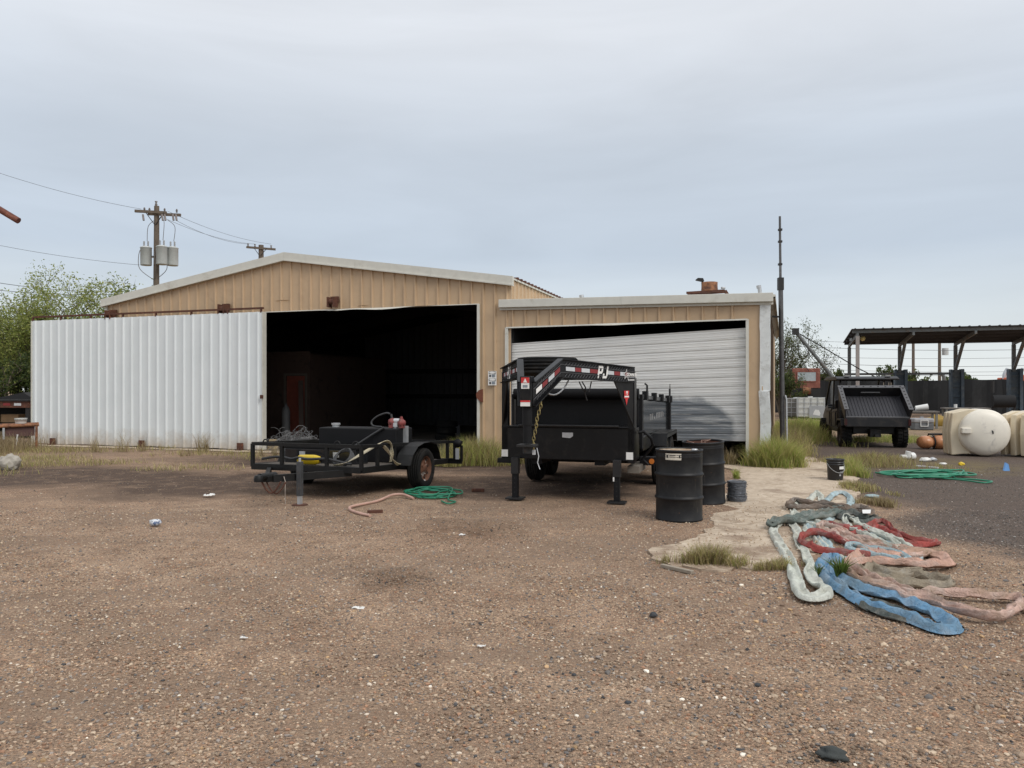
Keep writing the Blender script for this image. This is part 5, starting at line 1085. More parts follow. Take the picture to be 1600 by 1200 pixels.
# ------------------------------------------------------------ right: plastic tanks and scrap
CRM = pm('cream_plastic', (.66, .57, .42), .45, var=.10, scale=2.5, bump=.1, bscale=5, col2=(.55, .42, .26), sc2=1.2, th=(.5, .78))
CRW = pm('pale_plastic', (.78, .73, .63), .42, var=.08, scale=2, bump=.1, bscale=5, col2=(.50, .47, .43), sc2=2.6, th=(.56, .70))
def leg_tank(loc, rz, label, s=1.0):
    tk = thing('plastic_tank', label, 'tank', loc, rz, 'cream plastic tanks lying on the dark gravel')
    r = .57*s; L_ = .95*s; M = Matrix.Translation((0, 0, r+.02))@Matrix.Rotation(R(90), 4, 'X')   # axis along -y (towards viewer)
    m = MB(); m.lathe([(.001, .55*s), (r*.35, .545*s), (r*.72, .50*s), (r*.94, .43*s), (r, .36*s), (r, .1*s), (r*1.0, -.3*s), (r*.93, -.48*s), (r*.6, -.58*s), (.001, -.6*s)], 48, M); m.build('tank_shell', CRW, tk)
    for k, y in enumerate((-.22, .05, .32)):                                # moulded saddle legs, flat to the left
        m = MB(); y *= s; hw = .075*s
        m.prism([(-r*.72, y-hw, r*.10), (-r*1.24, y-hw, .02), (-r*1.30, y-hw, r*1.0), (-r*1.22, y-hw, r*1.86), (-r*.55, y-hw, r*2.03), (-r*.2, y-hw, r*2.02), (-r*.55, y-hw, r*1.0)], (0, 2*hw, 0)); m.build('saddle_leg', CRM, tk, .02)
    m = MB(); m.prism([(-r*.6, -.33*s, .02), (-r*1.14, -.30*s, .02), (-r*1.16, -.30*s, r*1.9), (-r*.4, -.33*s, r*1.98)], (0, .7*s, 0)); m.build('leg_web', CRM, tk, .02) if False else None
    MB().prism([(-r*.5, -.30*s, .05), (-r*.98, -.28*s, .05), (-r*1.0, -.28*s, r*1.75), (-r*.4, -.30*s, r*1.9)], (0, .66*s, 0)).build('leg_web', CRM, tk, .02)
    m = MB(); m.bb(-r*.98, -r*.62, -.58*s, -.40*s, r*1.0, r*1.24); m.build('outlet_boss', CRW, tk, .015)
    m = MB(); m.prism([(r*.16, -.552*s, r*1.16), (r*.22, -.55*s, r*1.12), (r*.25, -.548*s, r*1.02), (r*.2, -.55*s, r*.98)], (0, -.004, 0)); m.build('crack_mark', INTD, tk)
    return tk
leg_tank(tuple(gnd(1548, 714)+Vector((0, .45, 0))), R(-14), 'cream plastic tank with saddle legs lying on its side, left one', 1.0)
leg_tank(tuple(gnd(1632, 714)+Vector((.0, .35, 0))), R(20), 'second cream plastic tank cut by the right picture edge', .96)
CPR = pm('copper_plastic', (.50, .22, .10), .3, var=.2, scale=4, bump=.1, bscale=6, col2=(.62, .40, .26), sc2=3)
ob = thing('orange_float', 'glossy orange plastic tank float strapped in black, lying beside the cream tank', 'float', tuple(gnd(1463, 702)+Vector((0, .15, 0))), R(4))
for x0, x1, r in ((-.42, -.05, .20), (-.05, .46, .215)):
    m = MB(); m.lathe([(.001, x0), (r*.7, x0+.02), (r*.95, x0+.09), (r, (x0+x1)/2), (r*.95, x1-.09), (r*.7, x1-.02), (.001, x1)], 24, Matrix.Translation((0, 0, .19))@AX@Matrix.Diagonal((.9, 1.1, 1, 1))); m.build('float_lobe', CPR, ob)
m = MB(); m.cyl((.1, -.05, .10), (.46, -.09, .10), .10, 16); m.build('float_lobe', CPR, ob)
m = MB(); m.lathe([(.212, -.1), (.222, -.1), (.222, -.06), (.212, -.06)], 24, Matrix.Translation((0, 0, .19))@AX); m.build('strap_band', BLACKM, ob)
m = MB(); m.bb(-.12, .26, -.05, .07, .385, .43); m.build('black_pad', BLACKM, ob, .01)
def lump(name, loc, s, mat, label, cat, seed=1, amp=.35, parent=None, group=None, flat=False):
    bm = bmesh.new(); bmesh.ops.create_icosphere(bm, subdivisions=3, radius=1)
    for v in bm.verts:
        k = 1+amp*mnoise.noise(v.co*1.4+Vector((seed*3.1, seed, 0)))+amp*.5*mnoise.noise(v.co*3.3+Vector((seed, 0, seed*2))); v.co = Vector((v.co.x*s[0]*k, v.co.y*s[1]*k, max(v.co.z*s[2]*k, -s[2]*.6)))
    me = bpy.data.meshes.new(name); bm.to_mesh(me); bm.free()
    if not flat:
        for p in me.polygons: p.use_smooth = True
    o = obj(name, me, mat, parent); o.location = Vector(loc)+Vector((0, 0, s[2]*.55)); return tag(o, label, cat, group)
# litter of pipe fittings
pf = thing('pipe_fitting', 'white plastic pipe tee lying in front of the plastic tanks', 'pipe fitting', tuple(gnd(1420, 718)), .2)
m = MB(); m.cyl((-.22, 0, .06), (.1, 0, .06), .055, 14); m.cyl((-.04, .0, .06), (-.02, -.02, .19), .065, 14); m.cyl((.02, 0, .07), (.14, .02, .08), .085, 14); m.build('fitting_body', WHITEP, pf)
LITW = pm('litter_white', (.70, .69, .66), .7, var=.15)
lump('litter_scrap', gnd(1445, 721), (.13, .08, .06), LITW, 'crumpled white litter beside the pipe fitting', 'litter', 4)
lump('litter_scrap', gnd(1457, 720), (.10, .07, .05), GALV, 'grey metal scrap between white litter and plastic tank', 'litter', 5)
lump('litter_scrap', gnd(1473, 726), (.08, .05, .03), LITW, 'small white scrap right of the grey metal scrap', 'litter', 6)
bar('white_pipe', gnd(1432, 729), gnd(1466, 732), .03, .03, WHITEP, 'thin white pipe lying in front of the green hose litter', 'pipe')
lump('yellow_scrap', gnd(1502, 727), (.06, .05, .045), YEL, 'small yellow lump on the gravel before the cream tank', 'litter', 7)
bs = MB(); bs.prism([gnd(1569, 736)+Vector((0, 0, .0)), gnd(1578, 736)+Vector((0, 0, 0)), gnd(1576, 733)+Vector((0, 0, .1)), gnd(1572, 732)+Vector((0, 0, .12))], (.02, .08, .0)); tag(bs.build('blue_scrap', pm('blue_plastic', (.04, .17, .40), .5)), 'small blue plastic wedge right of the yellow lump', 'litter')
lump('cloth_scrap', gnd(1362, 777), (.10, .09, .03), F_BLUEP, 'pale blue rag at the grassy edge of the concrete pad', 'rag', 9)
lump('glass_bottle', gnd(1490, 708), (.08, .06, .05), WHITEP, 'small clear white bottle below the orange float', 'litter', 11)
# junk farther back
cb_ = thing('plastic_crate', 'grey pet carrier crate standing on the bare ground', 'crate', tuple(gnd(1444, 672)), R(-8))
MB().bb(-.38, .38, 0, .5, .0, .28).build('crate_base', pm('crate_dark', (.12, .125, .13), .6), cb_, .04); MB().bb(-.40, .40, -.02, .52, .285, .48).build('crate_top', pm('crate_grey', (.30, .30, .31), .6), cb_, .06)
m = MB()
for x in (-.14, .14): m.bb(x-.012, x+.012, -.04, -.02, .16, .40)
for z in (.16, .40): m.bb(-.15, .15, -.045, -.022, z-.012, z+.012)
m.build('crate_door', WHITEP, cb_); MB().bb(-.06, .06, .2, .3, .48, .54).build('crate_handle', pm('crate_grey', (.3, .3, .3)), cb_)
def table(loc, w_, h_, label, rz, nm='work_table'):
    t_ = thing(nm, label, 'table', loc, rz); MB().bb(-w_/2, w_/2, -.4, .4, h_-.06, h_).build('table_top', pm('table_grey', (.16, .145, .13), .8), t_)
    for x in (-w_/2+.1, w_/2-.1):
        for y in (-.32, .32): MB().bb(x-.04, x+.04, y-.04, y+.04, 0, h_-.06).build('leg', pm('pale_leg', (.20, .20, .19), .8), t_)
    return t_
tA = at(1432, 642, 33); table((tA.x, 33, 0), 1.6, tA.z, 'grey table with a white roll on it behind the vehicle', R(-15))
wr = thing('white_roll', 'white roll lying on the grey table behind the vehicle', 'roll', (tA.x+.22, 33, tA.z), R(-15)); m = MB(); m.cyl((-.24, 0, .11), (.24, 0, .18), .10, 16, .13); m.build('roll_body', WHITEP, wr)
lump('rag_bundle', (tA.x-.55, 33, tA.z), (.3, .2, .18), pm('rag_grey', (.3, .29, .27), .9), 'grey rag bundle at the left end of the grey table', 'rags', 3)
tB = at(1508, 637, 36); table((tB.x, 36, 0), 1.9, tB.z, 'brown work table before the blue column', R(-15))
cn = thing('white_can', 'small white can on the brown work table', 'can', (tB.x-.45, 36, tB.z), 0); m = MB(); m.cyl((0, 0, 0), (0, 0, .16), .07, 12); m.build('can_body', WHITEP, cn)
lump('yellow_tarp', (at(1463, 650, 35).x, 35, 0), (.5, .3, .30), pm('tarp_yellow', (.28, .18, .03), .7), 'yellow tarp bundle behind the pet carrier', 'tarp', 8, .3)
for px, py, s, lb in ((1452, 664, .3, 'dark scrap heap beside the yellow tarp bundle'), (1418, 668, .25, 'dark scrap heap at the right rear wheel of the vehicle')): lump('scrap_heap', gnd(px, py), (s*1.5, s, s*.5), DKSTEEL, lb, 'scrap', int(px), .5)
bbq = thing('barrel_grill', 'dark barrel grill on a stand in front of the black fence', 'grill', (at(1568, 620, 40).x, 40, 0), R(-18)); m = MB(); m.cyl((-.5, 0, 1.05), (.5, 0, 1.05), .33, 18); m.build('grill_barrel', pm('grill_grey', (.025, .025, .026), .8, spec=.15), bbq)
for x in (-.5, .5): MB().bb(x-.05, x+.05, -.05, .05, 0, .8).build('leg', DKSTEEL, bbq)
MB().cyl((-.5, 0, 1.5), (-.5, 0, 2.1), .08, 10).build('chimney', DKSTEEL, bbq)

# ------------------------------------------------------------ open shed on the right
cs = thing('open_shed', 'open steel shed with dark ribbed lean roof and blue columns', 'shed', (20.7, 46, 0), RZ)
DROOF = pm('dark_roof', (.055, .052, .055), .7, var=.2)
STEELB = pm('blue_column', (.075, .105, .135), .6, var=.3, col2=(.15, .16, .155), sc2=1.5, th=(.5, .7), bump=.2)
SGR = pm('grey_steel', (.14, .15, .15), .6, var=.25, col2=(.15, .09, .05), sc2=2)
Lc, Dc, zF, zBk = 13.0, 5.0, 5.28, 4.86
nrib = 26
for k in range(13):
    x0, x1 = -.35+k*1.0, -.35+(k+1)*1.0; m = MB(); m.add([(x0, -.25, zF+.02), (x1, -.25, zF+.02), (x1, Dc+.4, zBk-.03), (x0, Dc+.4, zBk-.03), (x0, -.25, zF-.02), (x1, -.25, zF-.02), (x1, Dc+.4, zBk-.07), (x0, Dc+.4, zBk-.07)], [(0, 1, 2, 3), (7, 6, 5, 4), (0, 4, 5, 1), (1, 5, 6, 2), (2, 6, 7, 3), (3, 7, 4, 0)])
    for q in (.2, .7): m.beam((x0+q, -.27, zF+.03), (x0+q, Dc+.4, zBk-.02), .08, .05)
    m.build('roof_sheet', DROOF, cs)
for f in (0, .25, .5, .75, 1.0): y = Dc*f; z = zF+(zBk-zF)*f-.14; MB().bb(-.3, Lc, y-.05, y+.05, z-.09, z+.09).build('purlin', SGR if f == 0 else DROOF, cs)
for k, x in enumerate((0.0, 3.0, 6.2, 9.4, 12.6)):
    MB().beam((x, -.1, zF-.32), (x, Dc+.2, zBk-.32), .12, .2).build('rafter', SGR, cs)
    if k == 0:
        MB().bb(x-.10, x+.10, -.1, .1, 0, zF-.4).build('post', pm('pale_post', (.33, .30, .28), .7, col2=(.2, .1, .06), sc2=2), cs); MB().bb(x-.1, x+.1, Dc-.1, Dc+.1, 0, zBk-.4).build('post', SGR, cs)
    else:
        MB().bb(x-.10, x+.10, Dc-.1, Dc+.1, 2.8, zBk-.4).build('post', SGR, cs)
        MB().beam((x, Dc-.1, 3.0), (x, Dc-2.3, zBk-.1), .16, .16).build('brace', SGR, cs)
    if k:
        m = MB(); m.bb(x-.32, x-.22, Dc-.3, Dc+.3, 0, 2.95); m.bb(x+.25, x+.42, Dc-.35, Dc+.3, 0, 2.97); m.bb(x-.22, x+.25, Dc-.02, Dc+.06, 0, 2.93); cl_ = m.build('blue_column', STEELB, cs)
        for z in (.5, 1.2, 1.85, 2.5): MB().bb(x-.22, x+.25, Dc-.2, Dc-.03, z, z+.05).build('column_rung', STEELB, cl_)
MB().bb(-.3, 6.2, Dc-.06, Dc+.06, 2.62, 2.76).build('tie_rail', SGR, cs)
lampb = at(1348, 530, 47.5); m = MB(); m.lathe([(.001, -.16), (.11, -.12), (.16, 0), (.11, .12), (.001, .16)], 16); gl = m.build('shed_lamp', pm('globe', (.75, .66, .30), .4, bump=0), cs); gl.location = Matrix.Rotation(-RZ, 3, 'Z')@(lampb-Vector((20.7, 46, 0))); gl.location.z = zF-.45
MB().bb(-.42, -.34, -.4, .2, zBk-.3, zBk-.12).build('eave_bracket', SGR, cs)
# black screen fence behind it
fe = thing('screen_fence', 'black screened fence closing the yard behind the shed', 'fence', (18, 56, 0), R(-16))
FM = pm('fence_mesh', (.018, .019, .021), .85, var=.35, scale=.9, col2=(.035, .036, .038), sc2=.6)
for k in range(16):
    x0, x1 = -6+k*2.4, -6+(k+1)*2.4; s0, s1 = 2.35+.06*math.sin(k*1.7), 2.35+.06*math.sin((k+1)*1.7); m = MB(); n = 8; vs = []
    for i in range(n+1):
        x = x0+(x1-x0)*i/n; zt_ = s0+(s1-s0)*i/n-.05*math.sin(math.pi*i/n); yy = .05*math.sin(i*1.3+k); vs += [(x, yy, .02), (x, yy*1.5+.03, 1.1), (x, yy*.3, zt_)]
    for i in range(n): m.add(vs[3*i:3*i+6], [(0, 3, 4, 1), (1, 4, 5, 2)], True)
    m.build('screen_panel', FM, fe); MB().cyl((x0, .06, 0), (x0, .06, 2.42), .04, 8).build('fence_post', DKSTEEL, fe)
# red cab of an old rig with IBC tote in front
rg = thing('old_rig_cab', 'faded red cab with pale window on a dark chassis behind the totes', 'truck', (at(1259, 600, 46).x, 46, 0), R(-14))
RD = pm('faded_red', (.25, .085, .06), .75, var=.25, scale=3, bump=.2, col2=(.42, .22, .15), sc2=2.5, th=(.52, .7))
MB().bb(-.80, .74, -.5, 1.1, 1.75, 2.93).build('cab_shell', RD, rg, .03); MB().bb(-1.0, -.80, -.3, 1.1, 1.85, 2.9).build('cab_side', pm('cab_dark', (.10, .09, .08), .8), rg)
m = MB(); m.bb(-.52, .50, -.53, -.5, 2.18, 2.70); wn = m.build('cab_window', pm('pale_pane', (.40, .45, .46), .25, var=.25, scale=3), rg)
m = MB(); m.bb(-.56, .54, -.54, -.525, 2.70, 2.74); m.bb(-.56, .54, -.54, -.525, 2.14, 2.18); m.bb(-.56, -.52, -.54, -.525, 2.18, 2.70); m.bb(.50, .54, -.54, -.525, 2.18, 2.70); m.build('window_frame', RD, wn)
MB().bb(-.8, .75, -.6, 4, 1.25, 1.72).build('chassis', DKSTEEL, rg); MB().cyl((-.25, -.62, 1.6), (.2, -.62, 1.6), .22, 14).build('winch_drum', ORUST, rg)
for x in (-.75, .75): wheel(rg, (x, .4, .5), .5, .28, DKSTEEL)
gp = thing('gin_pole', 'grey steel boom leaning left with stay cables above the vehicle', 'boom', tuple(at(1302, 600, 44)*Vector((1, 1, 0)) if False else (at(1302, 600, 44).x, 44, 0)), 0)
tp, bs_ = at(1243, 518, 44)-Vector((at(1302, 600, 44).x, 44, 0)), at(1300, 588, 44)-Vector((at(1302, 600, 44).x, 44, 0))
m = MB(); m.cyl(bs_, tp, .11, 10, .09); m.build('boom_pipe', SGR, gp); MB().cyl((0, 0, 0), bs_, .12, 10).build('mast_post', SGR, gp)
m = MB(); m.box(tp, (.3, .3, .36)); m.build('sheave_head', DKSTEEL, gp)
o3 = Vector((at(1302, 600, 44).x, 44, 0)); m = MB(); m.tube([tp, at(1290, 545, 44.5)-o3, at(1340, 575, 45)-o3, at(1366, 588, 46)-o3], .03, 6); m.tube([tp, at(1250, 560, 44)-o3, at(1264, 580, 44)-o3], .018, 5); m.tube([tp, at(1265, 555, 44)-o3, at(1293, 588, 44)-o3], .018, 5); m.build('stay_cable', DKSTEEL, gp)
def tote(loc, rz, label, body, w_=1.15, h_=1.1, plate=True):
    q = thing('liquid_tote', label, 'tote', loc, rz, 'liquid totes by the old rig'); MB().bb(-w_/2, w_/2, -.5, .5, .14, h_).build('tote_bottle', body, q, .05)
    for k in range(5): x = -w_/2+k*w_/4; MB().bb(x-.014, x+.014, -.535, -.512, .12, h_+.02).build('cage_bar', GALV, q)
    for z in (.35, .62, .88, h_+.0): MB().bb(-w_/2-.02, w_/2+.02, -.552, -.537, z-.014, z+.014).build('cage_rail', GALV, q)
    MB().bb(-w_/2, w_/2, -.5, .5, 0, .12).build('pallet', DKSTEEL, q)
    m = MB(); m.cyl((0, 0, h_), (0, 0, h_+.05), .12, 14); m.build('tote_lid', WHITEP, q)
    if plate:
        p_ = MB().bb(-.10, .62, -.565, -.555, .10, .72).build('tote_plate', pm('plate_galv', (.36, .37, .38), .6, var=.1), q); m = MB(); m.prism([(.08, -.569, .28), (.40, -.569, .22), (.44, -.569, .34), (.36, -.569, .52), (.20, -.569, .54), (.12, -.569, .42)], (0, .004, 0)); m.build('white_patch', WHITEP, p_)
tote((at(1266, 640, 40).x, 40, 0.1), R(-16), 'white caged tote with grey plate below the red cab', pm('tote_white', (.62, .62, .58), .5, var=.1), 1.3, 1.15)
tote((at(1243, 640, 41).x, 41, 0.1), R(-16), 'dirty grey tote left of the white one', pm('tote_dirty', (.22, .21, .19), .7, var=.3), 1.0, 1.1, False)
# red machines peeping over the fence
for i, (px, py, w_, lb) in enumerate(((1578, 590, 1.5, 'orange red machine cab seen over the black fence'), (1602, 586, 1.8, 'orange red machine at the right picture edge over the fence'))):
    p = at(px, 600, 80); q = thing('orange_machine', lb, 'machine', (p.x, 80, 0), 0); OR = pm('machine_orange', (.55, .12, .045), .5); MB().bb(-w_/2, w_/2, -1, 1, 0.5, at(px, py, 80).z).build('machine_body', OR, q, .1); MB().bb(-w_, w_, -1, 1, 0, 1.6).build('machine_base', OR, q, .1)
    m = MB(); m.tube([(-.6, 0, 1.5), (-.6, 0, at(0, 586, 80).z), (-.5, 0, at(0, 582, 80).z), (-.25, 0, at(0, 576, 80).z)], .18, 8); m.build('exhaust_stack', GALV, q)
p = at(1475, 600, 80); q = thing('exhaust_pipe', 'single grey exhaust stack curving above the fence', 'pipe', (p.x, 80, 0), 0); m = MB(); m.tube([(0, 0, 0), (0, 0, at(0, 589, 80).z), (-.15, 0, at(0, 585, 80).z), (-.4, 0, at(0, 584, 80).z)], .2, 8); m.build('stack_pipe', SGR, q)

# ------------------------------------------------------------ mast beside the lean-to, roof things
ma = thing('steel_mast', 'tall thin steel pipe mast beside the right corner of the lean-to', 'mast', (at(1223, 610, 18.6).x, 18.6, 0), 0)
MS = pm('mast_steel', (.10, .098, .10), .5, .3, var=.3, col2=(.22, .22, .22), sc2=3)
zt1, zt0 = at(0, 338, 18.6).z, at(0, 434, 18.6).z; dx = -.07
m = MB(); m.cyl((0, 0, 0), (dx*.75, 0, zt0), .062, 14, .055); m.build('lower_pipe', MS, ma); m = MB(); m.cyl((dx*.75, 0, zt0-.3), (dx, 0, zt1), .032, 10, .027); m.build('upper_pipe', MS, ma)
m = MB(); m.bb(dx*.75-.062, dx*.75+.062, -.062, .062, zt0-.3, zt0); m.build('pipe_sleeve', DKSTEEL, ma)
for z in (zt0+.3, zt0+.85, zt1-.35): MB().bb(dx*.9-.042, dx*.9+.042, -.042, .042, z, z+.05).build('pipe_band', DKSTEEL, ma)
m = MB(); zz = at(0, 495, 18.6).z; m.beam((dx*.5, 0, zz), (-.24, .05, zz+.01), .04, .04); m.build('wall_arm', DKSTEEL, ma)
m = MB(); m.tube([(.06, -.12, 0), (.05, -.1, 1.4), (.03, -.08, 1.5)], .025, 7); m.build('conduit', GALV, ma)
rv = thing('roof_ventilator', 'rusty round ventilator drum on a steel frame on the lean-to roof', 'ventilator', bl(Wv(1105, 458, 1.2)[0], 1.2, lz(4)-.03), RZ)
fz = Wv(1105, 457, 1.2)[1]-(lz(4)-.03)-.02
m = MB(); m.beam((-.46, -.25, fz), (.42, -.25, fz+.02), .05, .05); m.beam((-.46, .05, fz), (.42, .05, fz+.02), .05, .05); m.beam((-.42, -.25, fz), (-.3, -.2, -.02), .06, .06); m.beam((.42, -.25, fz+.02), (.50, -.22, .0), .06, .06); m.beam((-.42, .05, fz), (-.3, .05, -.02), .05, .05); m.beam((.42, .05, fz), (.5, .05, 0), .05, .05); m.build('vent_frame', RUST, rv)
m = MB(); m.lathe([(.195, fz+.03), (.19, fz+.10), (.185, fz+.17), (.19, fz+.24), (.17, fz+.245), (.165, fz+.05)], 26, Matrix.Translation((.06, -.1, 0))); m.build('vent_drum', ORUST, rv)
m = MB(); m.tube([(-.10, -.12, fz+.02), (-.10, -.13, fz+.28), (-.12, -.13, fz+.31)], .025, 8); m.prism([(-.26, -.2, fz+.30), (-.20, -.2, fz+.35), (-.08, -.2, fz+.34), (-.06, -.2, fz+.28), (-.14, -.2, fz+.27)], (0, .14, 0)); m.build('vent_motor', DKSTEEL, rv)
m = MB(); m.lathe([(.001, -.02), (.05, -.02), (.05, .02), (.001, .02)], 10, Matrix.Translation((.38, -.25, fz+.08))); m.build('vent_fitting', GALV, rv)
for px, py, hh, lb in ((1186, 446, .16, 'short grey vent pipe near the right end of the lean-to roof'), (909, 461, .1, 'tiny grey vent cap on the left of the lean-to roof')):
    tt = Wv(px, py, .8); q = thing('vent_pipe', lb, 'pipe', bl(tt[0], .8, lz(4)-.05), RZ); h_ = tt[1]-(lz(4)-.05); m = MB(); m.cyl((.03, 0, 0), (0, 0, h_), .045, 10); m.build('pipe_body', GALV, q); m = MB(); m.cyl((0, 0, h_-.06), (-.01, 0, h_), .055, 10); m.build('pipe_cap', GALV, q)
# ------------------------------------------------------------ utility poles and wires
def catenary(a, b, sag, n=16): return [a.lerp(b, i/n)-Vector((0, 0, 4*sag*(i/n)*(1-i/n))) for i in range(n+1)]
up1 = thing('utility_pole', 'wooden utility pole with crossarm and three grey transformers behind the workshop', 'utility pole', (at(243, 600, 38).x, 38, 0), 0)
def pz(py, Y): return CAMH+(HZ-py)/FPX*Y
lean = -.0
m = MB(); m.cyl((.12*0, 0, 0), (.06, 0, pz(322, 38)), .17, 12, .12); m.build('pole_shaft', POLEW, up1)
za = pz(333, 38)
m = MB(); m.beam((-.92, -.2, za+.06), (.62, -.16, za-.02), .10, .13); m.beam((-.45, .16, za), (1.18, .16, za-.06), .10, .13); m.build('crossarm', POLEW, up1)
m = MB(); m.beam((-.4, -.2, za), (0.02, -.14, za-.6), .04, .03); m.beam((.5, -.2, za-.02), (.08, -.14, za-.6), .04, .03); m.build('arm_brace', DKSTEEL, up1)
INS = pm('insulator', (.13, .11, .10), .4)
for x, z in ((-.55, .1), (-.3, .08), (.45, .06), (1.05, .02)): m = MB(); m.lathe([(.02, 0), (.05, .03), (.03, .06), (.06, .1), (.03, .14), (.04, .17), (.001, .19)], 10, Matrix.Translation((x, 0, za+z))); m.build('insulator', INS, up1)
m = MB(); m.lathe([(.03, 0), (.06, .08), (.03, .16), (.07, .25), (.03, .3), (.07, .4), (.001, .42)], 10, Matrix.Translation((0.03, 0, pz(324, 38)-.1))); m.build('insulator', INS, up1)
for x in (-.52, .42, .55, .95, 1.1): m = MB(); m.cyl((x, -.22, za-.12), (x+.06, -.26, za-.42), .05, 8); m.build('fuse_cutout', pm('cutout', (.20, .17, .16), .5), up1)
TG = pm('transformer_grey', (.50, .52, .51), .45, var=.1, col2=(.36, .35, .32), sc2=3, th=(.58, .75))
for px, yy in ((229, -.05), (257, -.28), (269, .05)):
    x = at(px, 0, 38).x-at(243, 0, 38).x; z0, z1 = pz(415, 38), pz(387, 38); m = MB(); m.lathe([(.001, z0), (.25, z0), (.265, z0+.03), (.265, z1-.04), (.28, z1-.03), (.28, z1), (.15, z1+.06), (.001, z1+.08)], 20, Matrix.Translation((x, yy, 0))); tr = m.build('transformer', TG, up1)
    for q in (-.1, .1): m = MB(); m.lathe([(.03, 0), (.05, .05), (.03, .09), (.05, .14), (.03, .18), (.05, .23), (.02, .28)], 8, Matrix.Translation((x+q, yy, z1+.04))); m.build('bushing', pm('bushing_grey', (.3, .3, .3), .5), tr)
    m = MB(); m.tube(spline([(x+.1, yy-.1, z1+.3), (x+.2, yy-.2, z1+1.0), (x*.5+.3, -.25, za-.4)], 5), .014, 5); m.tube(spline([(x-.26, yy, z1-.05), (x-.32, yy-.1, (z0+z1)/2), (x-.25, yy-.1, z0-.2), (0.0, -.1, z0-.75)], 5), .016, 5); m.build('lead_wire', INS, tr)
MB().bb(-.55, .85, .12, .18, pz(402, 38), pz(399, 38)).build('mounting_bracket', GALV, up1)
up2 = thing('utility_pole', 'distant utility pole top with one crossarm above the roof ridge', 'utility pole', (at(408, 600, 50).x, 50, 0), 0)
m = MB(); m.cyl((0, 0, 0), (0, 0, pz(383, 50)), .19, 10, .16); m.build('pole_shaft', POLEW, up2); z2 = pz(388, 50)
m = MB(); m.beam((-.9, -.15, z2+.05), (.98, -.15, z2-.1), .10, .13); m.build('crossarm', POLEW, up2); m = MB(); m.beam((-.4, -.2, z2), (-.05, -.2, z2-.5), .04, .03); m.beam((.42, -.2, z2-.05), (.05, -.2, z2-.5), .04, .03); m.build('arm_brace', DKSTEEL, up2)
for x in (-.8, -.35, .7): m = MB(); m.lathe([(.02, 0), (.06, .06), (.03, .1), (.07, .2), (.001, .22)], 8, Matrix.Translation((x, -.15, z2+.08-.08*(x+.9)))); m.build('insulator', INS, up2)
WIRE = pm('wire_dark', (.12, .125, .135), .6, bump=0)
def wire(a, b, sag, label, r=.009): o = MB().tube(catenary(Vector(a), Vector(b), sag), r, 5).build('overhead_wire', WIRE); tag(o, label, 'wire', 'overhead power lines'); return o
A1 = Vector(up1.location); A2 = Vector(up2.location)
for i, (x1, z1, x2) in enumerate(((.6, .1, .7), (.45, -.25, -.35), (1.0, -.35, -.8))): wire(A1+Vector((x1, 0, za+z1)), A2+Vector((x2, -.15, z2+.25)), .25, ('upper', 'middle', 'lower')[i]+' line strung between the transformer pole and the distant pole')
wire(at(-60, 250, 34), A1+Vector((-.7, 0, za+.2)), .2, 'thin power line entering at upper left to the transformer pole')
wire(at(-60, 371, 36), at(218, 414, 38), .15, 'power line below it reaching the transformers from the left')
wire(at(-60, 432, 34), at(190, 456, 40), .2, 'service line crossing the left tree, upper one', .014); wire(at(-60, 447, 34), at(210, 458, 40), .2, 'service line crossing the left tree, lower one', .014)
def far_pole(px, py, Y, label, tr=True):
    q = thing('utility_pole', label, 'utility pole', (at(px, 600, Y).x, Y, 0), 0); m = MB(); m.cyl((0, 0, 0), (0, 0, pz(py, Y)), .22, 8, .18); m.build('pole_shaft', POLEW, q); zc = pz(py+5, Y)
    m = MB(); m.beam((-1.3, 0, zc), (.3, 0, zc), .16, .18); m.build('crossarm', POLEW, q)
    if tr: m = MB(); m.cyl((.75, 0, zc-1.9), (.75, 0, zc-1.0), .38, 12); m.build('transformer', TG, q)
    return q
far_pole(1468, 527, 100, 'distant pole with transformer seen beyond the open shed'); far_pole(1427, 529, 104, 'distant thin pole seen beside the first blue column', False)
for k, (yl, yr, sg_) in enumerate(((531, 530, 4), (540, 543, 4), (556, 556, 3), (564, 567, 5), (574, 577, 4), (582, 583, 3))):
    wire(at(1225, yl, 100), at(1700, yr, 98), .4*sg_*.3, ('topmost', 'second', 'third', 'fourth', 'fifth', 'lowest')[k]+' of the distant lines crossing the sky behind the open shed', .028 if k in (1, 3) else .02)
# rusty boom end poking in at upper left, on a post outside the picture
rp = thing('rusty_boom', 'rusty pipe end poking into the sky at the upper left edge', 'pipe', (at(-330, 600, 9).x, 9, 0), 0)
b0 = at(29, 345, 9)-Vector(rp.location); b1 = at(-330, 130, 9)-Vector(rp.location); PRU = pm('pipe_rust', (.13, .045, .03), .8, var=.35, scale=14, bump=.4, col2=(.26, .10, .06), sc2=8)
m = MB(); m.cyl(b1, b0, .037, 14); m.build('boom_pipe', PRU, rp); m = MB(); m.cyl((b1.x, 0, 0), b1, .07, 12); m.build('boom_post', PRU, rp)

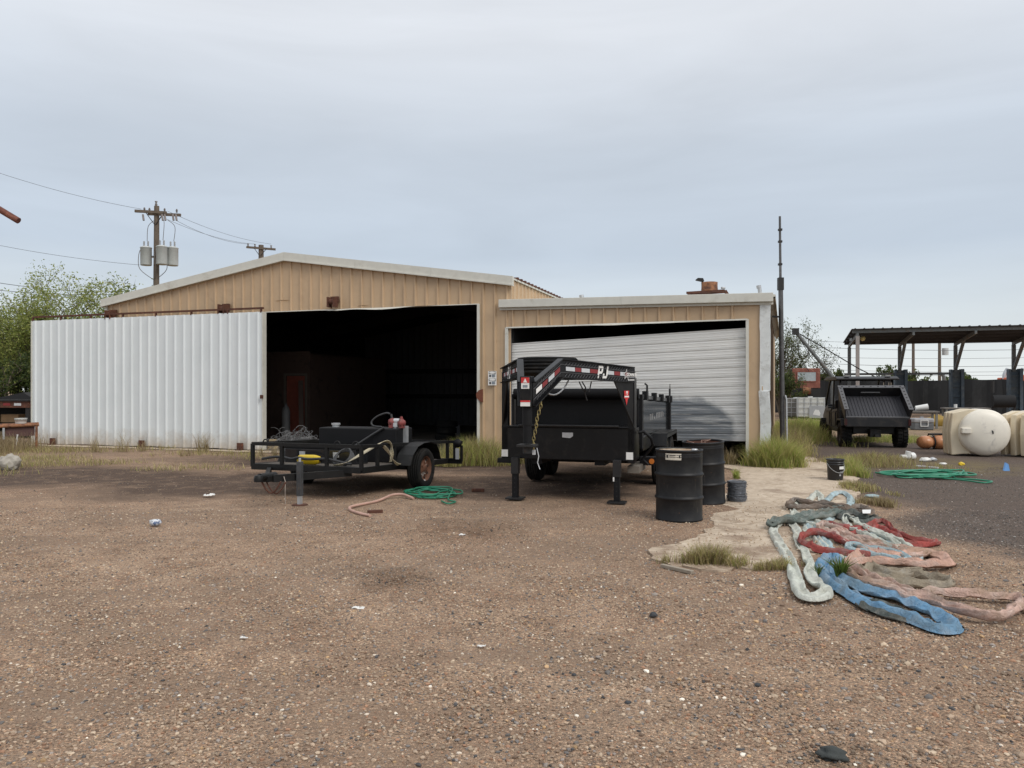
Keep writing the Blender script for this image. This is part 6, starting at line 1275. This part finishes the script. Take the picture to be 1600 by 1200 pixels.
# ------------------------------------------------------------ left edge: rack, flatbed, boulder
rk = thing('pipe_rack', 'rusty orange pipe rack with hanging brown channel at the left edge', 'rack', tuple(gnd(57, 702)), R(32))
hq = pz(664, 21)
m = MB(); m.cyl((0, 0, 0), (0, 0, hq+.06), .035, 10); m.build('leg', ORUST, rk); m = MB(); m.cyl((.06, 0, hq), (-1.9, .0, hq-.06), .045, 10); m.build('top_pipe', ORUST, rk); m = MB(); m.cyl((-1.8, 0, 0), (-1.8, 0, hq), .035, 10); m.build('leg', ORUST, rk)
m = MB(); m.cyl((.06, .8, hq), (-1.9, .8, hq-.06), .045, 10); m.cyl((0, 0, hq-.02), (0, .8, hq-.02), .035, 8); m.build('top_pipe', ORUST, rk); m = MB(); m.cyl((0, .8, 0), (0, .8, hq), .03, 8); m.build('leg', pm('pale_leg', (.2, .2, .19)), rk)
m = MB(); m.bb(-.72, -.04, .05, .12, hq-.30, hq-.05); m.bb(-.72, -.04, .0, .05, hq-.30, hq-.28); m.build('steel_channel', pm('brown_channel', (.095, .045, .04), .7, var=.25), rk)
m = MB(); m.bb(-.78, -.73, -.02, .06, hq-.38, hq-.06); m.build('hanger_plate', GALV, rk)
stk = thing('white_stake', 'thin white stake leaning in the dry grass below the pipe rack', 'stake', tuple(gnd(24, 703)), 0); m = MB(); m.cyl((0, 0, 0), (.06, 0, .42), .018, 8, .022); m.build('stake_rod', WHITEP, stk)
bw = bucket((at(29, 660, 21.3).x, 21.4, hq+.02), .2, 'dented white bucket sitting on the rusty pipe rack', pm('white_bucket', (.60, .60, .57), .5, var=.15), .15, .15, False)
MB().bb(-.2, .2, -.25, .3, -.03, .0).build('bucket_shelf', ORUST, bw)
fb = thing('flatbed_trailer', 'dark flatbed with red and white reflector strip and cartons behind the pipe rack', 'trailer', (at(48, 600, 26).x, 26, 0), R(-10))
zb1, zb0 = pz(627, 26), pz(637, 26); m = MB(); m.bb(-4.2, .0, -.1, .1, zb0, zb1); bb_ = m.build('top_beam', RUST, fb)
for k in range(6): MB().bb(-.55-k*.42, -.28-k*.42, -.106, -.10, zb0+.07, zb1-.06).build('reflector', REDT if k % 2 else SILT, bb_)
m = MB(); m.bb(-4.2, .05, -.15, 2.2, zb1, zb1+.06); m.build('deck', DKSTEEL, fb); m = MB(); m.prism([(-2.2, .6, zb1+.06), (-.2, .6, zb1+.06), (-.5, .6, zb1+.12), (-.85, .6, zb1+.30), (-1.6, .6, zb1+.16)], (0, 1.2, 0)); m.build('folded_tarp', INTD, fb)
for x in (-.08, -2.6): MB().bb(x-.07, x+.07, -.06, .1, .05, zb0).build('side_post', DKSTEEL, fb)
MB().bb(-4.2, 0, .0, 2.0, .42, .50).build('lower_shelf', INTD, fb); MB().bb(-4.2, 0, 1.9, 2.0, .1, zb1).build('back_panel', INTD, fb)
for x in (-1.5,): wheel(fb, (x, 1.2, .36), .36, .2, DKSTEEL, axis=AX)
CARD = pm('cardboard', (.20, .125, .065), .9, var=.2)
for i, (x0, x1, z0, z1, lb) in enumerate(((-1.3, -.62, .52, .80, 'brown carton on the shelf of the flatbed, right one'), (-2.2, -1.4, .52, .76, 'brown carton on the shelf of the flatbed, left one'))):
    q = thing('cardboard_box', lb, 'box', Vector(fb.location)+Matrix.Rotation(R(-10), 3, 'Z')@Vector(((x0+x1)/2, .4, z0)), R(-10)); MB().bb(-(x1-x0)/2, (x1-x0)/2, -.25, .25, 0, z1-z0).build('box_body', CARD, q, .01); MB().bb(-(x1-x0)/2, (x1-x0)/2, -.03, .03, z1-z0, z1-z0+.004).build('box_tape', pm('tape_tan', (.28, .2, .12), .5), q)
lump('boulder', gnd(15, 733), (.20, .18, .21), pm('pale_stone', (.38, .35, .30), .9, var=.25, scale=5, bump=.6, bscale=18, col2=(.30, .27, .22), sc2=3), 'pale grey boulder in the dry grass at the left edge', 'boulder', 2, .32, flat=True)

# ------------------------------------------------------------ clutter just inside the workshop
wt = MB(); rr = random.Random(5)
c0 = Vector(bl(.45, .75, 0))
for k in range(230):
    c = c0+Vector((rr.gauss(0, .36), rr.gauss(0, .25), abs(rr.gauss(0, .17))+.03)); r_ = rr.uniform(.06, .24); ax1 = Vector((rr.gauss(0, 1), rr.gauss(0, 1), rr.gauss(0, .5))).normalized(); ax2 = ax1.orthogonal().normalized(); a0 = rr.uniform(0, 6)
    P = [c+(ax1*math.cos(a0+i*.45)+ax2*math.sin(a0+i*.45))*r_*(1+.3*math.sin(i))for i in range(10)]
    for p in P: p.z = max(p.z, .03)
    wt.tube(P, .006, 4)
tag(wt.build('wire_tangle', pm('bright_wire', (.27, .27, .275), .5, .3, var=.3)), 'heap of tangled bright wire on the workshop floor', 'wire')
q = thing('gas_cylinder', 'pale gas cylinder standing in the dark beside the white sliding door', 'cylinder', bl(-.95, 2.4, .02), 0); m = MB(); m.lathe([(.001, 0), (.12, 0), (.125, .05), (.125, .95), (.09, 1.08), (.04, 1.14), (.035, 1.2), (.001, 1.2)], 16); m.build('cylinder_body', pm('cyl_grey', (.10, .10, .10), .6), q)
q = thing('wood_offcut', 'small stack of pale timber blocks at the foot of the sliding door', 'timber', bl(.15, .25, .02), .1)
for k in range(3): MB().bb(-.14+.02*k, .14-.03*k, -.08, .08, k*.09, k*.09+.085).build('timber_block', pm('pale_timber', (.42, .33, .21), .85), q, .004)
q = thing('leaning_board', 'long board leaning against the office wall inside the workshop', 'board', bl(-.75, 2.5, .02), RZ); MB().beam((.35, -.1, 0), (-.05, .45, 1.9), .14, .03).build('board_plank', INTB, q)
def bench(t, y, w_, label):
    q = thing('work_bench', label, 'bench', bl(t, y, .02), RZ); MB().bb(-w_/2, w_/2, -.35, .35, .85, .91).build('bench_top', pm('bench_top', (.20, .18, .15), .8), q)
    for x in (-w_/2+.08, w_/2-.08):
        for yy in (-.3, .3): MB().bb(x-.04, x+.04, yy-.04, yy+.04, 0, .85).build('leg', INTD, q)
    MB().bb(-w_/2, w_/2, -.3, .3, .25, .29).build('lower_shelf', INTB, q); return q
for i, (t_, y_, lb) in enumerate(((3.2, 5.0, 'pile of old tyres in the dark right of the office corner'),)):
    q = thing('tyre_pile', lb, 'tyre pile', bl(t_, y_, .02), 0)
    for k in range(3): wheel(q, (.03*k, 0, .11+.21*k), .33, .2, INTD, .19, axis=Matrix.Identity(4), name='tyre')
q = thing('shelf_rack', 'pale shelf rack with boxes against the back of the workshop', 'shelf', bl(2.9, 13.6, .02), RZ)
for x in (-.9, .9): MB().bb(x-.03, x+.03, -.25, .25, 0, 2.0).build('shelf_side', INTW, q)
for z in (.3, .9, 1.5, 1.97): MB().bb(-.87, .87, -.25, .25, z, z+.03).build('shelf_board', INTW, q)
for x, z, s_ in ((-.5, .33, .2), (.2, .33, .25), (-.3, .93, .22), (.5, .93, .17), (.0, 1.53, .2)): MB().bb(x-s_, x+s_, -.2, .2, z, z+s_*1.5).build('stored_box', pm('stored_pale', (.30, .27, .22), .8), q)
for i, (t_, y_, lb) in enumerate(((5.2, 13.9, 'pale sheet leaning on the back wall of the workshop, left one'), (6.7, 13.9, 'pale sheet leaning on the back wall of the workshop, right one'))):
    q = thing('leaning_sheet', lb, 'sheet', bl(t_, y_, .02), RZ); MB().beam((0, -.3, 0), (0, .55, 1.25), 1.1, .02).build('sheet_panel', pm('pale_sheet', (.36, .36, .36), .6, var=.2), q)
bench(4.0, 9.5, 2.2, 'cluttered work bench deep inside the workshop'); bench(7.4, 10.5, 1.8, 'second work bench at the right in the dark workshop')
rr = random.Random(3)
for k, (t_, y_, s_, lb) in enumerate(((3.5, 9.4, .22, 'grey box on the cluttered work bench, left one'), (4.4, 9.5, .3, 'dark box on the cluttered work bench, right one'), (5.6, 8.6, .5, 'large dark crate on the workshop floor'), (6.4, 9.8, .45, 'grey cabinet in the dark workshop'), (2.6, 6.8, .32, 'small crate near the office partition'))):
    z = .91+.02 if k < 2 else .02; q = thing('storage_box', lb, 'box', bl(t_, y_, z), rr.uniform(-.4, .4)); MB().bb(-s_, s_, -s_*.7, s_*.7, 0, s_*(1.3 if k != 3 else 2.6)).build('box_body', (INTD, INTW, INTB)[k % 3], q, .01); MB().bb(-s_*.4, s_*.4, -s_*.7-.01, -s_*.7, s_*.5, s_*.8).build('box_label', INTW, q)
bar('steel_rod', bl(5.3, 1.6, .02), bl(6.6, 2.0, .02), .06, .05, RUST, 'rusty steel rod lying on the pale workshop floor', 'steel bar'); bar('timber_beam', bl(4.9, 2.5, .02), bl(6.1, 3.0, .02), .14, .09, INTB, 'brown timber beam lying behind the rod on the workshop floor', 'timber')

# ------------------------------------------------------------ trees
LEAF = attr_mat('leaf', .6, .5)
BARK = pm('bark', (.12, .095, .07), .9, var=.3, bump=.5)
def tree(name, label, base, H, spread, nstem, nleaf, lsize, pal, seed, up_bias=.5, levels=4, crown0=.25, trunk=.10, wscale=(1, 1)):
    rs = np.random.RandomState(seed); q = thing(name, label, 'tree', tuple(base), 0); m = MB(); tips = []
    def grow(p, d, L_, r, lev):
        n = 4; P = [p]; d = d.copy()
        for i in range(n):
            d = (d+Vector(rs.normal(0, .16, 3))+Vector((0, 0, .06*up_bias))).normalized(); P.append(P[-1]+d*(L_/n))
        m.tube(P, r, 5 if lev < 2 else 4, cap=False, rad=[r*(1-.5*i/n) for i in range(n+1)])
        if lev >= levels-1: tips.extend((P[k], d, L_) for k in range(1, n+1))
        elif lev == levels-2: tips.extend((P[k], d, L_) for k in (3, 4))
        if lev < levels:
            for k in range(rs.randint(3, 5)):
                f = rs.uniform(.35, 1.0); i = min(int(f*n), n-1); s_ = P[i].lerp(P[i+1], f*n-i); nd = (d*.9+Vector((rs.normal(0, .62)*spread, rs.normal(0, .62)*spread, rs.normal(.12*up_bias, .35)))).normalized(); grow(s_, nd, L_*rs.uniform(.55, .78), r*.52, lev+1)
    for k in range(nstem):
        a = 6.28*k/nstem+rs.uniform(-.4, .4); d = Vector((math.cos(a)*.45*spread*wscale[0], math.sin(a)*.45*spread*wscale[1], 1)).normalized() if nstem > 1 else Vector((0, 0, 1)); grow(Vector((math.cos(a)*.12, math.sin(a)*.12, -.05)), d, H*.42, trunk, 0)
    m.build('trunk', BARK, q)
    T = np.array([t[0][:] for t in tips]); zmax = T[:, 2].max(); sc_ = H*.96/zmax
    n = nleaf; idx = rs.randint(0, len(T), n); c = T[idx]+rs.normal(0, .17*H/7, (n, 3)); c[:, 2] = np.maximum(c[:, 2], H*crown0*.6)
    a = rs.normal(0, 1, (n, 3)); a /= np.linalg.norm(a, axis=1)[:, None]; b = np.cross(a, rs.normal(0, 1, (n, 3))); b /= np.linalg.norm(b, axis=1)[:, None]
    s_ = lsize*rs.uniform(.6, 1.3, (n, 1)); V = np.stack([c-a*s_, c+b*s_*.38, c+a*s_, c-b*s_*.38], 1).reshape(-1, 3); F = np.arange(4*n).reshape(-1, 4)
    pal = np.array(pal); cc = pal[rs.randint(0, len(pal), n)]*rs.uniform(.75, 1.25, (n, 1)); me = np_mesh('crown', V, F, 4, np.repeat(cc, 4, 0)); obj('crown', me, LEAF, q); q.scale = (1, 1, sc_); return q
PALY = [(.31, .36, .09), (.37, .40, .12), (.23, .28, .07), (.42, .43, .16), (.16, .20, .06)]; PALD = [(.07, .10, .032), (.09, .12, .036), (.055, .08, .03), (.14, .16, .045)]; PALB = [(.14, .17, .075), (.17, .19, .09), (.11, .135, .06)]
tree('leafy_tree', 'tall yellow green tree behind the left end of the sliding door', (at(85, 600, 33).x, 33, 0), 7.5, .85, 6, 42000, .062, PALY, 4, levels=4)
tree('leafy_tree', 'darker green tree at the left picture edge', (at(-10, 600, 36).x, 36, 0), 6.1, 1.1, 5, 32000, .065, PALY+PALD, 9, levels=4)
tree('leafy_tree', 'low dark bush behind the flatbed at the left edge', (at(28, 600, 30).x, 30, 0), 3.3, 1.3, 6, 14000, .065, PALD, 12, levels=3, crown0=.0)
tree('leafy_tree', 'small tree with sparse leaves showing above the left roof slope', (at(232, 600, 34).x, 34, 0), 6.8, 1.0, 3, 9000, .075, PALY+PALB, 21, levels=4, wscale=(1.3, 1))
tree('leafy_tree', 'tall thin tree behind the right corner of the lean-to', (at(1226, 600, 50).x, 50, 0), 6.6, .30, 4, 9000, .065, PALB+PALD, 15, levels=4)
tree('leafy_tree', 'dark bush at the foot of the thin tree by the totes', (at(1224, 600, 44).x, 44, 0), 3.0, .45, 5, 6000, .06, PALD, 17, levels=3, crown0=0.)
for i, (px, h, lb) in enumerate(((1290, 3.6, 'dark bush behind the cab of the utility vehicle'), (1405, 4.0, 'dark bush left of the first blue column beyond the fence'), (1500, 3.3, 'low bush just showing above the fence between the columns'))):
    tree('leafy_tree', lb, (at(px, 600, 66).x, 66, 0), h, 1.2, 5, 4500, .16, PALD, 30+i, levels=3, crown0=.0)

# ------------------------------------------------------------ grass and weeds
GR = attr_mat('grass_blade', .7, .5)
def blades(x, y, h, lean, wd, pal, rs, z0=0.0):
    n = len(x); az = rs.uniform(0, 6.283, n); ln = lean*rs.uniform(.2, 1.2, n)*h; dx, dy = np.cos(az)*ln, np.sin(az)*ln; px_, py_ = -np.sin(az)*wd/2, np.cos(az)*wd/2
    face = rs.uniform(0, 6.283, n); px_, py_ = np.cos(face)*wd/2, np.sin(face)*wd/2
    z0 = np.full(n, z0) if np.isscalar(z0) else z0
    L_ = []
    for f, k in ((0, 1), (.5, .8)):
        for s_ in (-1, 1): L_.append(np.stack([x+dx*f*f+s_*px_*k, y+dy*f*f+s_*py_*k, z0+h*f*(1-.1*f)], 1))
    L_.append(np.stack([x+dx, y+dy, z0+h*(1-.25*np.minimum(1, ln/np.maximum(h, .01)))], 1)); V = np.stack(L_, 1).reshape(-1, 3); b = np.arange(n)*5
    F = np.concatenate([np.stack([b, b+1, b+3], 1), np.stack([b, b+3, b+2], 1), np.stack([b+2, b+3, b+4], 1)]); pal = np.array(pal); c = pal[rs.randint(0, len(pal), n)]*rs.uniform(.75, 1.25, (n, 1))
    cc = np.repeat(c, 5, 0); return V, F, cc
GREENP = [(.34, .43, .09), (.42, .48, .13), (.46, .45, .15), (.27, .35, .08), (.56, .49, .22)]; DRYP = [(.38, .30, .17), (.29, .22, .125), (.46, .38, .23), (.25, .19, .11), (.31, .27, .12)]; YELP = [(.50, .43, .18), (.42, .40, .15), (.58, .49, .25), (.33, .34, .11)]
def clump(c, rx, ry, n, h, pal, label, seed, lean=.6, wd=.011, z=0.):
    rs = np.random.RandomState(seed); k = max(3, n//60); cx, cy = rs.normal(0, .5, k)*rx, rs.normal(0, .5, k)*ry; i = rs.randint(0, k, n); x = c[0]+cx[i]+rs.normal(0, .16, n)*rx; y = c[1]+cy[i]+rs.normal(0, .16, n)*ry
    d = np.hypot((x-c[0])/rx, (y-c[1])/ry); hh = h*rs.uniform(.45, 1.15, n)*np.clip(1.15-.45*d, .3, 1.1); V, F, cc = blades(x, y, hh, lean, wd, pal, rs, z)
    return tag(obj('weed_clump', np_mesh('weed_clump', V, F, 3, cc), GR), label, 'weeds', 'weed clumps around the yard')
def cg(px, py): q = gnd(px, py); return (q.x, q.y)
clump((cg(743, 733)[0], 16.9), 1.0, .5, 3400, .64, YELP+YELP+DRYP+GREENP, 'tall yellow green grass between the two trailers', 1)
clump(cg(712, 728), .4, .3, 500, .35, YELP, 'short yellow grass behind the tail lamp of the utility trailer', 2)
clump((at(1214, 0, 16.15).x, 16.15), .48, .30, 3900, .74, GREENP+YELP, 'big green grass clump at the right corner of the lean-to', 3, .75)
clump((at(1232, 0, 19.5).x, 19.5), .55, 1.1, 2200, .8, YELP+DRYP, 'dry tall grass along the right side wall of the lean-to', 4)
clump((at(1248, 0, 25).x, 25), .9, 2.0, 2600, .75, GREENP+YELP, 'green grass strip between the lean-to and the utility vehicle', 5)
clump((at(1262, 0, 33).x, 33), 1.5, 1.6, 2600, .55, GREENP, 'green grass in front of the totes', 6)
clump((at(1330, 0, 14.6).x, 14.8), .3, .5, 1100, .42, YELP+GREENP, 'grass clump behind the black bucket', 7)
clump((at(1372, 0, 16.6).x, 16.8), .9, .8, 2600, .30, YELP+DRYP, 'dry grass patch between bucket and utility vehicle', 8)
clump((at(1352, 0, 12.3).x, 12.5), .3, .6, 900, .16, DRYP+YELP, 'dry grass fringe at the right edge of the concrete pad', 9)
clump((at(1375, 0, 10.7).x, 10.8), .3, .35, 500, .15, DRYP, 'dry brown grass tuft above the red slings', 10)
clump(cg(1110, 882), .30, .16, 1300, .23, YELP+DRYP, 'yellow grass tuft on the near end of the concrete pad', 11, .8, .006)
clump(cg(1216, 889), .22, .1, 600, .13, YELP+DRYP, 'low grass tuft beside the pale green sling', 12, .8, .006)
clump(cg(1316, 905), .07, .06, 110, .22, [(.10, .15, .03), (.13, .18, .04)], 'small green weed growing between the blue and pink slings', 13, .7, .016)
clump(cg(1275, 899), .05, .05, 70, .14, [(.12, .16, .04)], 'tiny green weed beside the loop of the pale sling', 14, .7, .01)
clump(cg(1150, 747), .12, .1, 160, .2, GREENP, 'small weed behind the barbed wire roll', 15)
clump((at(1135, 0, 17.0).x, 16.6), .25, .12, 250, .4, DRYP, 'dry weeds under the right end of the roll-up door', 16)
clump((at(1560, 0, 30).x, 30), 1.2, .8, 900, .35, GREENP, 'green weeds behind the cream tank', 17)
clump((at(1400, 0, 24).x, 24.5), 1.6, 1.2, 2200, .28, YELP+GREENP, 'grass to the right of the utility vehicle', 18)
for i, (px, py, h) in enumerate(((155, 706, .55), (225, 705, .45), (314, 706, .62), (195, 706, .6), (418, 712, .4), (295, 712, .25))): clump(cg(px, py), .34, .16, (60, 45, 120, 50, 110, 60)[i], h, DRYP, ('dry twig weeds left of centre under the white sliding door', 'dry weeds by the middle floor guide of the sliding door', 'straw coloured weed tuft under the right half of the sliding door', 'dry weeds between the left and middle floor guides', 'pale dry grass beside the front corner of the utility trailer', 'low dry tuft in front of the straw coloured weed')[i], 40+i, .5, .008)
rs = np.random.RandomState(77); n = 34000; x = rs.uniform(-19, -5.5, n); y = rs.uniform(14.2, 21.5, n)
front = 21.0+(-x-6.7)*.334-.6; kk = np.array([mnoise.noise((a*.55, b*.8, 0)) for a, b in zip(x, y)]); keep = (y < front) & (kk+rs.uniform(-.3, .3, n) > .10+np.clip((x+11)*.07, -.25, .5)+np.clip((15.8-y)*.2, 0, .4)); x, y = x[keep], y[keep]
V, F, cc = blades(x, y, rs.uniform(.06, .22, len(x))*np.where(x < -13.2, 1.3, .85), .9, .011, DRYP+YELP, rs); o = obj('dry_grass', np_mesh('dry_grass', V, F, 3, cc), GR); kind(o, 'stuff'); tag(o, 'thin dry grass on the bare soil at the left', 'grass')
n = 5200; x = rs.normal(-15.0, 1.25, n); y = rs.normal(20.3, .75, n); k2 = (x < -12.75); x, y = x[k2], y[k2]; V, F, cc = blades(x, y, rs.uniform(.2, .62, len(x)), .5, .01, DRYP[:4], rs); o = obj('dry_grass', np_mesh('dry_grass', V, F, 3, cc), GR); kind(o, 'stuff'); tag(o, 'tall brown dead grass around the pipe rack', 'grass')

# ------------------------------------------------------------ litter on the gravel
def paper(px, py, s, label, mat=LITW, seed=1):
    rr = random.Random(seed); bm = bmesh.new(); bmesh.ops.create_grid(bm, x_segments=6, y_segments=5, size=.5)
    for v in bm.verts: v.co = Vector((v.co.x*s+rr.gauss(0, s*.04), v.co.y*s*.6+rr.gauss(0, s*.04), s*.28*abs(mnoise.noise(v.co*3.1+Vector((seed*2.3, 0, 0))))+.01))
    bmesh.ops.solidify(bm, geom=bm.faces[:], thickness=.003); me = bpy.data.meshes.new('paper_litter'); bm.to_mesh(me); bm.free(); o = obj('paper_litter', me, mat); o.location = gnd(px, py); o.rotation_euler.z = rr.uniform(-.5, .5); return tag(o, label, 'litter')
paper(327, 775, .16, 'crumpled white paper on the dark soil left of the trailer jack', seed=2); paper(560, 952, .085, 'flat white paper scrap left of the oil stain'); paper(381, 999, .045, 'small white scrap in the left foreground gravel', seed=3); paper(752, 1012, .05, 'small white scrap near the centre of the foreground', seed=4); paper(722, 837, .07, 'pale scrap on the gravel in front of the dump trailer', seed=6)
c_ = lump('crushed_can', gnd(243, 820), (.07, .05, .045), pm('can_blue_white', (.62, .64, .66), .4, col2=(.08, .12, .22), sc2=14, th=(.5, .54)), 'crushed white and dark blue can on the left gravel', 'can', 6)
lump('black_rag', gnd(1300, 1184), (.06, .045, .026), pm('rag_black', (.045, .05, .048), .9, bump=.6, bscale=50), 'crumpled black rag at the bottom right', 'rag', 15, .75)
STN = pm('dark_stone', (.05, .052, .056), .85, bump=.4, var=.25)
for i, (px, py, s, lb) in enumerate(((1021, 963, .024, 'dark stone below the drums, largest in the foreground'), (1184, 1072, .014, 'dark stone below the blue sling on the gravel'), (981, 1100, .014, 'dark stone in the lower middle of the gravel'), (897, 1056, .012, 'small dark stone left of the lower middle stone'), (1155, 1175, .013, 'small dark stone left of the black rag'))): lump('loose_stone', gnd(px, py), (s*1.2, s, s*.8), STN, lb, 'stone', 50+i, .3, group='dark stones on the gravel')
P = [gnd(1282, 926)+Vector((0, 0, .008)), gnd(1305, 925)+Vector((0, 0, .01)), gnd(1322, 921)+Vector((0, 0, .01))]; hose('thin_cable', P, .005, BLACKM, 'short thin black cable between the pale and blue slings', 4, 'cable')
